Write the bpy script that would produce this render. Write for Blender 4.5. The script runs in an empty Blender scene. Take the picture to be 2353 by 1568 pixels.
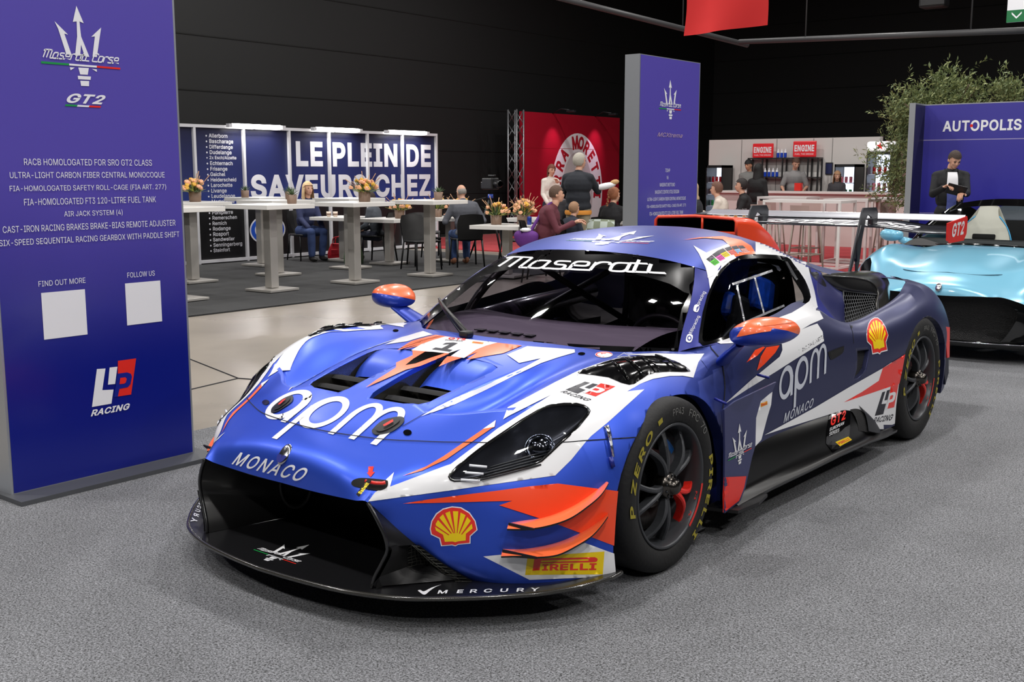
import bpy, bmesh, math, random
import numpy as np
from mathutils import Vector, Matrix, Euler
from mathutils.bvhtree import BVHTree
from mathutils.geometry import delaunay_2d_cdt, tessellate_polygon
R = math.radians
PI = math.pi
C = bpy.context.scene.collection
sc = bpy.context.scene

# ------------------------------------------------------------------ camera
FPX = 2510.5
CAM_LOC = Vector((2.9834, -3.4768, 1.5013))
YAW, PITCH = R(38.6197), R(8.7978)
cd = bpy.data.cameras.new('camera')
cam = bpy.data.objects.new('camera', cd)
C.objects.link(cam)
cd.sensor_fit = 'HORIZONTAL'
cd.sensor_width = 36.0
cd.lens = FPX * 36.0 / 2353.0
cd.clip_start = 0.05
cam.location = CAM_LOC
cam.rotation_euler = Euler((PI / 2 - PITCH, 0, YAW), 'XYZ')
sc.camera = cam

# ------------------------------------------------------------------ view, world, hall lamps
sc.view_settings.view_transform = 'Standard'
sc.view_settings.look = 'None'
sc.view_settings.gamma = 1.0
sc.view_settings.use_curve_mapping = False
sc.view_settings.exposure = 0.0
w = bpy.data.worlds.new('hall_ambient')
sc.world = w
w.use_nodes = True
w.node_tree.nodes['Background'].inputs[0].default_value = (0.75, 0.8, 1.0, 1)
w.node_tree.nodes['Background'].inputs[1].default_value = 0.06


def area(x, y, z, sx, sy, power, col=(1, 0.97, 0.94), tgt=None):
    l = bpy.data.lights.new('hall_lamp', 'AREA')
    l.shape = 'RECTANGLE'
    l.size, l.size_y = sx, sy
    l.energy = power
    l.color = col
    o = bpy.data.objects.new('hall_lamp', l)
    C.objects.link(o)
    o.location = (x, y, z)
    if tgt:
        o.rotation_euler = (Vector(tgt) - Vector((x, y, z))).to_track_quat('-Z', 'Y').to_euler()
    return o


LAMPS = [(-9, -3), (-4.5, -3), (0, -3), (4.5, -3), (9, -3),
         (-9, 3), (-4.5, 3.2), (0, 3), (4.5, 3), (9, 3),
         (-12, 9), (-7, 9), (-2, 9), (3, 9), (8, 9), (-10, 15), (-5, 15), (0, 15), (5, 15),
         (-4, -8), (1, -8), (6, -8)]
for lx, ly in LAMPS:
    area(lx, ly, 7.4, 0.36, 0.26, 185)

# ------------------------------------------------------------------ materials
MATS = {}


def lin(c):
    return tuple(((v / 255) / 12.92 if v / 255 <= 0.04045 else ((v / 255 + 0.055) / 1.055) ** 2.4) for v in c)


def mat(name, rgb, rough=0.5, metal=0.0, coat=0.0, spec=0.5, emit=None, noise=None, bump=None, trans=0.0, alpha=1.0, sheen=0.0, croughness=0.05):
    """plain principled surface; noise=(scale, amount) varies its value, bump=(scale, strength)"""
    if name in MATS:
        return MATS[name]
    m = bpy.data.materials.new(name)
    m.use_nodes = True
    nt = m.node_tree
    b = nt.nodes['Principled BSDF']
    col = lin(rgb) + (1,)
    b.inputs['Base Color'].default_value = col
    b.inputs['Roughness'].default_value = rough
    b.inputs['Metallic'].default_value = metal
    b.inputs['Coat Weight'].default_value = coat
    b.inputs['Coat Roughness'].default_value = croughness
    b.inputs['Specular IOR Level'].default_value = spec
    b.inputs['Transmission Weight'].default_value = trans
    b.inputs['Alpha'].default_value = alpha
    b.inputs['Sheen Weight'].default_value = sheen
    if emit:
        b.inputs['Emission Color'].default_value = col
        b.inputs['Emission Strength'].default_value = emit
    if noise or bump:
        tc = nt.nodes.new('ShaderNodeTexCoord')
    if noise:
        n = nt.nodes.new('ShaderNodeTexNoise')
        n.inputs['Scale'].default_value = noise[0]
        n.inputs['Detail'].default_value = 4
        nt.links.new(tc.outputs['Object'], n.inputs['Vector'])
        r = nt.nodes.new('ShaderNodeMapRange')
        r.inputs[1].default_value, r.inputs[2].default_value = 0.3, 0.7
        r.inputs[3].default_value, r.inputs[4].default_value = 1 - noise[1], 1 + noise[1]
        nt.links.new(n.outputs[0], r.inputs[0])
        mx = nt.nodes.new('ShaderNodeVectorMath')
        mx.operation = 'SCALE'
        mx.inputs[0].default_value = col[:3]
        nt.links.new(r.outputs[0], mx.inputs['Scale'])
        nt.links.new(mx.outputs[0], b.inputs['Base Color'])
    if bump:
        n2 = nt.nodes.new('ShaderNodeTexNoise')
        n2.inputs['Scale'].default_value = bump[0]
        nt.links.new(tc.outputs['Object'], n2.inputs['Vector'])
        bp = nt.nodes.new('ShaderNodeBump')
        bp.inputs['Strength'].default_value = bump[1]
        bp.inputs['Distance'].default_value = 0.01
        nt.links.new(n2.outputs[0], bp.inputs['Height'])
        nt.links.new(bp.outputs[0], b.inputs['Normal'])
    MATS[name] = m
    return m


# ------------------------------------------------------------------ mesh helpers
def lerp(a, b, t):
    return a + (b - a) * t


class MB:
    """collects shapes into one mesh"""

    def __init__(s):
        s.v, s.f, s.m, s.sm = [], [], [], []

    def add(s, verts, faces, mi=0, smooth=True):
        o = len(s.v)
        s.v += [tuple(map(float, q)) for q in verts]
        for f in faces:
            s.f.append(tuple(i + o for i in f))
            s.m.append(mi)
            s.sm.append(smooth)
        return s

    def box(s, c, size, mi=0, rot=None, bev=0.0):
        sx, sy, sz = [v / 2 for v in size]
        if bev > 0:
            bm = bmesh.new()
            bmesh.ops.create_cube(bm, size=1)
            for q in bm.verts:
                q.co = Vector((q.co.x * sx * 2, q.co.y * sy * 2, q.co.z * sz * 2))
            bmesh.ops.bevel(bm, geom=bm.edges[:], offset=bev, segments=2, affect='EDGES', profile=0.5)
            vs = [q.co.copy() for q in bm.verts]
            bm.verts.index_update()
            fs = [[q.index for q in f.verts] for f in bm.faces]
            bm.free()
        else:
            vs = [Vector((x * sx, y * sy, z * sz)) for x in (-1, 1) for y in (-1, 1) for z in (-1, 1)]
            fs = [(0, 1, 3, 2), (4, 6, 7, 5), (0, 4, 5, 1), (2, 3, 7, 6), (0, 2, 6, 4), (1, 5, 7, 3)]
        if rot is not None:
            Rm = rot if isinstance(rot, Matrix) else Euler(rot).to_matrix()
            vs = [Rm @ q for q in vs]
        return s.add([q + Vector(c) for q in vs], fs, mi, False)

    def tube(s, path, r, mi=0, n=8, caps=True, closed=False):
        P = [Vector(q) for q in path]
        rr = r if isinstance(r, (list, tuple)) else [r] * len(P)
        rings = []
        up = None
        for i, q in enumerate(P):
            a = P[(i - 1) % len(P)] if (i > 0 or closed) else P[i]
            b = P[(i + 1) % len(P)] if (i < len(P) - 1 or closed) else P[i]
            t = (b - a).normalized()
            if up is None:
                up = Vector((0, 0, 1)) if abs(t.z) < 0.9 else Vector((1, 0, 0))
            u = (up - t * up.dot(t)).normalized()
            up = u
            w_ = t.cross(u)
            rings.append([q + (u * math.cos(2 * PI * k / n) + w_ * math.sin(2 * PI * k / n)) * rr[i] for k in range(n)])
        vs = [q for ring in rings for q in ring]
        fs = []
        L = len(P)
        for i in range(L if closed else L - 1):
            for k in range(n):
                i2 = (i + 1) % L
                fs.append((i * n + k, i * n + (k + 1) % n, i2 * n + (k + 1) % n, i2 * n + k))
        if caps and not closed:
            fs.append(tuple(range(n - 1, -1, -1)))
            fs.append(tuple((L - 1) * n + k for k in range(n)))
        return s.add(vs, fs, mi)

    def lathe(s, prof, n=32, mi=0, origin=(0, 0, 0), axis='z', caps=False, smooth=True, a0=0, a1=2 * PI):
        """prof = [(radius, height)]"""
        full = abs(a1 - a0 - 2 * PI) < 1e-6
        m = n if full else n + 1
        vs, fs = [], []
        for r, h in prof:
            for k in range(m):
                a = a0 + (a1 - a0) * k / n
                x, y = r * math.cos(a), r * math.sin(a)
                q = {'z': (x, y, h), 'x': (h, x, y), 'y': (y, h, x)}[axis]
                vs.append(Vector(q) + Vector(origin))
        for i in range(len(prof) - 1):
            for k in range(n):
                k2 = (k + 1) % m
                fs.append((i * m + k, i * m + k2, (i + 1) * m + k2, (i + 1) * m + k))
        if caps:
            fs.append(tuple(range(m - 1, -1, -1)))
            fs.append(tuple((len(prof) - 1) * m + k for k in range(m)))
        return s.add(vs, fs, mi, smooth)

    def prism(s, poly, O, U, V, depth, mi=0, smooth=False):
        """polygon in the frame O,U,V extruded by depth along U x V"""
        O, U, V = Vector(O), Vector(U), Vector(V)
        N = U.cross(V).normalized() * depth
        n = len(poly)
        base = [O + U * a + V * b for a, b in poly]
        vs = base + [q + N for q in base]
        tri = tessellate_polygon([[Vector((a, b, 0)) for a, b in poly]])
        area2 = sum(poly[i][0] * poly[(i + 1) % n][1] - poly[(i + 1) % n][0] * poly[i][1] for i in range(n))
        fs = []
        for t in tri:
            a, b, c = t
            cr = (poly[b][0] - poly[a][0]) * (poly[c][1] - poly[a][1]) - (poly[c][0] - poly[a][0]) * (poly[b][1] - poly[a][1])
            if cr < 0:
                a, c = c, a
            fs.append((a + n, b + n, c + n))
            fs.append((c, b, a))
        for i in range(n):
            j = (i + 1) % n
            q = (i, j, j + n, i + n)
            fs.append(q if area2 > 0 else q[::-1])
        return s.add(vs, fs, mi, smooth)

    def flat(s, poly, O, U, V, off=0.0, mi=0):
        O, U, V = Vector(O), Vector(U), Vector(V)
        O = O + U.cross(V).normalized() * off
        tri = tessellate_polygon([[Vector((a, b, 0)) for a, b in poly]])
        fs = []
        for a, b, c in tri:
            cr = (poly[b][0] - poly[a][0]) * (poly[c][1] - poly[a][1]) - (poly[c][0] - poly[a][0]) * (poly[b][1] - poly[a][1])
            fs.append((a, b, c) if cr > 0 else (c, b, a))
        return s.add([O + U * a + V * b for a, b in poly], fs, mi, False)

    def ball(s, c, r, mi=0, n=12, rot=None):
        r = r if isinstance(r, (tuple, list)) else (r, r, r)
        vs, fs = [], []
        h = n // 2
        for i in range(h + 1):
            th = PI * i / h
            for k in range(n):
                a = 2 * PI * k / n
                q = Vector((r[0] * math.sin(th) * math.cos(a), r[1] * math.sin(th) * math.sin(a), r[2] * math.cos(th)))
                if rot is not None:
                    q = (rot if isinstance(rot, Matrix) else Euler(rot).to_matrix()) @ q
                vs.append(q + Vector(c))
        for i in range(h):
            for k in range(n):
                fs.append((i * n + k, (i + 1) * n + k, (i + 1) * n + (k + 1) % n, i * n + (k + 1) % n))
        return s.add(vs, fs, mi)

    def grid(s, G, mi=0, flip=False, smooth=True, closed=False):
        G = np.asarray(G)
        n, m = G.shape[:2]
        fs = []
        for i in range(n - 1):
            for j in range(m if closed else m - 1):
                j2 = (j + 1) % m
                q = (i * m + j, i * m + j2, (i + 1) * m + j2, (i + 1) * m + j)
                fs.append(q[::-1] if flip else q)
        return s.add(G.reshape(-1, 3), fs, mi, smooth)

    def mirror(s):
        """adds the x-mirrored copy"""
        n = len(s.v)
        s.v += [(-x, y, z) for x, y, z in s.v]
        k = len(s.f)
        for i in range(k):
            s.f.append(tuple(j + n for j in reversed(s.f[i])))
            s.m.append(s.m[i])
            s.sm.append(s.sm[i])
        return s

    def xform(s, M):
        s.v = [tuple(M @ Vector(q)) for q in s.v]
        return s

    def merge(s, o, mo=0):
        n = len(s.v)
        s.v += o.v
        s.f += [tuple(i + n for i in f) for f in o.f]
        s.m += [i + mo for i in o.m]
        s.sm += o.sm
        return s

    def build(s, name, mats, parent=None, weld=0.0, label=None, auto=None, recalc=False):
        me = bpy.data.meshes.new(name)
        me.from_pydata(s.v, [], s.f)
        me.polygons.foreach_set('material_index', s.m)
        me.polygons.foreach_set('use_smooth', s.sm)
        for m in (mats if isinstance(mats, (list, tuple)) else [mats]):
            me.materials.append(m)
        if weld or recalc:
            bm = bmesh.new()
            bm.from_mesh(me)
            if weld:
                bmesh.ops.remove_doubles(bm, verts=bm.verts, dist=weld)
            if recalc:
                bmesh.ops.recalc_face_normals(bm, faces=bm.faces)
            bm.to_mesh(me)
            bm.free()
        if auto:
            me.set_sharp_from_angle(angle=R(auto))
        me.update()
        o = bpy.data.objects.new(name, me)
        C.objects.link(o)
        if parent:
            o.parent = parent
        if label:
            o['label'] = label
        return o


def tag(o, label=None, cat=None, group=None, kind=None):
    if label: o['label'] = label
    if cat: o['category'] = cat
    if group: o['group'] = group
    if kind: o['kind'] = kind
    return o


def thing(name, label, cat, loc=(0, 0, 0), rz=0.0, group=None):
    o = bpy.data.objects.new(name, None)
    C.objects.link(o)
    o.location = loc
    o.rotation_euler = (0, 0, rz)
    o.empty_display_size = 0.1
    return tag(o, label, cat, group)


def copy_tree(o, parent=None):
    c = o.copy()
    C.objects.link(c)
    c.parent = parent
    for ch in list(o.children):
        copy_tree(ch, c)
    return c


# ------------------------------------------------------------------ smooth surfaces through control points
def _axis0(G, step, creases):
    G = np.asarray(G, float)
    n = len(G)
    h = np.maximum(np.linalg.norm(np.diff(G, axis=0), axis=2).mean(1), 1e-5)
    d = np.diff(G, axis=0) / h[:, None, None]
    mL = np.zeros_like(G)
    mR = np.zeros_like(G)
    cuts = sorted(set([0, n - 1] + [c for c in creases if 0 < c < n - 1]))
    for a, b in zip(cuts[:-1], cuts[1:]):
        m = np.zeros((b - a + 1,) + G.shape[1:])
        for i in range(a + 1, b):
            m[i - a] = (h[i] * d[i - 1] + h[i - 1] * d[i]) / (h[i] + h[i - 1])
        if b - a == 1:
            m[0] = m[1] = d[a]
        else:
            m[0] = 1.5 * d[a] - 0.5 * m[1]
            m[-1] = 1.5 * d[b - 1] - 0.5 * m[-2]
        mR[a:b] = m[:-1]
        mL[a + 1:b + 1] = m[1:]
    out = []
    idx = [0]
    for i in range(n - 1):
        k = max(1, int(math.ceil(h[i] / step)))
        for j in range(k):
            t = j / k
            out.append((2 * t**3 - 3 * t**2 + 1) * G[i] + (t**3 - 2 * t**2 + t) * h[i] * mR[i]
                       + (-2 * t**3 + 3 * t**2) * G[i + 1] + (t**3 - t**2) * h[i] * mL[i + 1])
        idx.append(len(out))
    out.append(G[-1])
    return np.array(out), idx


def surf(G, step=0.02, rc=(), cc=(), trim=None):
    """smooth tensor surface through the control net; rc / cc = creased rows / columns;
    trim=(r0, r1, c0, c1) keeps part of it (so neighbours share their tangents)"""
    A, ri = _axis0(G, step, rc)
    B, ci = _axis0(np.swapaxes(A, 0, 1), step, cc)
    S = np.swapaxes(B, 0, 1)
    if trim:
        r0, r1, c0, c1 = trim
        n, m = len(ri), len(ci)
        S = S[ri[r0 % n]:ri[r1 % n] + 1, ci[c0 % m]:ci[c1 % m] + 1]
    return S


def curve(pts, step=0.02, creases=()):
    A, _ = _axis0(np.asarray(pts, float)[:, None, :], step, creases)
    return A[:, 0, :]


def inpoly(x, y, P):
    c = False
    j = len(P) - 1
    for i in range(len(P)):
        xi, yi = P[i]
        xj, yj = P[j]
        if (yi > y) != (yj > y) and x < (xj - xi) * (y - yi) / (yj - yi) + xi:
            c = not c
        j = i
    return c


def cut_poly(bm, poly, ax, keep=None, remove=True):
    """cuts the outline (in axes ax = (a, b)) into the mesh; deletes the inside or returns its faces"""
    a, b = ax
    n = len(poly)
    for i in range(n):
        p, q = poly[i], poly[(i + 1) % n]
        dx, dy = q[0] - p[0], q[1] - p[1]
        L = math.hypot(dx, dy)
        if L < 1e-6:
            continue
        pad = 0.004
        lo = (min(p[0], q[0]) - pad, min(p[1], q[1]) - pad)
        hi = (max(p[0], q[0]) + pad, max(p[1], q[1]) + pad)
        fs = []
        for f in bm.faces:
            if keep and not keep(f.calc_center_median()):
                continue
            A = [v.co[a] for v in f.verts]
            B = [v.co[b] for v in f.verts]
            if max(A) >= lo[0] and min(A) <= hi[0] and max(B) >= lo[1] and min(B) <= hi[1]:
                fs.append(f)
        if not fs:
            continue
        es = set(e for f in fs for e in f.edges)
        vs = set(v for f in fs for v in f.verts)
        co = [0, 0, 0]
        co[a], co[b] = p
        no = [0, 0, 0]
        no[a], no[b] = -dy / L, dx / L
        bmesh.ops.bisect_plane(bm, geom=fs + list(es) + list(vs), dist=1e-5, plane_co=co, plane_no=no)
    ins = []
    for f in bm.faces:
        c = f.calc_center_median()
        if (not keep or keep(c)) and inpoly(c[a], c[b], poly):
            ins.append(f)
    if remove:
        bmesh.ops.delete(bm, geom=ins, context='FACES')
    return ins

# ================================================================== RACE CAR (x: its left, y: to its tail, z: up; origin under the front axle)
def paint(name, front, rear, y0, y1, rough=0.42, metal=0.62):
    """satin wrap; the change of light from front to rear is put into its colour"""
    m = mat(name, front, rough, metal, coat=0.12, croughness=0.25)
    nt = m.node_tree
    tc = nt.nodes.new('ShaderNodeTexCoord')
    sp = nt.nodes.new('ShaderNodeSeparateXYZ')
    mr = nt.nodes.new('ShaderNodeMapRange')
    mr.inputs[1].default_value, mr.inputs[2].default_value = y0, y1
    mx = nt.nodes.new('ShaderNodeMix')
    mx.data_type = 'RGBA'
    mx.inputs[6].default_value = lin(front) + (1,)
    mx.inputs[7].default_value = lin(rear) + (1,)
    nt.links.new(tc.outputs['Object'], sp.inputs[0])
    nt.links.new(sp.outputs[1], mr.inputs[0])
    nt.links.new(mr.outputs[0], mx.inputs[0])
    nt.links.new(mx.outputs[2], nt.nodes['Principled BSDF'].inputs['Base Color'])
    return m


def carbon(name, base=(22, 22, 24), scale=260, rough=0.3, coat=0.5):
    m = mat(name, base, rough, 0.0, coat=coat, croughness=0.12)
    nt = m.node_tree
    b = nt.nodes['Principled BSDF']
    tc = nt.nodes.new('ShaderNodeTexCoord')
    w1 = nt.nodes.new('ShaderNodeTexWave')
    w1.bands_direction = 'DIAGONAL'
    w1.inputs['Scale'].default_value = scale / 2.2
    nt.links.new(tc.outputs['Object'], w1.inputs['Vector'])
    r = nt.nodes.new('ShaderNodeMapRange')
    r.inputs[3].default_value, r.inputs[4].default_value = 0.35, 1.7
    nt.links.new(w1.outputs[1], r.inputs[0])
    mx = nt.nodes.new('ShaderNodeVectorMath')
    mx.operation = 'SCALE'
    mx.inputs[0].default_value = lin(base)
    nt.links.new(r.outputs[0], mx.inputs['Scale'])
    nt.links.new(mx.outputs[0], b.inputs['Base Color'])
    return m


M_BLUE = paint('satin_blue_wrap', (52, 88, 212), (60, 64, 102), -0.2, 0.9)  # fade to slate paints the duller light along the flank into the blue
M_ROOFBLUE = paint('roof_blue_wrap', (54, 78, 178), (68, 72, 116), 0.5, 2.0)  # roof fade likewise carries the change of light in its colour
M_DEEP = mat('deep_blue_wrap', (30, 40, 132), 0.38, 0.25, coat=0.15, croughness=0.2)
M_WHITE = mat('white_wrap', (236, 237, 240), 0.32, 0.0, coat=0.3, croughness=0.1)
M_ORANGE = mat('orange_wrap', (246, 74, 34), 0.34, 0.0, coat=0.3, croughness=0.1)
M_ORANGE2 = mat('light_orange_wrap', (250, 112, 62), 0.34, 0.0, coat=0.3, croughness=0.1)
M_RED = mat('red_wrap', (234, 46, 36), 0.34, 0.0, coat=0.3, croughness=0.1)
M_BLACK = mat('black_gloss', (10, 10, 12), 0.12, 0.0, coat=0.6)
M_SATB = mat('black_satin', (18, 18, 20), 0.42)
M_MATTB = mat('black_matt', (9, 9, 10), 0.85)
M_CARB = carbon('carbon_weave')
M_CARBL = carbon('carbon_lacquer', (46, 45, 42), 300, 0.22, 0.7)
M_DKGREY = mat('anthracite', (52, 54, 58), 0.38, 0.5)
M_STEEL = mat('polished_metal', (200, 200, 205), 0.18, 1.0)
M_YELL = mat('yellow_print', (250, 214, 10), 0.4)
M_GREEN = mat('green_print', (20, 150, 70), 0.4)
M_NAVYTXT = mat('dark_print', (24, 26, 40), 0.4)


def glass(name, tint, rough=0.02, trans=0.85):
    m = bpy.data.materials.new(name)
    m.use_nodes = True
    nt = m.node_tree
    nt.nodes.remove(nt.nodes['Principled BSDF'])
    out = nt.nodes['Material Output']
    t = nt.nodes.new('ShaderNodeBsdfTransparent')
    t.inputs[0].default_value = tint + (1,)
    g = nt.nodes.new('ShaderNodeBsdfGlossy')
    g.inputs['Roughness'].default_value = rough
    lw = nt.nodes.new('ShaderNodeLayerWeight')
    lw.inputs[0].default_value = .5
    pw = nt.nodes.new('ShaderNodeMath')
    pw.operation = 'POWER'
    pw.inputs[1].default_value = 5.0
    fr = nt.nodes.new('ShaderNodeMath')
    fr.operation = 'MULTIPLY_ADD'
    fr.inputs[1].default_value, fr.inputs[2].default_value = .92, .045
    nt.links.new(lw.outputs['Facing'], pw.inputs[0])
    nt.links.new(pw.outputs[0], fr.inputs[0])
    mx = nt.nodes.new('ShaderNodeMixShader')
    nt.links.new(fr.outputs[0], mx.inputs[0])
    nt.links.new(t.outputs[0], mx.inputs[1])
    nt.links.new(g.outputs[0], mx.inputs[2])
    nt.links.new(mx.outputs[0], out.inputs[0])
    return m


M_GLASS = glass('windscreen_glass', (0.86, 0.80, 0.88))
M_SIDEGLASS = glass('side_glass', (0.55, 0.57, 0.62))
M_LENS = glass('lamp_lens', (0.75, 0.76, 0.8))

car = thing('race_car', 'blue, white and orange endurance race car with big rear wing on grey carpet', 'race car')

# ---- control nets of the left half
F = [  # front clamshell: rows from the nose lip to the doors, columns from the middle to the sill
    [(0, -1.047, .408), (.15, -1.053, .41), (.30, -1.057, .416), (.38, -1.058, .42), (.442, -1.056, .424), (.465, -1.016, .378), (.505, -.979, .323), (.545, -.926, .259), (.595, -.870, .195), (.65, -.796, .13)],
    [(0, -1.045, .50), (.15, -1.042, .498), (.30, -1.035, .487), (.40, -1.02, .472), (.475, -.995, .458), (.54, -.955, .40), (.585, -.918, .33), (.625, -.88, .255), (.668, -.838, .19), (.72, -.77, .126)],
    [(0, -.93, .58), (.15, -.925, .576), (.30, -.905, .562), (.42, -.89, .543), (.52, -.88, .523), (.60, -.87, .498), (.67, -.835, .44), (.722, -.81, .345), (.768, -.775, .235), (.82, -.705, .122)],
    [(0, -.79, .638), (.15, -.785, .635), (.33, -.765, .622), (.45, -.75, .608), (.57, -.71, .595), (.67, -.675, .588), (.775, -.645, .52), (.848, -.635, .41), (.895, -.615, .26), (.92, -.585, .118)],
    [(0, -.63, .69), (.17, -.64, .688), (.362, -.685, .651), (.47, -.64, .657), (.613, -.535, .677), (.725, -.495, .688), (.855, -.485, .615), (.945, -.47, .475), (.985, -.455, .295), (1.0, -.43, .112)],
    [(0, -.62, .692), (.17, -.63, .690), (.366, -.678, .650), (.47, -.632, .597), (.615, -.528, .668), (.727, -.488, .691), (.857, -.478, .617), (.947, -.463, .477), (.987, -.448, .295), (1.001, -.424, .112)],
    [(0, -.42, .741), (.19, -.42, .738), (.395, -.42, .708), (.47, -.40, .645), (.63, -.35, .732), (.735, -.30, .768), (.874, -.275, .695), (.978, -.27, .545), (1.005, -.27, .32), (1.005, -.27, .11)],
    [(0, -.2, .78), (.2, -.2, .775), (.425, -.2, .745), (.50, -.19, .703), (.655, -.15, .767), (.76, -.08, .792), (.887, -.05, .708), (.99, -.02, .56), (1.01, -.02, .33), (1.005, -.02, .11)],
    [(0, .06, .80), (.22, .085, .797), (.42, .15, .782), (.53, .20, .765), (.66, .23, .772), (.76, .25, .772), (.877, .26, .70), (.975, .25, .57), (1.0, .25, .35), (.995, .25, .11)],
    [(0, .30, .80), (.24, .32, .797), (.45, .38, .785), (.60, .42, .77), (.73, .47, .768), (.80, .47, .755), (.875, .47, .675), (.925, .46, .55), (.945, .46, .36), (.945, .46, .10)],
    [(0, .5, .80), (.24, .5, .797), (.45, .52, .785), (.64, .58, .78), (.81, .62, .788), (.845, .64, .75), (.88, .65, .67), (.905, .66, .55), (.925, .66, .38), (.94, .66, .10)],
]
S = [  # flank from the door to the tail: columns belt line, shoulder ... sill
    F[-2][4:], F[-1][4:],
    [(.805, .85, .812), (.85, .86, .765), (.885, .87, .68), (.897, .88, .56), (.92, .88, .39), (.945, .88, .10)],
    [(.80, 1.2, .850), (.85, 1.2, .795), (.893, 1.2, .70), (.91, 1.2, .58), (.928, 1.2, .40), (.95, 1.2, .10)],
    [(.795, 1.55, .872), (.855, 1.57, .81), (.908, 1.58, .72), (.932, 1.6, .60), (.945, 1.6, .42), (.955, 1.6, .12)],
    [(.83, 1.80, .775), (.865, 1.80, .757), (.925, 1.80, .70), (.952, 1.82, .59), (.962, 1.82, .42), (.965, 1.82, .13)],
    [(.845, 1.94, .737), (.875, 1.95, .731), (.94, 1.97, .685), (.968, 2.0, .58), (.975, 2.0, .42), (.975, 2.0, .13)],
    [(.85, 2.39, .760), (.885, 2.38, .762), (.96, 2.36, .70), (.992, 2.35, .60), (1.0, 2.35, .42), (.99, 2.35, .14)],
    [(.82, 2.78, .803), (.868, 2.76, .812), (.955, 2.72, .765), (1.005, 2.7, .66), (1.01, 2.7, .42), (1.0, 2.7, .14)],
    [(.77, 3.03, .845), (.845, 3.05, .835), (.935, 3.06, .765), (.995, 3.06, .64), (1.005, 3.06, .42), (.99, 3.06, .18)],
    [(.70, 3.30, .845), (.79, 3.33, .815), (.875, 3.35, .735), (.935, 3.36, .60), (.945, 3.36, .42), (.935, 3.36, .22)],
    [(.62, 3.55, .81), (.70, 3.56, .77), (.78, 3.56, .68), (.84, 3.55, .55), (.85, 3.52, .42), (.84, 3.48, .26)],
]
# roof: middle line to the top of the side windows
G = [
    [(0, .838, 1.130), (.14, .84, 1.128), (.274, .845, 1.121), (.42, .86, 1.104), (.546, .889, 1.078), (.60, .935, 1.058)],
    [(0, 1.05, 1.19), (.14, 1.05, 1.188), (.274, 1.05, 1.178), (.41, 1.05, 1.158), (.54, 1.06, 1.128), (.612, 1.07, 1.088)],
    [(0, 1.35, 1.222), (.14, 1.35, 1.220), (.27, 1.35, 1.208), (.40, 1.35, 1.185), (.53, 1.35, 1.158), (.608, 1.35, 1.122)],
    [(0, 1.7, 1.205), (.14, 1.7, 1.202), (.27, 1.7, 1.188), (.39, 1.7, 1.162), (.51, 1.7, 1.132), (.594, 1.7, 1.092)],
    [(0, 2.05, 1.13), (.14, 2.05, 1.128), (.27, 2.05, 1.115), (.38, 2.05, 1.09), (.48, 2.05, 1.05), (.578, 2.04, 1.012)],
    [(0, 2.45, 1.02), (.14, 2.45, 1.02), (.27, 2.45, 1.01), (.39, 2.45, .993), (.50, 2.45, .965), (.60, 2.42, .925)],
    [(0, 2.9, .925), (.14, 2.9, .925), (.27, 2.9, .92), (.40, 2.9, .91), (.53, 2.9, .90), (.68, 2.9, .885)],
    [(0, 3.3, .86), (.14, 3.3, .86), (.27, 3.3, .858), (.42, 3.3, .856), (.56, 3.3, .852), (.70, 3.30, .845)],
    [(0, 3.6, .83), (.14, 3.6, .83), (.27, 3.6, .825), (.40, 3.6, .82), (.51, 3.58, .815), (.62, 3.55, .81)],
]
# side of the cabin: rows run from the screen edge back to the intake, columns belt line to roof edge
W = [
    [(.735, .44, .765), (.70, .535, .845), (.662, .655, .931), (.61, .78, 1.01), (.555, .885, 1.076)],
    [(.775, .50, .780), (.737, .60, .855), (.70, .72, .935), (.655, .84, 1.01), (.60, .935, 1.058)],
    [(.815, .62, .782), (.775, .70, .865), (.735, .80, .945), (.675, .93, 1.025), (.612, 1.07, 1.088)],
    [(.808, 1.0, .822), (.77, 1.05, .90), (.73, 1.12, .97), (.678, 1.22, 1.055), (.608, 1.35, 1.122)],
    [(.801, 1.38, .858), (.76, 1.42, .93), (.715, 1.5, .985), (.662, 1.6, 1.045), (.594, 1.7, 1.092)],
    [(.806, 1.62, .848), (.755, 1.68, .91), (.70, 1.78, .955), (.64, 1.90, .985), (.578, 2.04, 1.012)],
    [(.845, 1.86, .740), (.765, 1.87, .82), (.71, 1.91, .87), (.655, 2.02, .925), (.60, 2.2, .96)],
]
STEP = 0.022
body = MB()
fr = surf(F, STEP, rc=(1,), cc=(), trim=(0, 9, 0, 9))
# shallow panels: lip between nose and groove stays sharp
fr = surf(F, STEP, rc=(4, 5), cc=(2,), trim=(0, 9, 0, 9))
body.grid(fr)
si = surf(S, STEP, rc=(), trim=(0, 11, 0, 5))
body.grid(si)
body.mirror()
roof = MB()
roof.grid(surf(G, STEP, trim=(0, 8, 0, 5)))
roof.mirror()
side = MB()
side.grid(surf(W, STEP, cc=()))
side.mirror()

body_bm = bmesh.new()


def to_bm(mb, weld=0.0008):
    bm = bmesh.new()
    vs = [bm.verts.new(q) for q in mb.v]
    for f, m, s_ in zip(mb.f, mb.m, mb.sm):
        try:
            g = bm.faces.new([vs[i] for i in f])
            g.material_index = m
            g.smooth = s_
        except ValueError:
            pass
    bmesh.ops.remove_doubles(bm, verts=bm.verts, dist=weld)
    return bm


def bm_obj(bm, name, mats, parent=None, label=None):
    me = bpy.data.meshes.new(name)
    bm.to_mesh(me)
    bm.free()
    for m in mats:
        me.materials.append(m)
    o = bpy.data.objects.new(name, me)
    C.objects.link(o)
    if parent:
        o.parent = parent
    if label:
        o['label'] = label
    return o

# ------------------------------------------------------------------ tracing helpers: a sight line of the photograph's camera meets the car's real surface
CM = cam.rotation_euler.to_matrix()


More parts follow.
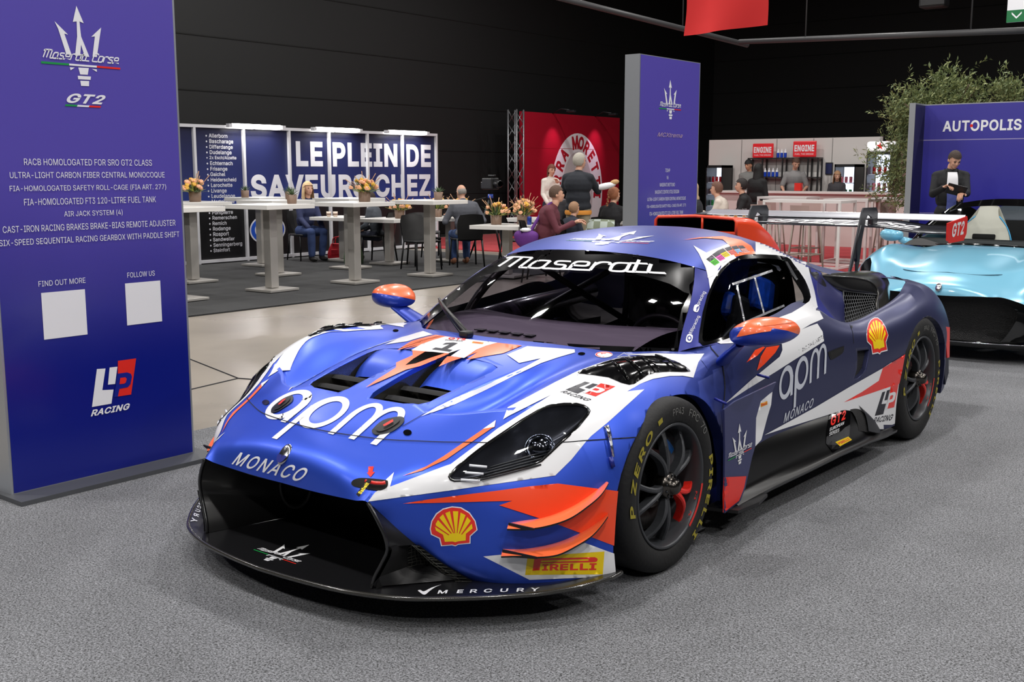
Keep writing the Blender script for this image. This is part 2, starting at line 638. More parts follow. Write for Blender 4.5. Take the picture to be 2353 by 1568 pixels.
def sight(u, v):
    return (CM @ Vector(((u - 1176.5) / FPX, -(v - 784.0) / FPX, -1.0))).normalized()


def hit(bvh, u, v):
    loc, no, idx, d = bvh.ray_cast(CAM_LOC, sight(u, v))
    return loc, no, idx


def plane_pt(u, v, ax, val):
    d = sight(u, v)
    return CAM_LOC + d * ((val - CAM_LOC[ax]) / d[ax])


def on_ax(bvh, pts, a, b, scale=None):
    out = []
    for u, v in pts:
        l, n, i = hit(bvh, u, v)
        if l is not None:
            out.append((l[a], l[b]))
    return out


def Q1(a, b): return (460 + a / 4.519, 720 + b / 4.519)
def Q2(a, b): return (800 + a / 4.519, 740 + b / 4.519)
def Q3(a, b): return (1020 + a / 5.059, 800 + b / 5.059)
def K1(a, b): return (400 + a / 2.353, 480 + b / 2.353)
def K2(a, b): return (1300 + a / 2.353, 480 + b / 2.353)
def K3(a, b): return (400 + a / 2.353, 900 + b / 2.353)
def K4(a, b): return (1300 + a / 2.353, 900 + b / 2.353)
def KW(a, b): return (1380 + a / 3.409, 880 + b / 3.409)
def KS(a, b): return (900 + a / 2.941, 500 + b / 2.941)
def KR(a, b): return (2000 + a / 4.75, 700 + b / 4.75)
def A1(a, b): return (1640 + a / 3.92, 560 + b / 3.92)
def A2(a, b): return (1840 + a / 6.533, 600 + b / 6.533)
def A3(a, b): return (1480 + a / 3.096, 440 + b / 3.096)
def B1(a, b): return (400 + a / 4.6125, 1040 + b / 4.6125)
def B2(a, b): return (820 + a / 3.795, 1060 + b / 3.795)
def qs(f, *pts): return [f(*q) for q in pts]


body_bm = to_bm(body)
bmesh.ops.recalc_face_normals(body_bm, faces=body_bm.faces)
roof_bm = to_bm(roof)
bmesh.ops.recalc_face_normals(roof_bm, faces=roof_bm.faces)
side_bm = to_bm(side)
bmesh.ops.recalc_face_normals(side_bm, faces=side_bm.faces)
for b_, test in ((body_bm, (.985, -.27, .32)), (roof_bm, (0, 1.4, 1.22)), (side_bm, (.77, 1.05, .9))):
    f = min(b_.faces, key=lambda f: (f.calc_center_median() - Vector(test)).length)
    if f.normal.dot(Vector((test[0], 0, 1.0 if test[0] == 0 else 0))) < 0:
        bmesh.ops.reverse_faces(b_, faces=b_.faces)
BV_BODY = BVHTree.FromBMesh(body_bm)
BV_SIDE = BVHTree.FromBMesh(side_bm)
BV_ROOF = BVHTree.FromBMesh(roof_bm)

# windscreen
WS = [
    [(0, .085, .797), (.2, .105, .793), (.401, .174, .777), (.57, .285, .767), (.69, .405, .762), (.735, .44, .765)],
    [(0, .29, .90), (.195, .30, .897), (.38, .345, .882), (.545, .43, .862), (.655, .51, .848), (.70, .535, .845)],
    [(0, .48, .99), (.185, .485, .986), (.36, .515, .973), (.51, .57, .952), (.615, .63, .935), (.662, .655, .931)],
    [(0, .665, 1.067), (.165, .668, 1.063), (.32, .685, 1.052), (.465, .72, 1.032), (.565, .765, 1.014), (.61, .78, 1.01)],
    [(0, .838, 1.130), (.14, .84, 1.128), (.274, .845, 1.121), (.42, .86, 1.104), (.51, .875, 1.087), (.555, .885, 1.076)],
]
ws = MB()
ws.grid(surf(WS, STEP))
ws.mirror()
ws_bm = to_bm(ws)
bmesh.ops.recalc_face_normals(ws_bm, faces=ws_bm.faces)
if sum(f.normal.z for f in ws_bm.faces) < 0:
    bmesh.ops.reverse_faces(ws_bm, faces=ws_bm.faces)
BV_WS = BVHTree.FromBMesh(ws_bm)

# openings -------------------------------------------------------------------------------------------------
near_side = lambda c: abs(c.x) > .80
arch_px = qs(KW, (100, 1270), (108, 1100), (130, 850), (160, 720), (200, 600), (235, 510), (275, 430), (335, 310), (400, 210), (460, 158), (520, 120), (580, 98), (640, 90), (700, 93), (750, 105), (800, 132), (840, 170), (872, 217), (900, 270), (927, 330), (950, 400), (964, 450))
ARCH_F = on_ax(BV_BODY, arch_px, 1, 2)
ARCH_F = [(ARCH_F[0][0] - .004, .16), (ARCH_F[0][0] - .002, .0)][::-1] + ARCH_F + [(ARCH_F[-1][0] + .035, .30), (ARCH_F[-1][0] + .05, .0)]
arch_px = qs(KR, (265, 1320), (280, 1100), (300, 900), (330, 700), (362, 580), (400, 480), (440, 360), (480, 265), (520, 205), (560, 162), (600, 137), (640, 127), (680, 145), (720, 180), (750, 218), (770, 255))
ARCH_R = on_ax(BV_BODY, arch_px, 1, 2)
ARCH_R = [(ARCH_R[0][0], .0)] + ARCH_R + [(3.10, .50), (3.14, .35), (3.15, 0)]


def edge_rim(bm, poly, ax, dx, keepv=None):
    """turns the cut edge inward by dx so the panel shows its thickness"""
    es = [e for e in bm.edges if e.is_boundary]
    sel = []
    for e in es:
        m = (e.verts[0].co + e.verts[1].co) / 2
        if keepv and not keepv(m):
            continue
        for i in range(len(poly)):
            p_, q_ = poly[i], poly[(i + 1) % len(poly)]
            px, py = m[ax[0]] - p_[0], m[ax[1]] - p_[1]
            qx, qy = q_[0] - p_[0], q_[1] - p_[1]
            L2 = qx * qx + qy * qy
            t = max(0, min(1, (px * qx + py * qy) / L2)) if L2 else 0
            if math.hypot(px - qx * t, py - qy * t) < .0015:
                sel.append(e)
                break
    r = bmesh.ops.extrude_edge_only(bm, edges=sel)
    for g in r['geom']:
        if isinstance(g, bmesh.types.BMVert):
            d = dx(g.co)
            g.co += Vector(d)
        elif isinstance(g, bmesh.types.BMFace):
            g.smooth = False


for A in (ARCH_F, ARCH_R):
    cut_poly(body_bm, A, (1, 2), near_side)
for A in (ARCH_F, ARCH_R):
    edge_rim(body_bm, A, (1, 2), lambda c: (-math.copysign(.05, c.x), 0, 0), near_side)

# bonnet vents
VENT = [(.085, -.697), (.16, -.692), (.24, -.68), (.295, -.655), (.315, -.62), (.335, -.45), (.345, -.30), (.335, -.25), (.29, -.235), (.12, -.24), (.060, -.175), (.052, -.30), (.056, -.50), (.066, -.66)]
for s_ in (1, -1):
    cut_poly(body_bm, [(x * s_, y) for x, y in VENT][::s_], (0, 1), lambda c: c.z > .55)
    edge_rim(body_bm, [(x * s_, y) for x, y in VENT], (0, 1), lambda c: (0, 0, -.02), lambda c: abs(c.x) < .37 and c.z > .55 and -.72 < c.y < -.29)
# cabin opening below the screen
CABIN = [(-.735, .44), (-.69, .405), (-.57, .285), (-.401, .174), (-.2, .105), (0, .085), (.2, .105), (.401, .174), (.57, .285), (.69, .405), (.735, .44), (.80, .60), (.80, .80), (-.80, .80), (-.80, .60)]
cut_poly(body_bm, CABIN, (0, 1), lambda c: c.z > .74 and abs(c.x) < .78)
# head lamps
lamp_px = qs(Q3, (65, 1500), (75, 1475), (160, 1385), (400, 1195), (530, 1100), (900, 850), (1150, 703), (1250, 672), (1400, 655), (1540, 655), (1620, 675), (1675, 708), (1688, 735), (1670, 775), (1560, 910), (1450, 1020), (1350, 1110), (1230, 1225), (1130, 1315), (1060, 1345), (900, 1390), (500, 1490), (250, 1540), (120, 1545), (80, 1530))
LAMP = on_ax(BV_BODY, lamp_px, 0, 1)
LAMP3 = [hit(BV_BODY, *q)[0] for q in lamp_px]
BV_LENS = BV_BODY
lens_src = body_bm.copy()
for s_ in (1, -1):
    cut_poly(body_bm, [(x * s_, y) for x, y in LAMP], (0, 1), lambda c: abs(c.x) > .5 and c.z > .4)
# flank vent behind the door
FV_PX = qs(A1, (1293, 968), (1400, 955), (1395, 1010), (1370, 1130), (1340, 1175), (1290, 1218), (1262, 1222), (1290, 1130))
FV = on_ax(BV_BODY, FV_PX, 1, 2)
cut_poly(body_bm, FV, (1, 2), lambda c: abs(c.x) > .85)
edge_rim(body_bm, FV, (1, 2), lambda c: (-math.copysign(.03, c.x), 0, 0), lambda c: abs(c.x) > .85)

# side windows: outer black frame outline and glass outline
WIN_PX = qs(A1, (-135, 850), (-130, 800), (-100, 620), (-60, 470), (0, 330), (60, 235), (140, 165), (240, 112), (300, 100), (420, 98), (560, 105), (660, 125), (690, 145), (720, 190), (770, 255), (820, 330), (860, 420), (872, 485), (858, 520), (800, 565), (700, 625), (600, 662), (400, 745), (200, 830), (60, 880), (-60, 915), (-138, 930))
WIN = on_ax(BV_SIDE, WIN_PX, 1, 2)
side_open = side_bm.copy()
cut_poly(side_open, WIN, (1, 2), lambda c: True)
glass_bm = side_bm.copy()
ins = cut_poly(glass_bm, WIN, (1, 2), lambda c: True, remove=False)
ins = set(ins)
bmesh.ops.delete(glass_bm, geom=[f for f in glass_bm.faces if f not in ins], context='FACES')

# ------------------------------------------------------------------ livery: outlines laid on the panels
LIV = {'body': [body_bm, BV_BODY, None], 'roof': [roof_bm, BV_ROOF, None], 'side': [side_open, BV_SIDE, None], 'ws': [ws_bm, BV_WS, None]}
DECALS = {k: [] for k in LIV}          # (verts, tris, material)
STACK = []


def densify(P, d):
    out = []
    for i in range(len(P)):
        a, b = P[i], P[(i + 1) % len(P)]
        n = max(1, int(math.hypot(b[0] - a[0], b[1] - a[1]) / d))
        out += [(lerp(a[0], b[0], k / n), lerp(a[1], b[1], k / n)) for k in range(n)]
    return out


def smooth2(P, n=6, closed=True):
    """rounds a traced outline (Catmull-Rom)"""
    out = []
    N = len(P)
    for i in range(N if closed else N - 1):
        p0, p1, p2, p3 = (P[(i + k - 1) % N] if closed else P[max(0, min(N - 1, i + k - 1))] for k in range(4))
        for k in range(n):
            t = k / n
            out.append(tuple(.5 * (2 * p1[j] + (p2[j] - p0[j]) * t + (2 * p0[j] - 5 * p1[j] + 4 * p2[j] - p3[j]) * t * t + (3 * p1[j] - p0[j] - 3 * p2[j] + p3[j]) * t**3) for j in range(2)))
    if not closed:
        out.append(tuple(P[-1]))
    return out


def triangulate(polys, g=10, dens=7, minus=()):
    """fills outlines (even-odd) with small triangles, leaving out the minus outlines"""
    pts, edges = [], []
    for P in list(polys) + list(minus):
        P = densify(P, dens)
        o = len(pts)
        pts += P
        edges += [(o + i, o + (i + 1) % len(P)) for i in range(len(P))]
    xs = [q[0] for q in pts]
    ys = [q[1] for q in pts]
    x = min(xs) + g * .37
    while x < max(xs):
        y = min(ys) + g * .37
        while y < max(ys):
            if sum(inpoly(x, y, P) for P in polys) % 2:
                pts.append((x, y))
            y += g
        x += g
    V2, E2, F2 = delaunay_2d_cdt([Vector(q) for q in pts], edges, [], 0, 1e-4)[:3]
    V2 = [(q.x, q.y) for q in V2]
    tris = []
    for t in F2:
        cx = sum(V2[i][0] for i in t) / 3
        cy = sum(V2[i][1] for i in t) / 3
        if sum(inpoly(cx, cy, P) for P in polys) % 2 and not any(inpoly(cx, cy, P) for P in minus):
            tris.append(t)
    return V2, tris


def lay(on, V2, tris, m, lift=None, mirror=False, outline=None):
    """lays a flat figure seen along the sight lines onto the named panels"""
    smp = V2[::max(1, len(V2) // 60)] if V2 else []
    lvl = 0
    for on2, bb, out, l2 in STACK:
        if l2 >= lvl and on2 == on and any(bb[0] < q[0] < bb[2] and bb[1] < q[1] < bb[3] and sum(inpoly(q[0], q[1], P) for P in out) % 2 for q in smp):
            lvl = l2 + 1
    if outline:
        STACK.append((on, (min(q[0] for P in outline for q in P), min(q[1] for P in outline for q in P), max(q[0] for P in outline for q in P), max(q[1] for P in outline for q in P)), outline, lvl))
    lift = lift or (.0022 + .0006 * lvl)
    names = on if isinstance(on, (tuple, list)) else (on,)
    P3, own = [], []
    for u, v in V2:
        best = None
        for n in names:
            l, no, i = hit(LIV[n][1], u, v)
            if l is not None:
                d = (l - CAM_LOC).length
                if best is None or d < best[0]:
                    best = (d, l, no, n)
        if best:
            no = best[2]
            if no.dot(best[1] - CAM_LOC) > 0:
                no = -no
            P3.append(best[1] + no * lift)
            own.append(best[3])
        else:
            P3.append(None)
            own.append(None)
    for n in names:
        sel = [t for t in tris if all(P3[i] is not None for i in t) and own[t[0]] == n]
        # drop slivers that span a jump in depth
        sel = [t for t in sel if max((P3[t[0]] - P3[t[1]]).length, (P3[t[1]] - P3[t[2]]).length, (P3[t[2]] - P3[t[0]]).length) < .30]
        if sel:
            DECALS[n].append((P3, sel, m))
            if mirror:
                DECALS[n].append(([None if q is None else Vector((-q.x, q.y, q.z)) for q in P3], [t[::-1] for t in sel], m))


def decal(on, m, *polys, g=10, dens=7, minus=(), mirror=False):
    lay(on, *triangulate(polys, g, dens, minus), m, mirror=mirror, outline=polys)


def homography(src, dst):
    A = []
    for (x, y), (u, v) in zip(src, dst):
        A.append([x, y, 1, 0, 0, 0, -u * x, -u * y, u])
        A.append([0, 0, 0, x, y, 1, -v * x, -v * y, v])
    A = np.array(A, float)
    h = np.linalg.solve(A[:, :8], A[:, 8])
    H_ = np.append(h, 1).reshape(3, 3)

    def f(x, y):
        q = H_ @ np.array([x, y, 1.0])
        return (q[0] / q[2], q[1] / q[2])
    return f


FONTS = {}


def font(n):
    if n not in FONTS:
        FONTS[n] = None
        try:
            import os
            base = os.path.join(bpy.utils.resource_path('LOCAL'), 'datafiles', 'fonts')
            FONTS[n] = bpy.data.fonts.load(os.path.join(base, n))
        except Exception:
            pass
    return FONTS[n]


_tc = {}
_gl = {}


def winding(x, y, Q):
    w = 0
    for i in range(len(Q)):
        (x0, y0), (x1, y1) = Q[i - 1], Q[i]
        if (y0 > y) != (y1 > y):
            side_ = (x1 - x0) * (y - y0) - (x - x0) * (y1 - y0)
            w += (1 if y1 > y0 else -1) if (side_ > 0) == (y1 > y0) else 0
    return w


def glyph(c, bold, fnt, res):
    """one flat glyph in font units; for a heavier weight every outline is pushed outward"""
    key = (c, bold, fnt, res)
    if key in _gl:
        return _gl[key]
    cu = bpy.data.curves.new('t', 'FONT')
    cu.body = c
    f = font(fnt)
    if f:
        cu.font = f
    cu.resolution_u = res
    cu.fill_mode = 'NONE' if hasattr(cu, 'fill_mode') else 'BOTH'
    o = bpy.data.objects.new('t', cu)
    C.objects.link(o)
    dg = bpy.context.evaluated_depsgraph_get()
    dg.update()
    me = bpy.data.meshes.new_from_object(o.evaluated_get(dg))
    P0 = [(v.co.x, v.co.y) for v in me.vertices]

    adj = {}
    for e in me.edges:
        a, b = e.vertices
        adj.setdefault(a, []).append(b)
        adj.setdefault(b, []).append(a)
    bpy.data.objects.remove(o)
    bpy.data.curves.remove(cu)
    bpy.data.meshes.remove(me)
    seen, loops = set(), []
    for a0 in range(len(P0)):
        if a0 in seen or a0 not in adj:
            continue
        lp, a, prev = [], a0, None
        while a not in seen:
            seen.add(a)
            lp.append(a)
            nb = [b for b in adj[a] if b != prev and b not in seen]
            prev = a
            if not nb:
                break
            a = nb[0]
        lp.sort() if False else None
        if len(lp) > 2:
            # the vertices of one outline are stored in drawing order: keep that direction
            if len(lp) > 2 and lp[1] == max(lp):
                lp = [lp[0]] + lp[:0:-1]
            P = [P0[i] for i in lp]
            P = [p_ for i, p_ in enumerate(P) if math.hypot(p_[0] - P[i - 1][0], p_[1] - P[i - 1][1]) > 1e-4]
            loops.append(P)
    if not loops:
        _gl[key] = ([], [])
        return _gl[key]
    ar = lambda P: sum(P[i - 1][0] * P[i][1] - P[i][0] * P[i - 1][1] for i in range(len(P))) / 2
    sg = 1 if ar(max(loops, key=lambda P: abs(ar(P)))) > 0 else -1
    if bold:
        out = []
        for P in loops:
            n_, Q = len(P), []
            for i in range(n_):
                d0 = Vector((P[i][0] - P[i - 1][0], P[i][1] - P[i - 1][1])).normalized()
                d1 = Vector((P[(i + 1) % n_][0] - P[i][0], P[(i + 1) % n_][1] - P[i][1])).normalized()
                m_ = (Vector((d0.y, -d0.x)) + Vector((d1.y, -d1.x))) / max(.45, 1 + d0.dot(d1))
                Q.append((P[i][0] + m_.x * bold * sg, P[i][1] + m_.y * bold * sg))
            out.append(Q)
        loops = out
    pts, ed = [], []
    for Q in loops:
        o_ = len(pts)
        pts += Q
        ed += [(o_ + i, o_ + (i + 1) % len(Q)) for i in range(len(Q))]
    V, _, T = delaunay_2d_cdt([Vector(q) for q in pts], ed, [], 0, 1e-6)[:3]
    V = [(q.x, q.y) for q in V]
    T = [tuple(t) for t in T if sum(winding(sum(V[i][0] for i in t) / 3, sum(V[i][1] for i in t) / 3, Q) for Q in loops) != 0]
    T = [t if (V[t[1]][0] - V[t[0]][0]) * (V[t[2]][1] - V[t[0]][1]) - (V[t[2]][0] - V[t[0]][0]) * (V[t[1]][1] - V[t[0]][1]) > 0 else t[::-1] for t in T]
    _gl[key] = (V, T)
    return _gl[key]


def advance(c, fnt, res):
    key = ('adv', c, fnt)
    if key not in _gl:
        w = lambda s: (lambda V: max(v[0] for v in V) - min(v[0] for v in V))(glyph(s, 0, fnt, 1)[0])
        _gl[key] = w('H' + c + 'H') - w('HH')
    return _gl[key]


def text_mesh(s, bold=0.0, shear=0.0, spacing=1.0, fnt='Inter.woff2', res=3):
    """flat lettering: vertices and triangles, normalised to its own box"""
    key = (s, bold, shear, spacing, fnt)
    if key in _tc:
        return _tc[key]
    V, T, x = [], [], 0.0
    for c in s:
        gv, gt = glyph(c, bold, fnt, 2 if bold else res) if c != ' ' else ([], [])
        n_ = len(V)
        V += [(x + a + b * shear, b) for a, b in gv]
        T += [tuple(i + n_ for i in t) for t in gt]
        x += advance(c, fnt, res) * spacing + bold * 1.4
    x0, x1 = min(v[0] for v in V), max(v[0] for v in V)
    y0, y1 = min(v[1] for v in V), max(v[1] for v in V)
    V = [((a - x0) / (x1 - x0), (b - y0) / (y1 - y0)) for a, b in V]
    _tc[key] = (V, T, (x1 - x0), (y1 - y0))
    return _tc[key]


def subdiv(V, T, d):
    """splits long triangle edges so flat lettering can follow a curved panel"""
    V, T = list(V), list(T)
    for _ in range(4):
        mid, out = {}, []
        def md(a, b):
            k = (min(a, b), max(a, b))
            if k not in mid:
                mid[k] = len(V)
                V.append(((V[a][0] + V[b][0]) / 2, (V[a][1] + V[b][1]) / 2))
            return mid[k]
        L = lambda a, b: math.hypot(V[a][0] - V[b][0], V[a][1] - V[b][1])
        big = set()
        for a, b, c in T:
            for p_, q_ in ((a, b), (b, c), (c, a)):
                if L(p_, q_) > d:
                    big.add((min(p_, q_), max(p_, q_)))
        if not big:
            break
        for a, b, c in T:
            e = [(min(p_, q_), max(p_, q_)) in big for p_, q_ in ((a, b), (b, c), (c, a))]
            n = sum(e)
            if n == 0:
                out.append((a, b, c))
            elif n == 3:
                x, y, z = md(a, b), md(b, c), md(c, a)
                out += [(a, x, z), (x, b, y), (z, y, c), (x, y, z)]
            else:
                while not e[0]:
                    a, b, c = b, c, a
                    e = e[1:] + e[:1]
                x = md(a, b)
                if n == 1:
                    out += [(a, x, c), (x, b, c)]
                elif e[1]:
                    y = md(b, c)
                    out += [(x, b, y), (a, x, y), (a, y, c)]
                else:
                    z = md(c, a)
                    out += [(a, x, z), (x, b, c), (x, c, z)]
        T = out
    return V, T


def words(on, s, quad, m, **kw):
    """lettering whose box corners (bottom-left, bottom-right, top-right, top-left) are given"""
    V, T, _, _ = text_mesh(s, **kw)
    f = homography([(0, 0), (1, 0), (1, 1), (0, 1)], quad)
    V2, T2 = subdiv([f(*q) for q in V], T, 16)
    lay(on, V2, T2, m)


def stroke_poly(path, wd, closed=False, cap=True):
    """outline of a line of given width; wd may vary along the path"""
    n = len(path)
    ws_ = wd if isinstance(wd, (list, tuple)) else [wd] * n
    Lf, Rt = [], []
    for i in range(n):
        a = path[i - 1] if i > 0 else (path[-1] if closed else path[0])
        b = path[i + 1] if i < n - 1 else (path[0] if closed else path[-1])
        dx, dy = b[0] - a[0], b[1] - a[1]
        L = math.hypot(dx, dy) or 1
        nx, ny = -dy / L * ws_[i] / 2, dx / L * ws_[i] / 2
        Lf.append((path[i][0] + nx, path[i][1] + ny))
        Rt.append((path[i][0] - nx, path[i][1] - ny))
    if closed:
        return [Lf, Rt]
    return [Lf + Rt[::-1]]

# ------------------------------------------------------------------ emblem shapes (drawn in the units they were measured in)
def unskew(P, k=.10, x0=440): return [(x, y - (x - x0) * k) for x, y in P]


TRIDENT = [unskew(P) for P in (
    [(327, 95), (386, 152), (369, 147), (397, 238), (373, 236), (342, 128)],
    [(433, 30), (463, 104), (443, 96), (447, 160), (481, 248), (459, 246), (444, 195), (437, 243), (413, 240), (428, 160), (430, 96), (412, 98)],
    [(546, 122), (517, 250), (496, 247), (513, 160), (495, 162)],
    [(385, 290), (408, 292), (388, 303)], [(490, 300), (513, 303), (513, 314)],
    [(425, 292), (475, 296), (468, 325), (432, 322)], [(420, 327), (483, 333), (480, 347), (421, 342)], [(431, 349), (473, 352), (471, 374), (433, 371)])]
TRI_G = [unskew([(255, 261), (383, 274), (383, 282), (255, 270)])]
TRI_W = [unskew([(383, 274), (514, 287), (514, 295), (383, 282)])]
TRI_R = [unskew([(514, 287), (630, 299), (630, 307), (514, 295)])]

SCRIPT = {
    'M': ([[(-.35, 1.15), (0, 1.4), (1.5, 1.4)], [(0, 1.4), (0, 0)], [(.75, 1.4), (.75, 0)], [(1.5, 1.4), (1.5, .12), (1.62, 0), (2.1, 0)]], 2.1),
    'a': ([[(1, 1), (.25, 1), (0, .75), (0, .2), (.15, 0), (.8, 0), (1, .25)], [(1, 1), (1, .15), (1.1, 0), (1.5, 0)]], 1.45),
    's': ([[(1.0, 1), (.2, 1), (.05, .8), (.2, .56), (.8, .5), (.95, .3), (.8, 0), (-.1, 0)], [(.8, 0), (1.4, 0)]], 1.35),
    'e': ([[(0, .5), (.9, .5), (.95, .85), (.8, 1), (.2, 1), (0, .8), (0, .2), (.15, 0), (1.4, 0)]], 1.4),
    'r': ([[(0, 0), (0, 1)], [(0, .6), (.3, 1), (.9, 1), (.95, .7)], ], 1.2),
    't': ([[(0, 1.5), (0, .15), (.15, 0), (.8, 0)], [(-.45, 1), (.65, 1)]], .85),
    'i': ([[(0, 1), (0, .15), (.15, 0), (1.0, 0)]], .9),
    'C': ([[(1.1, 1.15), (.9, 1.4), (.2, 1.4), (0, 1.2), (0, .2), (.2, 0), (1.3, 0)]], 1.4),
    'o': ([[(1, .2), (1, .8), (.85, 1), (.15, 1), (0, .8), (0, .2), (.15, 0), (.85, 0), (1, .2)]], 1.3),
    ' ': ([], .8)}


def script_polys(s, wd=.2, shear=.55):
    out, x = [], 0.35
    for c in s:
        st, adv = SCRIPT[c]
        for P in st:
            Q = smooth2(P, 4, False) if len(P) > 2 else P
            out += stroke_poly([(x + a + b * shear, b) for a, b in Q], wd)
        x += adv
    return out, x


def ell(cx, cy, rx, ry, n=40, a0=0, a1=2 * PI):
    full = abs(a1 - a0) > 6.28
    m = n if full else n + 1
    return [(cx + rx * math.cos(a0 + (a1 - a0) * k / n), cy + ry * math.sin(a0 + (a1 - a0) * k / n)) for k in range(m)]


def arch(cx, r, w_, y0, n=24):
    o = [(cx + (r + w_ / 2) * math.cos(PI * k / n), .55 + .45 * math.sin(PI * k / n)) for k in range(n + 1)]
    i = [(cx + (r - w_ / 2) * math.cos(PI - PI * k / n), .55 + .33 * math.sin(PI - PI * k / n)) for k in range(n + 1)]
    return [(cx + r + w_ / 2, y0)] + o + [(cx - r - w_ / 2, y0), (cx - r + w_ / 2, y0)] + i + [(cx + r - w_ / 2, y0)]


APM = [[ell(.5, .5, .5, .5), ell(.46, .5, .31, .35)], [[(.84, .0), (1.0, 0), (1.0, .6), (.84, .6)]],
       [ell(1.62, .5, .5, .5), ell(1.66, .5, .31, .35)], [[(1.12, -.45), (1.28, -.45), (1.28, .6), (1.12, .6)]],
       [arch(2.605, .275, .15, 0)], [arch(3.155, .275, .15, 0)]]

SHELL_W = [(735, 741), (719, 676), (646, 640), (636, 590), (650, 520), (690, 455), (750, 413), (830, 394), (910, 402), (985, 448), (1035, 520), (1053, 600), (993, 655), (991, 718), (885, 728), (860, 742), (830, 733)]
SHELL_R = [(743, 732), (728, 668), (655, 634), (645, 590), (658, 524), (698, 462), (755, 421), (830, 403), (905, 411), (978, 455), (1027, 524), (1044, 597), (984, 650), (983, 710), (885, 720), (860, 733), (832, 724)]
SHELL_Y = [[(768, 702), (752, 640), (690, 603), (682, 570), (800, 645), (808, 640), (690, 560), (688, 545), (708, 512), (822, 632), (830, 628), (720, 492), (752, 462), (842, 628), (849, 626), (772, 452), (812, 436), (852, 628), (858, 627), (838, 436), (885, 437), (872, 626), (878, 626), (905, 448), (948, 470), (890, 630), (897, 632), (962, 486), (994, 520), (910, 636), (917, 640), (1002, 545), (1010, 585), (952, 632), (950, 690), (885, 697), (860, 705), (835, 698)]]

LP_L = [(455, 543), (494, 540), (474, 632), (525, 630), (512, 690), (423, 703)]
LP_I = [(513, 536), (549, 532), (534, 606), (501, 609)]
LP_R = [(553, 507), (639, 495), (606, 652), (543, 660)]
LP_P = [(543, 660), (524, 663), (547, 562), (592, 556), (610, 562), (614, 575), (605, 607), (592, 620), (552, 627)]
LP_H = [(558, 580), (582, 577), (588, 584), (583, 599), (576, 604), (553, 607)]

PIR_Y = [(1487, 834), (2156, 787), (2141, 986), (1466, 991)]
PIR_P = [[(1546, 850), (2070, 836), (2092, 846), (2096, 860), (2088, 874), (2068, 880), (1600, 890), (1590, 950), (1530, 953)], [(1606, 866), (2008, 853), (2020, 858), (2016, 866), (1603, 880)]]


def mapped(f, P): return [f(*q) for q in P]


def fit_homography(src, dst):
    A = []
    for (x, y), (u, v) in zip(src, dst):
        A.append([x, y, 1, 0, 0, 0, -u * x, -u * y, -u])
        A.append([0, 0, 0, x, y, 1, -v * x, -v * y, -v])
    A = np.array(A, float)
    A[:, 6:8] *= 1
    H_ = np.linalg.svd(A)[2][-1].reshape(3, 3)

    def f(x, y):
        q = H_ @ np.array([x, y, 1.0])
        return (q[0] / q[2], q[1] / q[2])
    return f


def put_trident(on, f, m=None, g=14):
    m = m or M_WHITE
    for P in TRIDENT + TRI_W:
        decal(on, m, mapped(f, densify(P, 30)), g=g)
    for P in TRI_G: decal(on, M_GREEN, mapped(f, densify(P, 30)), g=g)
    for P in TRI_R: decal(on, M_RED, mapped(f, densify(P, 30)), g=g)
    polys, L = script_polys('Maserati Corse', .26)
    k = 365 / L
    for P in polys:
        decal(on, m, mapped(f, [(258 + x * k, 262 - y * 24) for x, y in P]), g=g)


def put_lp(on, f, dark, pcol):
    decal(on, dark, mapped(f, LP_L))
    decal(on, dark, mapped(f, LP_I))
    decal(on, M_RED, mapped(f, LP_R))
    decal(on, pcol, mapped(f, LP_P), mapped(f, LP_H))
    words(on, 'RACING', [f(414, 742), f(598, 714), f(606, 686), f(420, 712)], dark, bold=.02, shear=.35)


def put_shell(on, f):
    decal(on, M_WHITE, mapped(f, densify(SHELL_W, 15)))
    decal(on, M_RED, mapped(f, densify(SHELL_R, 15)))
    for P in SHELL_Y:
        decal(on, M_YELL, mapped(f, densify(P, 15)))


def put_pirelli(on, f):
    decal(on, M_YELL, mapped(f, PIR_Y))
    decal(on, M_RED, mapped(f, PIR_P[0]), mapped(f, PIR_P[1]))
    words(on, 'IRELLI', [f(1612, 953), f(2083, 948), f(2088, 888), f(1616, 898)], M_RED, bold=.035)


# ---- front, bonnet and wings
D = decal
B = 'body'
W1 = [(846, 1153)] + qs(K3, (1300, 562), (1600, 520), (2060, 455)) + qs(Q3, (1480, 1300), (1650, 1090), (1710, 1025), (1900, 870), (2100, 690), (2327, 485)) + \
    qs(K2, (330, 990), (400, 948), (470, 922), (560, 906), (630, 905), (688, 915), (715, 832), (748, 785), (640, 790), (480, 783), (330, 790)) + \
    qs(Q3, (2327, 92), (2010, 122), (1780, 190), (1560, 272), (1300, 400), (1000, 562), (745, 695), (690, 835), (760, 792), (1000, 672), (1255, 545), (1060, 668), (900, 770), (620, 945), (430, 1092), (80, 1355), (0, 1382)) + \
    qs(B2, (290, 225), (325, 100), (255, 165), (265, 205), (160, 275))
D(B, M_WHITE, W1, minus=[lamp_px], mirror=True)
D(B, M_ORANGE2, qs(Q3, (605, 845), (590, 925), (560, 935), (30, 1300), (-130, 1372), (-250, 1430), (-480, 1492), (-200, 1380), (0, 1262), (250, 1090), (470, 940)), mirror=True)
D(B, M_WHITE, qs(Q3, (605, 845), (588, 925), (455, 948)), mirror=True)
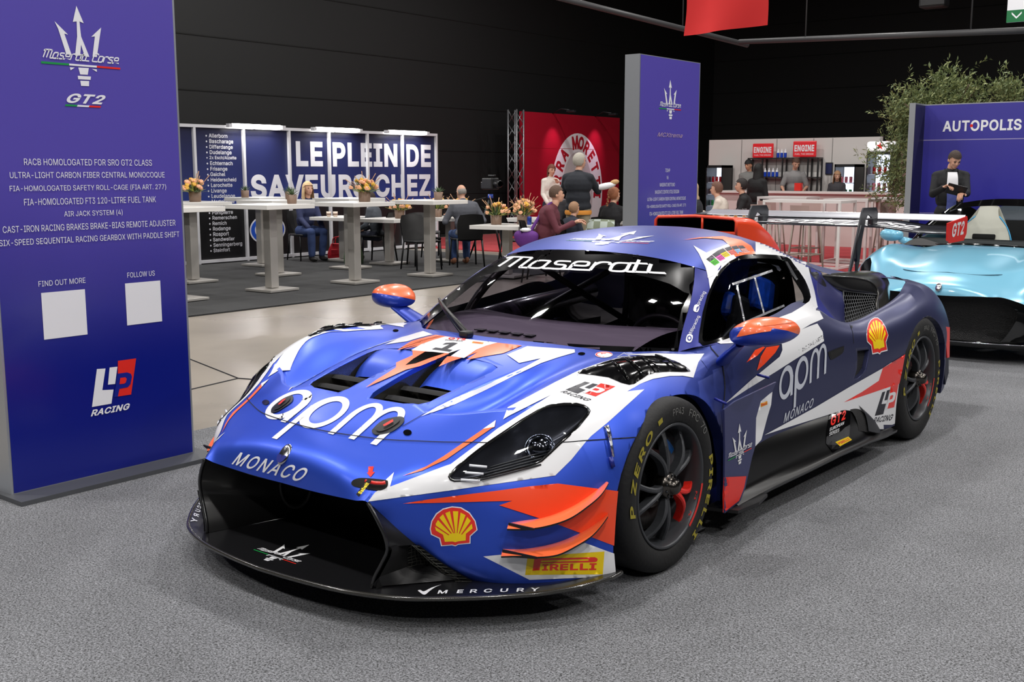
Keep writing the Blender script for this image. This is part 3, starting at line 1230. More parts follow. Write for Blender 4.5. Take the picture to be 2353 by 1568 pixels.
# pale spear on the bonnet edge
D(B, M_WHITE, qs(Q2, (1650, 345), (1860, 257), (2350, 291), (2355, 322), (2180, 372), (2000, 432), (1700, 572), (1400, 722), (1100, 862), (760, 985), (920, 890), (1100, 800), (1400, 672), (1700, 535), (1850, 465), (2003, 382), (1775, 432)), mirror=True)
D(B, M_ORANGE2, qs(Q2, (1550, 221), (1805, 250), (1612, 330), (1420, 362), (1225, 402), (1345, 318), (1265, 350), (1205, 380), (1250, 335), (1330, 295), (1430, 255)), mirror=True)
D(B, M_WHITE, qs(Q2, (1008, 157), (1550, 221), (1430, 255), (1330, 295), (1205, 382), (1065, 362), (1170, 290), (1040, 333), (655, 302), (755, 240), (880, 195)))
D(B, M_ORANGE2, qs(Q2, (668, 303), (672, 355), (500, 430), (498, 480), (400, 545), (300, 605), (185, 688), (350, 618), (600, 505), (750, 467), (900, 405), (1050, 338), (850, 318)))
D(B, M_ORANGE2, qs(Q2, (1065, 362), (1178, 379), (1070, 415), (940, 470), (995, 400), (1030, 365)))
D(B, M_BLACK, qs(Q2, (595, 458), (680, 390), (800, 318), (880, 320), (1000, 335), (860, 380), (700, 440)))
words(B, '1', qs(Q2, (870, 292), (1055, 318), (1185, 235), (1035, 214)), M_NAVYTXT, bold=.03)
words(B, 'GT2', qs(Q2, (1030, 188), (1215, 200), (1225, 180), (1055, 166)), M_RED, bold=.03)
words(B, 'EUROPEAN', qs(Q2, (1005, 198), (1185, 212), (1195, 203), (1020, 190)), M_NAVYTXT, bold=.02)
D(B, mat('amber_print', (245, 170, 30), .4), qs(Q2, (1283, 226), (1398, 238), (1410, 222), (1295, 210)))
words(B, 'PIRELLI', qs(Q2, (1297, 225), (1392, 234), (1400, 224), (1305, 214)), M_RED, bold=.03)

f_apm = fit_homography([(.92, 0), (2.33, 0), (2.88, 0), (3.43, 0), (1.2, -.45), (.47, .5), (1.65, .5), (1.62, 1), (2.6, 1), (3.15, 1), (.48, 1)],
                       qs(Q1, (850, 1140), (1352, 1245), (1570, 1311), (1797, 1383), (780, 1313), (910, 955), (1308, 1010), (1500, 868), (1830, 938), (2075, 990), (1090, 808)))
for P in APM:
    D(B, M_WHITE, *[mapped(f_apm, densify(q, .12)) for q in P])
words(B, 'MONACO', qs(B1, (612, 125), (1335, 312), (1450, 178), (712, 0)), M_WHITE, bold=.012, spacing=1.12)
# tow eye recess and arrow
D(B, M_RED, qs(B2, (102, 52), (148, 50), (138, 98), (158, 98), (120, 143), (88, 105), (100, 102)))
# bumper
D(B, M_ORANGE, qs(B2, (402, 371), (620, 335), (900, 298), (1200, 262), (1500, 222), (1750, 196), (2080, 238), (2275, 262), (2262, 400), (2250, 560), (2240, 738), (2050, 665), (1750, 552), (1580, 495), (1240, 386), (1355, 347)), mirror=True)
D(B, M_WHITE, qs(B2, (1102, 830), (1255, 815), (1480, 830), (1800, 790), (1985, 712), (2240, 806), (2256, 1005), (1505, 1034), (1290, 925)), mirror=True)
put_pirelli(B, B2)
put_shell(B, B2)
f_lp = fit_homography([(455, 543), (423, 703), (512, 690), (639, 495), (606, 652), (414, 742), (598, 714)],
                      qs(Q3, (1635, 383), (1412, 500), (1560, 528), (1992, 467), (1762, 567), (1350, 528), (1660, 618)))
put_lp(B, f_lp, M_NAVYTXT, M_WHITE)
f_lpr = fit_homography([(455, 543), (423, 703), (512, 690), (639, 495), (606, 652)], qs(Q1, (960, 282), (800, 352), (850, 372), (1188, 272), (900, 378)))
put_lp(B, f_lpr, M_NAVYTXT, M_WHITE)
D(B, M_WHITE, mapped(Q3, ell(1860, 82, 102, 35)))
D(B, M_RED, mapped(Q3, ell(1860, 82, 96, 31)), mapped(Q3, ell(1860, 82, 80, 25)))
words(B, 'E', qs(Q3, (1840, 98), (1895, 100), (1885, 66), (1825, 66)), M_RED, bold=.02)
D(B, M_WHITE, qs(Q3, (2010, 112), (2095, 58), (2175, 105)))
D(B, M_BLUE, qs(Q3, (2030, 108), (2094, 67), (2158, 103)))
# panel gaps
M_GAP = mat('panel_gap', (12, 13, 24), .8)


def gap(on, pts, wd=1.6, **k):
    D(on, M_GAP, stroke_poly(pts, wd)[0], g=400, **k)


gap(B, smooth2(qs(Q1, (485, 880), (530, 940), (640, 1035), (830, 1108), (1100, 1185), (1400, 1248), (1900, 1315), (2300, 1335)) + qs(Q3, (0, 1100), (300, 1103), (530, 1108)), 5, False), 1.8)
gap(B, qs(Q3, (1355, 1100), (1450, 1095), (1660, 1078), (2235, 1040)), 2.2)
gap(B, qs(Q1, (2100, 1180), (2270, 1080), (2340, 1040)), 1.2)
gap(B, qs(A1, (-75, 845), (-20, 950), (40, 1020), (78, 1110), (92, 1200), (98, 1300), (92, 1400), (78, 1490)), 2.2)
for c in [(2153, 1243, 44, 30), (683, 930, 38, 26)]:
    D(B, M_BLACK, mapped(Q1, ell(*c, n=20)))
D(B, M_BLACK, mapped(Q3, ell(1600, 70, 42, 16, n=16)))
D(B, M_BLACK, mapped(Q1, ell(2030, 183, 30, 12, n=16)))

# ---- flank
WALL = [W[-1],
        [(.80, 2.02, .70), (.735, 2.03, .78), (.69, 2.07, .85), (.635, 2.14, .91), (.595, 2.22, .955)],
        [(.73, 2.24, .66), (.70, 2.29, .74), (.668, 2.345, .81), (.625, 2.31, .875), (.583, 2.26, .94)],
        [(.71, 2.30, .655), (.69, 2.33, .73), (.655, 2.385, .84), (.61, 2.36, .89), (.57, 2.32, .935)]]
wall_mb = MB()
wall_mb.grid(surf(WALL, .03))
wall_bm = to_bm(wall_mb)
LIV['wall'] = [wall_bm, BVHTree.FromBMesh(wall_bm), None]
DECALS['wall'] = []
SB = ('body', 'side', 'wall')
RO = ('roof', 'side', 'wall')
D(('body', 'side', 'roof', 'wall'), M_WHITE, qs(A1, (90, 1450), (300, 1312), (560, 1152), (700, 1062), (860, 962), (990, 880), (978, 795), (930, 722), (870, 742), (790, 775), (870, 728), (985, 678), (960, 630), (930, 560), (905, 430), (870, 300), (850, 215), (820, 150), (740, 70), (640, 30), (520, 5), (375, -12), (375, 300), (200, 700), (60, 800), (-20, 870), (60, 905), (150, 900), (400, 880), (610, 905), (615, 960), (590, 1020), (330, 1232)), minus=[WIN_PX], g=4, dens=4)
D(RO, M_WHITE, qs(K2, (690, 200), (760, 240), (880, 190), (918, 262), (940, 330), (850, 450), (780, 440), (772, 385), (755, 320), (720, 245)), minus=[WIN_PX])
D(SB, M_ORANGE, qs(A1, (292, 1072), (370, 960), (440, 930), (460, 935), (390, 1010)))
D(SB, M_ORANGE, qs(A1, (385, 1145), (420, 1020), (470, 935), (590, 918), (550, 985), (450, 1090)))
words(B, 'PHILIPPE PRETTE', qs(A1, (798, 978), (988, 852), (984, 820), (792, 945)), M_NAVYTXT, bold=.03)
D(B, M_GREEN, qs(A1, (760, 960), (768, 955), (776, 985), (768, 990)))
D(B, M_RED, qs(A1, (778, 948), (788, 942), (796, 972), (787, 978)))
f_apd = fit_homography([(0, .5), (.92, 0), (1.2, -.45), (2.33, 0), (2.88, 0), (3.43, 0), (.45, 1), (1.62, 1), (2.6, 1), (3.15, 1)],
                       qs(A1, (582, 1290), (693, 1378), (718, 1467), (873, 1262), (936, 1218), (1000, 1172), (655, 1105), (802, 1013), (905, 945), (970, 905)))
M_SILV = mat('silver_print', (205, 210, 222), .35, .1)
for P in APM:
    D(B, M_SILV, *[mapped(f_apd, densify(q, .12)) for q in P])
words(B, 'MONACO', qs(K2, (1175, 1160), (1330, 1072), (1342, 1020), (1185, 1105)), M_SILV, bold=.01, spacing=1.1)
D(B, M_WHITE, qs(K2, (1072, 1224), (1345, 1075), (1530, 965), (1712, 862), (1760, 830), (1800, 945), (1785, 1060), (1775, 1195), (1660, 1190), (1590, 1140), (1545, 1110), (1430, 1110), (1180, 1188)))
D(B, M_RED, qs(K2, (1500, 1047), (1600, 990), (1690, 930), (1712, 862), (1833, 787), (1818, 870), (1802, 945)))
D(B, M_WHITE, qs(K2, (1045, 1040), (1115, 990), (1108, 1060), (1090, 1120), (1055, 1250), (1018, 1290), (1000, 1290), (1005, 1130)))
D(B, mat('amber_print', (245, 170, 30), .4), qs(A1, (418, 1440), (478, 1418), (480, 1450), (420, 1475)))
words(B, 'PIRELLI', qs(A1, (424, 1466), (475, 1446), (474, 1428), (424, 1448)), M_RED, bold=.03)
f_sh = fit_homography([(850, 394), (636, 590), (1053, 600), (735, 741), (991, 718), (860, 742)], qs(A1, (1450, 668), (1373, 835), (1577, 830), (1428, 1008), (1556, 965), (1492, 992)))
put_shell(B, f_sh)
f_lps = fit_homography([(455, 543), (423, 703), (512, 690), (639, 495), (606, 652), (414, 742), (606, 700)],
                       qs(KR, (122, 955), (42, 1225), (140, 1198), (305, 860), (260, 1115), (18, 1290), (235, 1230)))
put_lp(B, f_lps, M_NAVYTXT, M_WHITE)
gap(B, qs(A1, (1225, 730), (1250, 800), (1260, 900)), .9)
# door handle recess
D(B, M_SATB, smooth2(qs(A1, (1030, 985), (1045, 970), (1160, 925), (1170, 935), (1165, 975), (1140, 1000), (1065, 1045), (1045, 1035)), 3))
D(B, M_MATTB, smooth2(qs(A1, (1045, 990), (1055, 980), (1155, 938), (1160, 945), (1152, 968), (1075, 1020), (1055, 1022)), 3))
D(B, M_STEEL, mapped(A1, ell(1240, 752, 9, 12, n=12)))
# ---- roof

D(RO, M_ORANGE2, qs(A3, (280, 348), (400, 330), (560, 322), (690, 348), (760, 390), (795, 448), (720, 452), (640, 470), (620, 400), (560, 345), (430, 335)), minus=[WIN_PX])
D(RO, M_WHITE, qs(A3, (375, 423), (440, 490), (530, 415), (620, 400), (640, 470), (560, 510), (500, 600), (452, 620), (445, 560), (410, 470)), minus=[WIN_PX])
for i, (c, q) in enumerate([((90, 200, 60), ((440, 488), (480, 458), (535, 510), (500, 532))), ((230, 90, 180), ((482, 455), (518, 430), (575, 482), (540, 500))), ((245, 215, 50), ((515, 430), (560, 410), (612, 460), (575, 475))), ((240, 120, 110), ((568, 410), (610, 397), (655, 448), (620, 458))), ((150, 190, 235), ((618, 398), (655, 390), (705, 440), (665, 448))), ((235, 170, 160), ((662, 392), (700, 390), (752, 436), (710, 442)))]):
    q = list(q)
    D(RO, mat('sticker_colour_%d' % i, c, .4), mapped(A3, q))
    D(RO, M_NAVYTXT, mapped(A3, [q[0], q[1], tuple(lerp(q[1][k], q[2][k], .42) for k in (0, 1)), tuple(lerp(q[0][k], q[3][k], .42) for k in (0, 1))]))
    words(RO, '2023', mapped(A3, [tuple(lerp(q[3][k], q[0][k], .1) for k in (0, 1)), tuple(lerp(q[2][k], q[1][k], .1) for k in (0, 1)), tuple(lerp(q[2][k], q[1][k], .45) for k in (0, 1)), tuple(lerp(q[3][k], q[0][k], .45) for k in (0, 1))]), M_NAVYTXT)
f_tr = fit_homography([(255, 282), (630, 282), (433, 30), (450, 374)], qs(KS, (1190, 150), (1770, 170), (1660, 95), (1385, 190)))
f_tr = fit_homography([(255, 265), (630, 265), (433, 31), (452, 372), (340, 105), (546, 112)], qs(KS, (1190, 150), (1755, 172), (1655, 98), (1400, 188), (1420, 110), (1775, 122)))
put_trident('roof', f_tr)
# ---- screen: black sun strip and border, name
VIS = qs(KS, (745, 255), (860, 225), (1022, 212), (1325, 217), (1660, 243), (1900, 292), (2030, 322), (2065, 350), (2060, 400), (2015, 518), (1880, 452), (1700, 400), (1500, 360), (1300, 340), (1100, 335), (900, 342), (700, 372), (560, 412))
D('ws', M_BLACK, smooth2(VIS, 3))
f_mas = fit_homography([(0, 0), (1, 0), (.97, 1.4), (.06, 1.4), (.5, 0)], qs(KS, (690, 350), (1835, 410), (1740, 305), (785, 268), (1230, 318)))
ps, L = script_polys('Maserati', .21)
for P in ps:
    D('ws', M_WHITE, mapped(f_mas, [(x / L, y) for x, y in P]), g=30, dens=12)
D('ws', M_BLACK, qs(KS, (170, 760), (160, 740), (300, 600), (470, 470), (560, 405), (640, 400), (540, 470), (380, 600), (215, 735), (300, 765), (700, 815), (1100, 850), (1400, 868), (1700, 880), (1905, 890), (1960, 620), (2015, 515), (2030, 520), (2000, 640), (1935, 930), (1700, 915), (1240, 895), (640, 845)))
for a, b in [(1022, 220), (1325, 224), (1660, 252), (2040, 332), (1990, 590), (1900, 895), (1240, 888), (645, 840), (275, 775), (470, 470), (770, 262)]:
    D('ws', M_STEEL, mapped(KS, ell(a, b, 12, 8, n=12)))
# words on the pillar
words(SB, 'lpracing', qs(KS, (2082, 598), (2128, 510), (2100, 500), (2055, 590)), M_WHITE)
words(SB, '88lpracing', qs(KS, (2032, 792), (2088, 672), (2062, 665), (2005, 785)), M_WHITE)
D(SB, M_WHITE, smooth2(qs(KS, (2040, 612), (2050, 592), (2078, 600), (2068, 640), (2040, 635)), 3))
words(SB, 'f', qs(KS, (2052, 636), (2068, 634), (2078, 602), (2060, 604)), M_DEEP, bold=.03)
icon = qs(KS, (1988, 838), (2000, 792), (2034, 800), (2022, 845))
D(SB, M_WHITE, smooth2(icon, 3))
D(SB, M_DEEP, smooth2(mapped(KS, ell(2011, 819, 15, 18, n=14)), 1))
D(SB, M_WHITE, mapped(KS, ell(2011, 819, 8, 10, n=12)))

# ------------------------------------------------------------------ the panels become parts of the car
DOOR = on_ax(BV_BODY, qs(A1, (-75, 845), (-20, 950), (40, 1020), (78, 1110), (92, 1200), (98, 1300), (92, 1400)), 1, 2) + [(.47, .34), (1.60, .34), (1.70, .60), (1.76, .80), (1.70, .92), (.60, .86)]


def panel_mats(ds, base):
    ms = list(base)
    for _, _, m in ds:
        if m not in ms:
            ms.append(m)
    return ms


def finish(bm, ds, name, base, flt=None, label=None, thick=None):
    """one mesh: the panel plus the foils on it"""
    ms = panel_mats(ds, base)
    for P3, T, m in ds:
        mi = ms.index(m)
        vs = {}
        for t in T:
            c = (P3[t[0]] + P3[t[1]] + P3[t[2]]) / 3
            if flt and not flt(c):
                continue
            q = []
            for i in t:
                if i not in vs:
                    vs[i] = bm.verts.new(P3[i])
                q.append(vs[i])
            try:
                f = bm.faces.new(q)
            except ValueError:
                continue
            f.material_index = mi
            f.smooth = True
            f.normal_update()
            if f.normal.dot(CAM_LOC - c) < 0 and c.x > -.2:
                f.normal_flip()
    return bm_obj(bm, name, ms, car, label)


# doors come out of the flank
for f in body_bm.faces:
    f.tag = False
in_door = lambda c, s_: (c.x * s_ > .75) and inpoly(c.y, c.z, DOOR)
doors = []
for s_ in (1, -1):
    d = body_bm.copy()
    cut_poly(d, DOOR, (1, 2), lambda c: c.x * s_ > .75, remove=False)
    bmesh.ops.delete(d, geom=[f for f in d.faces if not in_door(f.calc_center_median(), s_)], context='FACES')
    doors.append((s_, d))
    cut_poly(body_bm, DOOR, (1, 2), lambda c: c.x * s_ > .75)
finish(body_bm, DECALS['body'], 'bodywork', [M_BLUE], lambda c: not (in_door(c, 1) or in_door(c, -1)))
for s_, d in doors:
    finish(d, DECALS['body'], 'door', [M_BLUE], lambda c: in_door(c, s_))
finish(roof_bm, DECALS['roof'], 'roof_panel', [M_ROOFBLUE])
for s_ in (1, -1):
    c = side_open.copy()
    bmesh.ops.delete(c, geom=[f for f in c.faces if f.calc_center_median().x * s_ < 0], context='FACES')
    finish(c, DECALS['side'], 'cabin_pillar', [M_DEEP], lambda q: q.x * s_ > 0)
# glass
for s_ in (1, -1):
    c = glass_bm.copy()
    bmesh.ops.delete(c, geom=[f for f in c.faces if f.calc_center_median().x * s_ < 0], context='FACES')
    for v in c.verts:
        v.co.x -= s_ * .004
    DECALS['tmp'] = []
    LIV['tmp'] = [None, BV_SIDE, None]
    if s_ > 0:
        inner = qs(A1, (-105, 850), (-75, 640), (-38, 480), (15, 360), (75, 260), (150, 185), (245, 148), (350, 138), (480, 138), (610, 150), (650, 200), (700, 300), (760, 395), (800, 470), (797, 535), (700, 598), (560, 655), (380, 730), (200, 800), (60, 850), (-60, 885))
        inner = smooth2(inner, 3)
        D('tmp', M_BLACK, WIN_PX, minus=[inner])
        # sliding hatch in the plastic pane
        M_RAIL = mat('clear_rail', (150, 152, 158), .2, .2)
        for a, b, w_ in [((165, 370), (525, 245), 5.5), ((205, 375), (275, 715), 4), ((360, 290), (450, 640), 4), ((245, 725), (630, 560), 5)]:
            D('tmp', M_RAIL, stroke_poly(qs(A1, a, b), w_)[0])
        D('tmp', M_BLACK, qs(A1, (625, 150), (690, 150), (740, 220), (800, 300), (850, 400), (868, 480), (810, 480), (770, 400), (710, 310)))
        D('tmp', M_DKGREY, qs(A1, (640, 165), (660, 165), (755, 325), (740, 335), (700, 280)))
    finish(c, DECALS['tmp'], 'side_window', [M_SIDEGLASS])
finish(ws_bm, DECALS['ws'], 'windscreen', [M_GLASS])
glass_bm.free()

# ---- head lamps: bowl, reflector, light blades, lens
for s_ in (1, -1):
    P = [Vector((v.x * s_, v.y, v.z)) for v in LAMP3]
    n = len(P)
    cen = sum(P, Vector()) / n
    ax = Vector((.35 * s_, -.62, .70)).normalized()
    mb = MB()
    rings = [P, [lerp(p_, cen, .12) - ax * .035 for p_ in P], [lerp(p_, cen, .45) - ax * .075 for p_ in P], [lerp(p_, cen, .98) - ax * .085 for p_ in P]]
    mb.grid(np.array([[tuple(q) for q in r] for r in rings]), 0, closed=True)
    lamp = mb.build('head_lamp', [mat('lamp_bowl', (84, 86, 92), .3, .6)], car)
    m2 = MB()
    m2.tube([tuple(q) for q in P], .006, 0, 6, closed=True)
    m2.build('lamp_seal', M_BLACK, lamp)
    # projector
    base = Vector((.775 * s_, -.56, .565))
    m3 = MB()
    rot = ax.to_track_quat('Z', 'Y').to_matrix()
    prof = [(.002, .030), (.022, .026), (.036, .012), (.042, -.005), (.047, .004), (.052, .006), (.053, -.03)]
    m3.lathe(prof, 28)
    m3.xform(Matrix.Translation(base) @ rot.to_4x4())
    m3.build('projector', [mat('lamp_chrome', (120, 124, 135), .12, 1.0)], lamp)
    m4 = MB()
    for k in range(3):   # three light blades low at the nose
        a = Vector((.655 * s_, -.835 + .022 * k, .490 + .020 * k))
        b = Vector((.705 * s_, -.795 + .018 * k, .486 + .020 * k))
        m4.tube([a, b], .0045, 0, 6)
    m4.build('light_blade', mat('lamp_white', (225, 228, 235), .3), lamp)
    m5 = MB()
    for k in range(5):
        a = Vector((.70 * s_, -.80 + .016 * k, .487 + .008 * k))
        b = Vector((.815 * s_, -.605 + .012 * k, .520 + .010 * k))
        m5.tube([a, b], .0035, 0, 6)
    m5.build('lamp_fin', M_DKGREY, lamp)
    lb = lens_src.copy()
    LA = [(x * s_, y) for x, y in LAMP]
    ins = set(cut_poly(lb, LA, (0, 1), lambda c: c.x * s_ > .5 and c.z > .4, remove=False))
    bmesh.ops.delete(lb, geom=[f for f in lb.faces if f not in ins], context='FACES')
    bm_obj(lb, 'lens', [M_LENS], lamp)
lens_src.free()
side_bm.free()

# ---- bonnet vents: carbon walls, blades, coloured ramp
for s_ in (1, -1):
    mb = MB()
    top = []
    for x, y in VENT:
        l = BV_BODY.ray_cast(Vector((x * s_, y, 2)), Vector((0, 0, -1)))[0]
        top.append(l - Vector((0, 0, .002)))
    low = [Vector((q.x * .985, q.y, q.z - .17)) for q in top]
    mb.grid(np.array([[tuple(q) for q in top], [tuple(q) for q in low]]), 0, closed=True)
    mb.v += [tuple(q) for q in low]
    k = len(mb.v) - len(low)
    mb.f.append(tuple(range(k, k + len(low))))
    mb.m.append(1)
    mb.sm.append(False)
    v = mb.build('bonnet_vent', [M_CARBL, M_MATTB], car)
    for j in range(2):
        y = -.60 + .085 * j
        b = MB()
        g = [[(s_ * x, y + dy, .655 + .022 * j - dz) for x in (.065, .12, .2, .28, .325)] for dy, dz in ((0, .005), (.02, -.006), (.055, .0), (.10, .035))]
        b.grid(g)
        b.build('vent_blade', M_MATTB, v)
    r = MB()
    rows = []
    for t, (xi, yi, xo, yo) in enumerate([(.062, -.165, .345, -.225), (.064, -.20, .342, -.26), (.068, -.27, .338, -.31), (.072, -.35, .328, -.36), (.076, -.42, .315, -.40)]):
        dz = (0.0, .002, .013, .034, .066)[t]
        row = []
        for u in np.linspace(0, 1, 9):
            x, y = lerp(xi, xo, u), lerp(yi, yo, u)
            z = BV_BODY.ray_cast(Vector((x * s_, y, 2)), Vector((0, 0, -1)))[0].z
            e = max(0, 1 - min(u, 1 - u) / .13) if t else 0
            row.append((x * s_, y, z - dz - (.012 * e * e * min(1, t / 2)) + (.0008 if t == 0 else 0)))
        rows.append(row)
    r.grid(surf(rows, .012))
    r.build('vent_ramp', M_BLUE, v)

# ---- fender-top louvres
GR = qs(K2, (62, 893), (80, 880), (140, 860), (230, 828), (320, 808), (400, 800), (480, 800), (540, 812), (600, 832), (650, 860), (672, 882), (640, 886), (560, 884), (480, 888), (440, 902), (400, 930), (370, 950), (340, 955), (300, 945), (230, 915), (140, 902))
V2, T2 = triangulate([GR], 9, 6)
gv = [hit(BV_BODY, *q) for q in V2]
for s_ in (1, -1):
    mb = MB()
    inside_d = [min(math.hypot(q[0] - g[0], q[1] - g[1]) for g in densify(GR, 4)) for q in V2]
    vs = []
    for (l, n, i), dd in zip(gv, inside_d):
        n = n if n.z > 0 else -n
        q = l + n * (.004 + .010 * min(1, dd / 16))
        vs.append((q.x * s_, q.y, q.z))
    mb.add(vs, T2 if s_ > 0 else [t[::-1] for t in T2])
    lv = mb.build('fender_louvre', [M_BLACK], car)
    for k in range(4):   # louvre ribs
        m2 = MB()
        a, b = K2(*(lerp(250, 480, k / 3), lerp(842, 806, k / 3))), K2(*(lerp(330, 590, k / 3), lerp(935, 872, k / 3)))
        pts = []
        for t in np.linspace(0, 1, 8):
            l, n, i = hit(BV_BODY, lerp(a[0], b[0], t), lerp(a[1], b[1], t))
            n = n if n.z > 0 else -n
            q = l + n * (.012 + .010 * math.sin(PI * t))
            pts.append((q.x * s_, q.y, q.z))
        m2.tube(pts, .0045, 0, 6)
        m2.build('louvre_rib', M_BLACK, lv)

# ---- quick-release latches of the bonnet, nose badge, tow strap, fender clamps
for s_ in (1, -1):
    mb = MB()
    cx, cy = (892.1, 980.2)
    pl = mapped(Q1, smooth2([(1785, 1235), (1800, 1205), (1900, 1120), (2050, 1083), (2105, 1088), (2122, 1108), (2100, 1160), (1990, 1240), (1860, 1270), (1810, 1265)], 3))
    inn = mapped(Q1, smooth2([(1830, 1225), (1850, 1195), (1940, 1130), (2050, 1102), (2075, 1110), (2060, 1150), (1960, 1215), (1870, 1245)], 3))
    rd = qs(Q1, (1905, 1190), (1990, 1140), (2010, 1132), (2012, 1155), (1940, 1195), (1915, 1203))
    for P, li, mi in ((pl, .004, 0), (inn, .0075, 1), (rd, .013, 2)):
        V2, T2 = triangulate([P], 12, 8)
        vv = []
        for q in V2:
            l, n, i = hit(BV_BODY, *q)
            n = n if n.z > 0 else -n
            l = l + n * li
            vv.append((l.x * s_, l.y, l.z))
        mb.add(vv, T2 if s_ > 0 else [t[::-1] for t in T2], mi, False)
        n_ = len(vv)
    mb.build('bonnet_latch', [M_DKGREY, M_SATB, M_RED], car)
mb = MB()
l, n, i = hit(BV_BODY, 653, 1044)
n = Vector((0, -.8, .6))
rot = n.to_track_quat('Z', 'Y').to_matrix()
mb.lathe([(.0, .006), (.024, .005), (.030, .003), (.033, -.002)], 28, 0)
mb.v = [(x * .78, y * 1.25, z) for x, y, z in mb.v]
tri = MB()
mb.xform(Matrix.Translation(l) @ rot.to_4x4())
badge = mb.build('nose_badge', [M_STEEL], car)
b2 = MB()
c_ = ell(0, -.006, .0235, .030, 24, PI, 2 * PI)
b2.flat(c_, (0, 0, .0066), (1, 0, 0), (0, 1, 0))
for P in TRIDENT:
    b2.flat([((x - 440) * .00010, (270 - y) * .00012 + .0) for x, y in P][::-1], (0, .0, .0070), (1, 0, 0), (0, 1, 0), 0, 1)
b2.xform(Matrix.Translation(l) @ rot.to_4x4())
b2.build('badge_enamel', [M_DEEP, M_NAVYTXT], badge)
# tow eye
LIVT = qs(B2, (-45, 195), (-30, 170), (20, 152), (100, 152), (255, 168), (275, 185), (270, 225), (235, 250), (180, 258), (60, 240), (0, 228), (-35, 215))
V2, T2 = triangulate([smooth2(LIVT, 3)], 10, 6)
mb = MB()
mb.add([tuple(hit(BV_BODY, *q)[0] + Vector((.001, -.003, .002))) for q in V2], T2)
mb.build('tow_recess', M_MATTB, car)
mb = MB()
pts = [hit(BV_BODY, *q)[0] + Vector((.006, -.016, .008)) for q in qs(B2, (95, 182), (120, 190), (180, 200), (240, 202), (268, 195))]
mb.tube(pts, .006, 0, 8)
mb.build('tow_eye', M_RED, car)
mb = MB()
a = [hit(BV_BODY, *q)[0] + Vector((.01, -.024, .010)) for q in qs(B2, (120, 175), (155, 178), (85, 300), (45, 282))]
a[2] += Vector((.01, -.02, 0)); a[3] += Vector((.01, -.02, 0))
mb.prism([(0, 0), ((a[1] - a[0]).length, 0), ((a[1] - a[0]).length, (a[2] - a[1]).length), (0, (a[3] - a[0]).length)], a[0], (a[1] - a[0]).normalized(), (a[3] - a[0]).normalized(), -.003)
strap = mb.build('tow_strap', [M_MATTB], car)
V, T, _, _ = text_mesh('Sabelt', bold=.03)
tm = MB()
O = a[3] + Vector((.001, -.0045, .002)); U = (a[0] - a[3]); Vv = (a[2] - a[3])
tm.add([O + U * (.12 + .76 * x) + Vv * (.9 - .75 * y) for x, y in V], T, 0, False)
tm.build('strap_print', M_YELL, strap)
for s_ in (1, -1):
    mb = MB()
    def P3(u, v, d=0):
        l, n, i = hit(BV_BODY, *Q3(u, v))
        n = n if n.x > 0 else -n
        l = l + n * d
        return Vector((l.x * s_, l.y, l.z))
    for (u0, v0, u1, v1, w_, d, mi) in [(1885, 915, 1915, 1045, .022, .006, 0), (1915, 1040, 1945, 1275, .014, .010, 0), (1895, 1060, 1930, 1240, .008, .016, 0), (1925, 1270, 1955, 1390, .02, .006, 1)]:
        mb.tube([P3(u0, v0, d), P3(u1, v1, d)], w_ / 2, mi, 4)
    mb.build('fender_clamp', [M_STEEL, M_DEEP], car)

# ---- canards
for s_ in (1, -1):
    for inn, out, tip in (
        [((1330, 540), (1450, 520), (1600, 498), (1750, 452), (1900, 382), (2050, 282), (2165, 188)), ((1310, 590), (1480, 590), (1650, 565), (1850, 500), (2000, 402), (2130, 290), (2195, 190)), .045],
        [((1275, 768), (1500, 762), (1700, 722), (1850, 672), (1980, 610), (2090, 540), (2193, 455)), ((1258, 830), (1440, 826), (1560, 835), (1750, 815), (1900, 745), (2060, 640), (2190, 480)), .045]):
        I = [hit(BV_BODY, *B2(*q))[0] for q in inn]
        O = []
        for k, q in enumerate(out):
            l, n, i = hit(BV_BODY, *B2(*q))
            O.append(l + (CAM_LOC - l).normalized() * (tip + .03 * math.sin(PI * k / 6)))
        top = [[tuple(a), tuple(lerp(a, b, .5) + Vector((0, 0, .004))), tuple(b)] for a, b in zip(I, O)]
        S1 = surf(top, .015)
        mb = MB()
        mb.grid(S1, 0)
        S2 = S1 - np.array([0, 0, .006])
        mb.grid(S2, 1, flip=True)
        mb.grid(np.stack([S1[:, -1], S2[:, -1]], 1), 1)
        mb.grid(np.stack([S1[0], S2[0]], 0), 1)
        mb.grid(np.stack([S1[-1], S2[-1]], 0), 1)
        if s_ < 0:
            mb.v = [(-x, y, z) for x, y, z in mb.v]
            mb.f = [f[::-1] for f in mb.f]
        cn = mb.build('canard', [M_ORANGE2, M_SATB], car)
        br = MB()
        q0, q1 = I[0], lerp(I[1], O[1], .6)
        br.prism([(0, -.012), ((q1 - q0).length * 1.6, .0), ((q1 - q0).length * 1.6, .006), (0, .012)], lerp(I[0], O[0], .5) + Vector((.004, -.004, 0)), (q1 - q0).normalized(), (0, 0, 1), -.006)
        if s_ < 0:
            br.v = [(-x, y, z) for x, y, z in br.v]
            br.f = [f[::-1] for f in br.f]
        br.build('canard_bracket', M_SATB, cn)

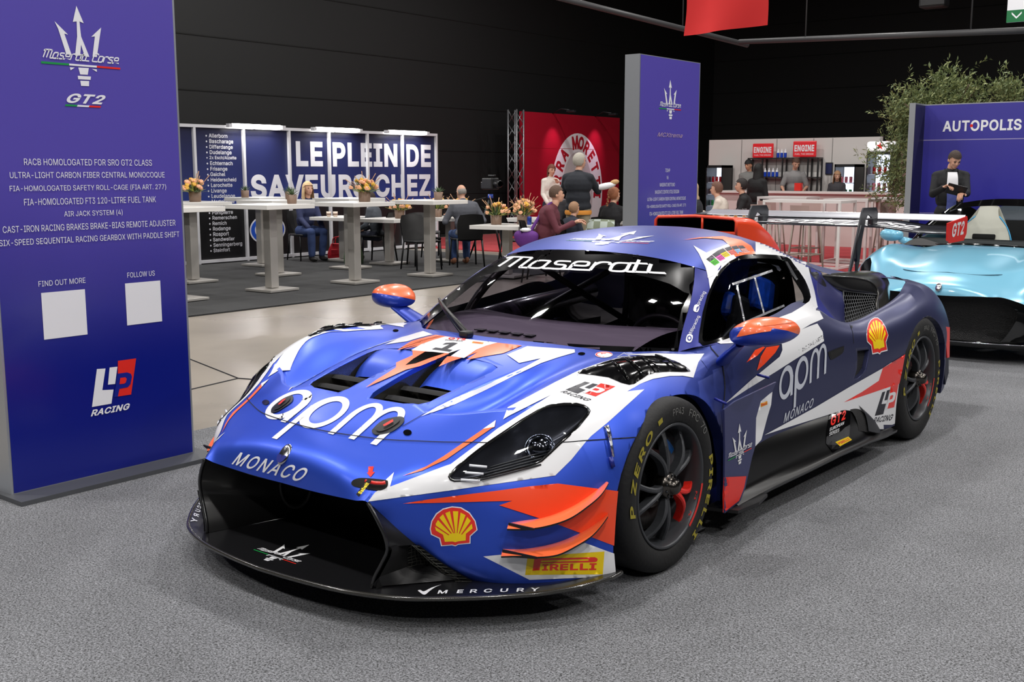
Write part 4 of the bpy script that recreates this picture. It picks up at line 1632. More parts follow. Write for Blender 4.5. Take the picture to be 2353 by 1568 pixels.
# ---- splitter
OUT = [(0, -1.163), (.2, -1.15), (.41, -1.115), (.50, -1.085), (.60, -1.035), (.67, -.98), (.80, -.86), (.92, -.715), (.99, -.56), (1.015, -.44), (1.012, -.40)]
OUT = [tuple(q) for q in curve([(x, y, 0) for x, y in OUT], .02)[:, :2]]
ol = [(-x, y) for x, y in OUT[::-1]] + OUT[1:]
ol += [(.60, -.33), (-.60, -.33)]
mb = MB()
mb.prism(ol, (0, 0, .118), (1, 0, 0), (0, 1, 0), .012)
edge = [(x, y, .124) for x, y in ol[:-2]]
mb.tube(edge, .0085, 1, 8)
splitter = mb.build('splitter', [M_CARB, M_CARBL], car)
sb = bmesh.new(); sb.from_mesh(splitter.data); BV_SPL = BVHTree.FromBMesh(sb); sb.free()
LIV['spl'] = [None, BV_SPL, None]
DECALS['spl'] = []
words('spl', 'MERCURY', qs(B2, (702, 1163), (1588, 1140), (1596, 1108), (715, 1132)), M_WHITE, bold=.02, spacing=1.75)
D('spl', M_WHITE, smooth2(qs(B2, (532, 1135), (555, 1130), (585, 1142), (650, 1110), (740, 1082), (690, 1102), (640, 1135), (600, 1168), (575, 1168), (550, 1150)), 3))
words('spl', 'MERCURY', qs(B1, (318, 505), (240, 755), (172, 738), (285, 490)), M_WHITE, bold=.02, spacing=1.5)
put_trident('spl', fit_homography([(255, 265), (630, 265), (433, 31), (452, 372), (340, 105), (546, 112)], qs(B1, (862, 1028), (1310, 1185), (1425, 990), (975, 1150), (1195, 985), (1455, 1070))))
mb = MB()
ms = []
for P3_, T, m in DECALS['spl']:
    if m not in ms: ms.append(m)
    k = sorted(set(i for t in T for i in t))
    ix = {v: j for j, v in enumerate(k)}
    mb.add([P3_[i] for i in k], [tuple(ix[i] for i in t) for t in T], ms.index(m), False)
mb.build('splitter_print', ms, splitter)

# ---- mouth: strakes, duct, brake inlets
STRAKE = [(.442, -1.056, .424), (.478, -1.05, .37), (.505, -1.04, .31), (.508, -1.035, .272), (.485, -1.04, .22), (.458, -1.05, .165), (.450, -1.056, .131)]
EDGE = [F[0][k] for k in (4, 5, 6, 7, 8, 9)]
M_DUCT = carbon('duct_carbon', (15, 15, 16), 200, .42, .25)
mb = MB()
lipL = [np.array(q) + np.array([0, .004, -.004]) for q in (F[0][0], F[0][1], F[0][2], F[0][3], F[0][4])]
lip = [q * [-1, 1, 1] for q in lipL[:0:-1]] + lipL
# roof of the mouth falls to the cooler
mb.grid([[tuple(q) for q in lip], [(q[0] * .93, -.90, q[2] - .06) for q in lip], [(q[0] * .80, -.62, .30) for q in lip]], 0)
mb.grid([[(x, -.62, .30) for x in (-.36, 0, .36)], [(x, -.60, .13) for x in (-.36, 0, .36)]], 1)
mouth = mb.build('intake_mouth', [M_DUCT, M_MATTB], car)
for s_ in (1, -1):
    st = MB()
    C0 = curve(STRAKE, .02)
    rows = []
    for t in np.linspace(0, 1, 10):
        rows.append([(s_ * lerp(q[0], .34, t ** .9) , lerp(q[1], -.64, t), lerp(q[2], .13 + (q[2] - .13) * .62, t)) for q in C0])
    st.grid(rows, 0)
    st.tube([(s_ * q[0], q[1], q[2]) for q in C0], .007, 1, 6)
    sk = st.build('strake', [M_DUCT, M_CARB], mouth)
    # duct trumpet on the inside wall
    du = MB()
    du.lathe([(.075, -.02), (.07, .015), (.058, .03), (.05, .0), (.045, -.06), (0.0, -.06)], 24)
    du.v = [(x, y * 1.5, z) for x, y, z in du.v]
    du.xform(Matrix.Translation((s_ * .345, -.70, .26)) @ Vector((-s_ * .75, -.65, .05)).to_track_quat('Z', 'Y').to_matrix().to_4x4())
    du.build('brake_duct', M_SATB, mouth)
    # carbon cheek between strake and bumper edge
    A_ = curve(STRAKE, .012)
    E_ = curve(EDGE, .012)
    n = 24
    A_ = np.array([A_[int(i)] for i in np.linspace(0, len(A_) - 1, n)])
    E_ = np.array([E_[int(i)] for i in np.linspace(0, len(E_) - 1, n)])
    ck = MB()
    k = 13
    up = [[tuple(lerp(A_[i], E_[i], t) * np.array([s_, 1, 1])) for t in np.linspace(0, 1, 5)] for i in range(k)]
    ck.grid(up, 0)
    # recess below: back wall with mesh, sloping floor, top lip
    back = [[tuple((lerp(A_[i], E_[i], t) + np.array([.02 - .05 * math.sin(PI * t), .10 * math.sin(PI * min(1, t * 1.15)), 0])) * np.array([s_, 1, 1])) for t in np.linspace(0, 1, 9)] for i in range(k - 1, n)]
    ck.grid(back, 1)
    ck.grid([up[-1][0:1] + [tuple(lerp(np.array(up[-1][0]), np.array(up[-1][4]), t)) for t in (.25, .5, .75)] + up[-1][4:], [back[0][int(j)] for j in np.linspace(0, 8, 5)]], 0)
    fl = [[tuple(lerp(A_[-1], E_[-1], t) * np.array([s_, 1, 1]) + np.array([0, -.004, .004])) for t in np.linspace(0, 1, 5)],
          [tuple(np.array(back[-4][int(j)])) for j in np.linspace(0, 8, 5)]]
    ck.grid(fl, 2)
    cheek = ck.build('carbon_cheek', [M_CARB, M_MATTB, M_SATB], mouth)
    gm = MB()
    for j in range(12):
        t = .30 + .62 * j / 11
        c0 = [lerp(np.array(back[i][int(t * 8)]), np.array(back[i][min(8, int(t * 8) + 1)]), t * 8 - int(t * 8)) for i in range(len(back))]
        gm.tube([tuple(np.array(q) + np.array([.002 * s_, -.006, 0])) for q in c0], .0011, 0, 4)
    for i in range(0, len(back)):
        gm.tube([tuple(np.array(q) + np.array([.002 * s_, -.006, 0])) for q in back[i][2:]], .0011, 0, 4)
    gm.build('wire_mesh', mat('mesh_wire', (90, 90, 84), .4, .6), cheek)

# ------------------------------------------------------------------ cabin
M_SEAT = mat('seat_black', (16, 16, 18), .8)
M_SUIT = mat('blue_cushion', (24, 90, 225), .45, noise=(9, .8))
mb = MB()
dash = [[(x, y0 + .20 * (x / .7) ** 2, z) for x in np.linspace(-.6, .6, 13)] for y0, z in ((.17, .772), (.30, .80), (.52, .815), (.66, .80), (.72, .74), (.73, .60))]
mb.grid(surf(dash, .05))
cabin_dash = mb.build('dashboard', [mat('dash_grey', (74, 68, 80), .75)], car)
mb = MB()
for k in range(5):
    mb.box((-.02 - .07 * k + .12, .255, .797), (.05, .035, .006), 0, bev=.002)
mb.build('dash_vent', M_DKGREY, cabin_dash)
mb = MB()
mb.box((0, 1.2, .22), (1.5, 1.9, .06))
mb.box((0, 2.02, .56), (1.0, .05, .74))
mb.box((.80, 1.2, .42), (.06, 1.8, .40))
mb.box((-.80, 1.2, .42), (.06, 1.8, .40))
mb.build('cabin_tub', M_MATTB, car)
mb = MB()
for s_ in (1, -1):
    mb.tube(curve([(s_ * .64, .55, .60), (s_ * .60, .80, .93), (s_ * .50, 1.0, 1.09), (s_ * .47, 1.5, 1.13), (s_ * .50, 1.95, 1.0), (s_ * .55, 2.0, .5)], .08), .021, 0, 8)
    mb.tube([(s_ * .50, .96, 1.07), (0, .93, 1.11)], .02, 0, 8)
    mb.tube([(s_ * .62, .75, .62), (s_ * .50, 1.95, .98)], .018, 0, 8)
    mb.tube([(s_ * .50, 1.9, 1.03), (0, 1.88, 1.10)], .02, 0, 8)
mb.tube([(-.49, .98, 1.07), (-.30, 1.95, .55)], .018, 0, 8)
mb.build('roll_cage', M_SATB, car)
mb = MB()    # carbon beam beside the passenger space
mb.tube([(-.66, .62, .73), (-.64, 1.1, .77), (-.60, 1.75, .82)], [.055, .06, .05], 0, 12)
mb.build('door_beam', carbon('beam_carbon', (58, 52, 66), 120, .25, .7), car)
seat = MB()
for dx in (-.2, .2):
    seat.box((.36 + dx, 1.42, .62), (.07, .45, .5), 0, (R(-18), 0, 0), .03)
seat.box((.36, 1.28, .36), (.42, .5, .14), 0, bev=.04)
seat.box((.36, 1.58, .68), (.44, .10, .75), 0, (R(-18), 0, 0), .04)
for dx in (-.19, .19):
    seat.box((.36 + dx, 1.60, .92), (.07, .28, .22), 0, (R(-10), 0, 0), .03)
st = seat.build('race_seat', M_SEAT, car)
mb = MB()
mb.box((.58, 1.52, .90), (.05, .30, .17), 0, (R(-12), 0, R(8)), .024)
mb.box((.50, 1.40, .80), (.06, .34, .13), 0, (R(-30), 0, R(10)), .028)
mb.box((.36, 1.62, .98), (.26, .06, .2), 0, (R(-14), 0, 0), .024)
mb.build('head_cushion', M_SUIT, st)
mb = MB()
wl = [(.36 + .15 * math.cos(a), .93, .735 + .10 * math.sin(a)) for a in np.linspace(0, 2 * PI, 24, endpoint=False)]
mb.tube(wl, .014, 0, 8, closed=True)
mb.box((.36, .925, .735), (.16, .03, .10), 0, bev=.01)
mb.tube([(.36, .92, .735), (.36, .60, .68)], .025, 0, 8)
mb.build('steering_wheel', M_SATB, car)

# ------------------------------------------------------------------ side air intakes
def sx(P, s_): return [(x * s_, y, z) for x, y, z in P]


SCF = [(.585, 2.19, .945), (.64, 2.36, .928), (.685, 2.52, .910), (.715, 2.61, .888), (.742, 2.645, .856), (.757, 2.64, .818), (.775, 2.57, .775), (.795, 2.53, .738)]
SCM = [(.56, 2.55, .935), (.61, 2.68, .925), (.66, 2.78, .908), (.695, 2.82, .884), (.725, 2.83, .85), (.742, 2.82, .812), (.76, 2.78, .77), (.775, 2.75, .74)]
SCB = [(.52, 3.02, .91), (.57, 3.06, .905), (.615, 3.09, .89), (.645, 3.09, .865), (.668, 3.07, .83), (.682, 3.04, .79), (.70, 2.99, .755), (.715, 2.95, .73)]
for s_ in (1, -1):
    mb = MB()
    S1 = surf([sx(SCF, s_), sx(SCM, s_), sx(SCB, s_)], .02)
    mb.grid(S1, 0)
    rim_ = [tuple(q) for q in S1[0]]
    mb.tube(rim_, .006, 0, 6)
    scoop = mb.build('intake_scoop', [M_CARBL], car)
    # underside of the brow
    MT = [(.655, 2.375, .846), (.69, 2.47, .834), (.72, 2.56, .823), (.748, 2.64, .812)]
    mb = MB()
    mb.grid(surf([sx([SCF[0], SCF[1], SCF[2], SCF[3]], s_), sx([(.61, 2.29, .885), (.672, 2.41, .862), (.712, 2.53, .85), (.74, 2.625, .838)], s_), sx(MT, s_)], .03))
    mb.grid(surf([sx([SCF[3], SCF[4], SCF[5]], s_), sx([MT[3], MT[3], MT[3]], s_)], .05))
    mb.build('intake_brow', M_CARB, scoop)
    # honeycomb grille
    TL, TR, BR, BL = [Vector(q) for q in sx([(.655, 2.38, .846), (.748, 2.648, .812), (.800, 2.535, .735), (.712, 2.265, .672)], s_)]
    mb = MB()
    nx, ny = 15, 8
    def gp(u, v): return tuple(lerp(lerp(BL, BR, u), lerp(TL, TR, u), v))
    for i in range(nx):
        for j in range(ny):
            cu, cv = (i + .5 + (.5 if j % 2 else 0)) / (nx + .5), (j + .5) / ny
            hexo = [gp(cu + .58 / (nx + .5) * math.sin(PI / 3 * k), cv + .66 / ny * math.cos(PI / 3 * k)) for k in range(6)]
            hexi = [gp(cu + .45 / (nx + .5) * math.sin(PI / 3 * k), cv + .51 / ny * math.cos(PI / 3 * k)) for k in range(6)]
            mb.grid([hexo, hexi], 0, closed=True, smooth=False)
    mb.tube([TL, TR, BR, BL], .006, 0, 6, closed=True)
    mb.build('honeycomb_grille', M_DKGREY, scoop)
    mb = MB()
    back = Vector((-.10 * s_, .12, 0))
    mb.add([BL + back, BR + back, TR + back, TL + back], [(0, 1, 2, 3)], 0, False)
    mb.grid([[tuple(q) for q in (BL, BR, TR, TL)], [tuple(q + back) for q in (BL, BR, TR, TL)]], 0, closed=True)
    mb.build('intake_duct', M_MATTB, scoop)
    # inner wall from the pillar to the grille, and floor under the flank edge
    M_NAVY = mat('navy_wrap', (46, 50, 104), .38, .25, coat=.15)
    if s_ > 0:
        wall = finish(wall_bm, DECALS['wall'], 'intake_wall', [M_NAVY])
        wall.parent = scoop
    else:
        mb = MB()
        mb.grid(surf([sx(r, s_) for r in WALL], .03))
        mb.build('intake_wall', M_NAVY, scoop)
    rimc = [r[0] for r in S[5:]][:6]
    mb = MB()
    mb.grid(surf([sx(rimc, s_), [(x * s_ - .02 * s_, y, z - .10) for x, y, z in rimc], [(x * s_ - .10 * s_, y, z - .16) for x, y, z in rimc]], .05))
    mb.build('intake_sill', M_MATTB, scoop)
    # carbon slot in the buttress
    q3 = []
    V2, T2 = triangulate([smooth2(qs(A1, (828, 180), (850, 178), (910, 230), (970, 300), (1003, 350), (1014, 385), (985, 378), (925, 330), (880, 280), (845, 225)), 3)], 9, 6)
    vs = []
    for q in V2:
        c_ = [hit(b_, *q)[0] for b_ in (LIV['wall'][1], BV_SIDE, BV_ROOF)]
        c_ = [l for l in c_ if l]
        l = min(c_, key=lambda l: (l - CAM_LOC).length)
        l = l + (CAM_LOC - l).normalized() * .004
        vs.append((l.x * s_, l.y, l.z))
    mb = MB()
    mb.add(vs, T2)
    mb.build('buttress_slot', M_CARB, scoop)

# deck that closes the intake behind the scoop
for s_ in (1, -1):
    mb = MB()
    mb.grid(surf([sx([(.775, 3.0, .842), (.748, 3.09, .856), (.705, 3.13, .868), (.655, 3.10, .880)], s_), sx([(.772, 3.03, .845), (.735, 3.18, .849), (.70, 3.24, .852), (.685, 3.10, .868)], s_), sx([(.77, 3.04, .845), (.735, 3.20, .846), (.70, 3.30, .845), (.695, 3.2, .855)], s_)], .02))
    mb.build('haunch_deck', M_BLUE, car)

# flank vent mesh
for s_ in (1, -1):
    mb = MB()
    V2, T2 = triangulate([FV_PX], 12, 8)
    vs = []
    for q in V2:
        l = hit(BV_BODY, *q)[0]
        vs.append(((l.x - .022) * s_, l.y, l.z))
    mb.add(vs, T2)
    mb.build('flank_vent', mat('vent_mesh', (20, 20, 22), .6, bump=(350, 1.0)), car)

# wheel housings
for s_ in (1, -1):
    for yc, zc, rr in ((-.03, .33, .365), (2.71, .35, .385)):
        mb = MB()
        a = np.linspace(-.25, PI + .25, 24)
        mb.grid([[(s_ * x, yc + rr * math.cos(t), zc + rr * math.sin(t)) for t in a] for x in (.58, .82)])
        mb.grid([[(s_ * .58, yc + r_ * math.cos(t), zc + r_ * math.sin(t)) for t in a] for r_ in (.0, rr)])
        mb.build('wheel_housing', M_MATTB, car)

# ------------------------------------------------------------------ wheels
M_TYRE = mat('tyre_rubber', (20, 20, 21), .72, bump=(60, .15))
M_RIM = mat('wheel_anthracite', (66, 68, 72), .36, .35)
M_WRED = mat('wheel_red', (225, 40, 30), .35)
M_TYEL = mat('tyre_yellow', (158, 146, 44), .6)
M_CHALK = mat('tyre_chalk', (120, 120, 118), .8)


def arc_text(mb, s, r, h, a_mid, span, x, mi, **k):
    """lettering along a circle in the wheel plane; angles run clockwise seen from outside"""
    V, T, w_, h_ = text_mesh(s, **k)
    vs = []
    for u, v in V:
        a = a_mid + span * (u - .5)
        rr = r + h * (v - .5)
        vs.append((x, rr * math.sin(a), rr * math.cos(a)))
    mb.add(vs, T, mi, False)


def make_wheel(name, y, z, xo, rt, wt, red_at, phase, side_):
    wh = bpy.data.objects.new(name, None)
    C.objects.link(wh)
    wh.parent = car
    wh.location = (xo * side_, y, z)
    rr = .236
    mb = MB()
    pr = [(rr - .004, -.03), (rr + .002, -.008), (rr + .010, .002), (.275, .010), (.300, .010), (rt - .016, .0), (rt - .005, -.014), (rt, -.034), (rt, -wt + .034), (rt - .006, -wt + .012), (.30, -wt), (rr, -wt + .02)]
    mb.lathe(pr, 72, axis='x')
    for k in range(3):   # moulded rings on the sidewall
        pass
    ty = mb.build('tyre', M_TYRE, wh)
    tx = MB()
    arc_text(tx, 'P ZERO', .288, .034, R(-68), R(68), .0118, 0, bold=.03, shear=.2, spacing=1.15)
    arc_text(tx, 'PIRELLI', .288, .030, R(112), R(70), .0118, 0, bold=.03, spacing=1.2)
    tx.build('tyre_print', M_TYEL, ty)
    tx = MB()
    arc_text(tx, 'PP43', .287, .026, R(4), R(16), .0118, 0)
    arc_text(tx, 'FPC  70', .287, .028, R(38), R(34), .0118, 0)
    tx.build('chalk_marking', M_CHALK, ty)
    mb = MB()
    for k in (0,):
        a0, a1 = R(-25), R(-19)
        P = [(.0120, r_ * math.sin(a), r_ * math.cos(a)) for r_, a in ((.300, a0), (.300, a1), (.280, a1), (.280, a0))]
        mb.add(P, [(3, 2, 1, 0)], 0, False)
    mb.build('tyre_label', M_TYEL, ty)
    # rim barrel
    mb = MB()
    mb.lathe([(rr, -.028), (rr + .005, .0), (rr + .003, .004), (rr - .004, .003), (rr - .008, -.004), (rr - .015, -.03), (rr - .020, -.06), (rr - .035, -.13), (rr - .040, -wt + .04)], 72, axis='x')
    mb.lathe([(.0, -.19), (.21, -.19)], 36, axis='x', mi=1)
    rim = mb.build('rim', [M_RIM, M_MATTB], wh)
    dk = MB()
    dk.lathe([(.185, -.125), (.185, -.10), (.11, -.10), (.11, -.125)], 48, axis='x')
    dk.build('brake_disc', mat('brake_steel', (70, 68, 66), .45, .7), wh)
    cal = MB()
    cal.lathe([(.205, -.14), (.205, -.075), (.125, -.075), (.125, -.14)], 14, axis='x', a0=R(20), a1=R(75))
    cp = cal.build('brake_caliper', mat('caliper_grey', (98, 100, 104), .4, .6), wh)
    cb = MB()
    cb.lathe([(.175, -.0745), (.15, -.0745)], 10, axis='x', a0=R(35), a1=R(62))
    cb.build('caliper_badge', mat('badge_blue', (40, 110, 190), .4), cp)
    # five forked spokes
    for k in range(5):
        a = phase + k * 2 * PI / 5
        red = (k == red_at)
        for sg in (1, -1):
            mb = MB()
            rows = []
            for t in np.linspace(0, 1, 10):
                r_ = lerp(.036, rr - .009, t)
                aa = a + sg * (R(4) + R(15) * t ** 1.5)
                xx = -.010 + .016 * math.sin(PI * min(1, t * 1.1)) - .024 * t ** 3
                h_ = lerp(.0105, .0095, t) + .010 * max(0, t - .78) / .22
                tx, tz = math.cos(aa), -math.sin(aa)
                rows.append([(xx + dx, r_ * math.sin(aa) + tx * h_ * q, r_ * math.cos(aa) + tz * h_ * q) for dx, q in ((.001, -.45), (.001, .45), (-.004, 1), (-.036, .75), (-.036, -.75), (-.004, -1))])
            mb.grid(np.array(rows), 1 if red else 0, closed=True, flip=True, smooth=False)
            mb.build('spoke', [M_RIM, M_WRED], wh)
        if red:
            mb = MB()
            a0, a1 = a - R(22), a + R(22)
            P = []
            for r_ in (rr + .0052, rr - .0085):
                P.append([(.0045, r_ * math.sin(t), r_ * math.cos(t)) for t in np.linspace(a0, a1, 14)])
            mb.grid(P, 0)
            arc_text(mb, 'P-4', rr - .024, .016, a - R(9), R(9), -.003, 0, bold=.03)
            arc_text(mb, 'FL', rr - .024, .016, a + R(12), R(6), -.003, 0, bold=.03)
            mb.build('red_segment', M_WRED, rim)
    mb = MB()
    mb.lathe([(.052, -.05), (.052, -.016), (.046, .0), (.034, .004), (.031, .014), (.027, .026), (.019, .033), (.0, .035)], 32, axis='x')
    for k in range(10):
        a = 2 * PI * k / 10
        mb.ball((.004, .042 * math.sin(a), .042 * math.cos(a)), (.005, .005, .005), 1, 8)
    mb.build('centre_nut', [mat('nut_metal', (88, 84, 80), .25, 1.0), M_DKGREY], wh)
    if side_ < 0:
        wh.rotation_euler = (0, 0, PI)
    return wh


make_wheel('wheel', 0, .335, .972, .335, .30, 0, R(-238), 1)
make_wheel('wheel', 0, .335, .972, .335, .30, 0, R(150), -1)
make_wheel('wheel', 2.7, .350, 1.0, .350, .31, 0, R(-240), 1)
make_wheel('wheel', 2.7, .350, 1.0, .350, .31, 0, R(150), -1)

# ------------------------------------------------------------------ sills, floor, fender blades
SILL = [
    [(.90, .50, .345), (.925, .50, .30), (.945, .50, .22), (.955, .50, .165), (.985, .50, .150), (1.0, .50, .142)],
    [(.915, .80, .345), (.935, .80, .31), (.955, .80, .235), (.965, .80, .18), (.99, .80, .158), (1.005, .80, .150)],
    [(.925, 1.15, .345), (.95, 1.15, .315), (.975, 1.15, .25), (.985, 1.15, .20), (1.005, 1.15, .165), (1.02, 1.15, .155)],
    [(.935, 1.50, .342), (.965, 1.50, .315), (.99, 1.50, .26), (1.0, 1.50, .215), (1.015, 1.50, .170), (1.03, 1.50, .160)],
    [(.94, 1.80, .335), (.965, 1.78, .31), (.995, 1.78, .25), (1.0, 1.80, .20), (1.015, 1.85, .160), (1.03, 1.88, .150)],
    [(.965, 2.05, .21), (.97, 2.05, .19), (.98, 2.07, .165), (.985, 2.08, .150), (1.01, 2.10, .140), (1.03, 2.12, .135)],
    [(.98, 2.30, .15), (.985, 2.30, .143), (.99, 2.30, .137), (1.0, 2.30, .133), (1.01, 2.30, .130), (1.02, 2.31, .128)],
]
for s_ in (1, -1):
    mb = MB()
    mb.grid(surf([sx(r, s_) for r in SILL], .02, cc=(3,)))
    low = [sx(r, s_)[-1] for r in SILL]
    mb.grid([low, [(x - .002 * s_, y, z - .014) for x, y, z in low], [(x - .35 * s_, y, z - .03) for x, y, z in low]], 1)
    sill = mb.build('side_sill', [mat('sill_black', (9, 9, 10), .34, spec=.4), M_CARB], car)
    mb = MB()   # air outlet in the sill with mesh
    G3 = [sx([(.945, 1.76, .345), (.985, 1.78, .29), (1.0, 1.80, .215)], s_), sx([(.955, 1.86, .335), (.985, 1.90, .27), (1.005, 1.90, .19)], s_), sx([(.965, 1.96, .27), (.985, 1.99, .22), (1.0, 1.98, .17)], s_)]
    mb.grid(surf(G3, .02))
    mb.build('sill_outlet', mat('vent_mesh', (20, 20, 22), .6), sill)
    mb = MB()   # grey cowl round the outlet
    mb.grid(surf([sx([(.957, 1.84, .352), (.99, 1.90, .285), (1.012, 1.905, .195)], s_), sx([(.97, 2.0, .255), (.99, 2.05, .215), (1.012, 2.02, .165)], s_), sx([(.972, 2.12, .185), (.985, 2.13, .165), (1.0, 2.12, .145)], s_)], .02))
    mb.build('outlet_cowl', M_DKGREY, sill)
    # foot plate before the sill
    mb = MB()
    mb.prism([(.40, .90), (.44, 1.03), (.60, 1.045), (.73, 1.02), (.74, .96), (.66, .94), (.66, .90)], (0, 0, .128), (0, 1, 0), (1, 0, 0), -.014)
    if s_ < 0:
        mb.v = [(-x, y, z) for x, y, z in mb.v]
        mb.f = [f[::-1] for f in mb.f]
    mb.build('floor_fin', M_SATB, sill)
LIV['sill'] = [None, None, None]
mb = MB(); mb.grid(surf(SILL, .02)); sbm = to_bm(mb); LIV['sill'][1] = BVHTree.FromBMesh(sbm); sbm.free()
DECALS['sill'] = []
D('sill', M_BLACK, qs(K2, (1412, 1180), (1425, 1105), (1500, 1080), (1540, 1085), (1530, 1250), (1445, 1320), (1405, 1270)))
words('sill', 'GT2', qs(K2, (1428, 1178), (1508, 1140), (1515, 1088), (1434, 1125)), M_RED, bold=.03)
words('sill', 'EUROPEAN', qs(K2, (1424, 1205), (1500, 1168), (1503, 1150), (1427, 1186)), M_WHITE, bold=.01)
words('sill', 'SERIES', qs(K2, (1421, 1230), (1475, 1205), (1477, 1187), (1424, 1210)), M_WHITE, bold=.01)
D('sill', M_YELL, qs(K2, (1455, 1262), (1525, 1232), (1545, 1250), (1480, 1285)))
words('sill', 'PIRELLI', qs(K2, (1478, 1276), (1535, 1250), (1522, 1240), (1466, 1266)), M_RED, bold=.03)


def print_mesh(key, name, parent, ext=()):
    mb, ms = MB(), []
    for P3_, T, m in DECALS[key]:
        if m not in ms: ms.append(m)
        k = sorted(set(i for t in T for i in t))
        ix = {v: j for j, v in enumerate(k)}
        mb.add([P3_[i] for i in k], [tuple(ix[i] for i in t) for t in T], ms.index(m), False)
    return mb.build(name, ms, parent) if ms else None


print_mesh('sill', 'sill_print', [o for o in car.children if o.name.startswith('side_sill')][0])
# fender blade behind the front wheel
BL = qs(K2, (848, 1085), (905, 1042), (1130, 936), (1108, 987), (1045, 1040), (1020, 1130), (1016, 1282), (998, 1345), (975, 1447)) + qs(K4, (962, 520), (935, 590), (850, 657), (848, 560), (850, 462)) + qs(K2, (852, 1300),)
bl = [plane_pt(u, v, 0, .985) for u, v in BL]
blade_poly = [(q.y, q.z) for q in bl]
for s_ in (1, -1):
    mb = MB()
    mb.prism(blade_poly if s_ > 0 else blade_poly, (.985 * s_, 0, 0), (0, 1, 0), (0, 0, 1), .008 if s_ > 0 else -.008, 0)
    b_ = mb.build('fender_blade', [mat('slate_wrap', (58, 62, 108), .38, .25, coat=.15)], car)
    if s_ > 0:
        LIV['blade'] = [None, BVHTree.FromPolygons([Vector(q) for q in mb.v], mb.f), None]
        DECALS['blade'] = []
        D('blade', M_RED, qs(K2, (856, 1452), (974, 1446)) + qs(K4, (962, 520), (935, 590), (851, 655), (849, 560)))
        put_trident('blade', fit_homography([(255, 265), (630, 265), (433, 31), (452, 372), (340, 105), (546, 112)], qs(K2, (872, 1352), (1003, 1285), (938, 1162), (940, 1378), (905, 1232), (974, 1192))))
        print_mesh('blade', 'blade_print', b_)
    mb = MB()
    for y in (.40, .78):
        mb.tube([(.93 * s_, y, .60 + .11 * (y - .4)), (.985 * s_, y, .585 + .13 * (y - .4))], .006, 0, 8)
    mb.build('blade_mount', M_DEEP, b_)

# ------------------------------------------------------------------ mirrors
M_MIR = mat('mirror_blue', (36, 62, 168), .34, .3, coat=.2)
for s_ in (1, -1):
    mb = MB()
    secs = []
    for x, yf, yb, z0, z1 in ((.935, .50, .62, .80, .85), (.97, .455, .66, .788, .876), (1.02, .44, .69, .785, .897), (1.08, .455, .71, .79, .900), (1.125, .50, .72, .80, .888), (1.15, .57, .70, .82, .865)):
        yc, hy, zc, hz = (yf + yb) / 2, (yb - yf) / 2, (z0 + z1) / 2, (z1 - z0) / 2
        secs.append([(s_ * x, yc - hy * math.copysign(abs(math.cos(t)) ** .8, math.cos(t)), zc + hz * math.copysign(abs(math.sin(t)) ** .8, math.sin(t))) for t in np.linspace(0, 2 * PI, 28, endpoint=False)])
    G_ = np.array(secs)
    Sx = []
    A0, _ = _axis0(G_ + np.array([0, 0, .02]), .012, ())
    mb.grid(A0, 0, closed=True, flip=(s_ < 0))
    for e, fl_ in ((0, 1), (-1, 0)):
        ring = [tuple(q) for q in A0[e]]
        c0 = np.mean(A0[e], axis=0)
        k = len(mb.v)
        mb.v += ring + [tuple(c0)]
        for i in range(len(ring)):
            mb.f.append((k + i, k + (i + 1) % len(ring), k + len(ring)))
            mb.m.append(0)
            mb.sm.append(True)
    mm = to_bm(mb)
    bmesh.ops.recalc_face_normals(mm, faces=mm.faces)
    if s_ < 0:
        cut_ = (.998, 0)
    else:
        cut_ = (.905, -.10)
    bmesh.ops.bisect_plane(mm, geom=mm.verts[:] + mm.edges[:] + mm.faces[:], dist=1e-5, plane_co=(0, 0, cut_[0]), plane_no=(cut_[1], .25, 1))
    for f in mm.faces:
        c = f.calc_center_median()
        f.material_index = int(c.z + .25 * c.y + cut_[1] * c.x > cut_[0])
    if s_ < 0:
        mir = bm_obj(mm, 'door_mirror', [M_MIR, M_ORANGE2], car)
    else:
        LIV['mir'] = [None, BVHTree.FromBMesh(mm), None]
        DECALS['mir'] = []
        D('mir', M_ORANGE2, qs(A1, (207, 842), (250, 775), (300, 725), (370, 695), (470, 690), (600, 690), (700, 705), (735, 714), (640, 722), (530, 738), (410, 748), (535, 750), (510, 790), (430, 800)))
        mir = finish(mm, DECALS['mir'], 'door_mirror', [M_MIR, M_ORANGE2])
    mb = MB()
    arm = []
    for t in np.linspace(0, 1, 6):
        c = lerp(np.array([.865, .60, .725]), np.array([.975, .53, .815]), t)
        hy, hz = lerp(.075, .05, t), lerp(.028, .018, t)
        arm.append([(s_ * c[0], c[1] + hy * math.cos(a), c[2] + hz * math.sin(a)) for a in np.linspace(0, 2 * PI, 20, endpoint=False)])
    mb.grid(np.array(arm), 0, closed=True)
    mb.build('mirror_arm', M_MIR, mir, recalc=True)

# ------------------------------------------------------------------ roof scoop
sc0 = [(-.25, 1.87, 1.172), (-.25, 1.872, 1.235), (-.235, 1.873, 1.252), (0, 1.873, 1.262), (.235, 1.873, 1.252), (.25, 1.872, 1.235), (.25, 1.87, 1.172)]
sc1 = [(-.27, 2.05, 1.10), (-.262, 2.05, 1.225), (-.24, 2.05, 1.248), (0, 2.05, 1.258), (.24, 2.05, 1.248), (.262, 2.05, 1.225), (.27, 2.05, 1.10)]
sc2 = [(-.275, 2.25, 1.04), (-.255, 2.24, 1.17), (-.225, 2.24, 1.195), (0, 2.24, 1.205), (.225, 2.24, 1.195), (.255, 2.24, 1.17), (.275, 2.25, 1.04)]
sc3 = [(-.26, 2.46, .99), (-.235, 2.45, 1.06), (-.20, 2.45, 1.08), (0, 2.45, 1.09), (.20, 2.45, 1.08), (.235, 2.45, 1.06), (.26, 2.46, .99)]
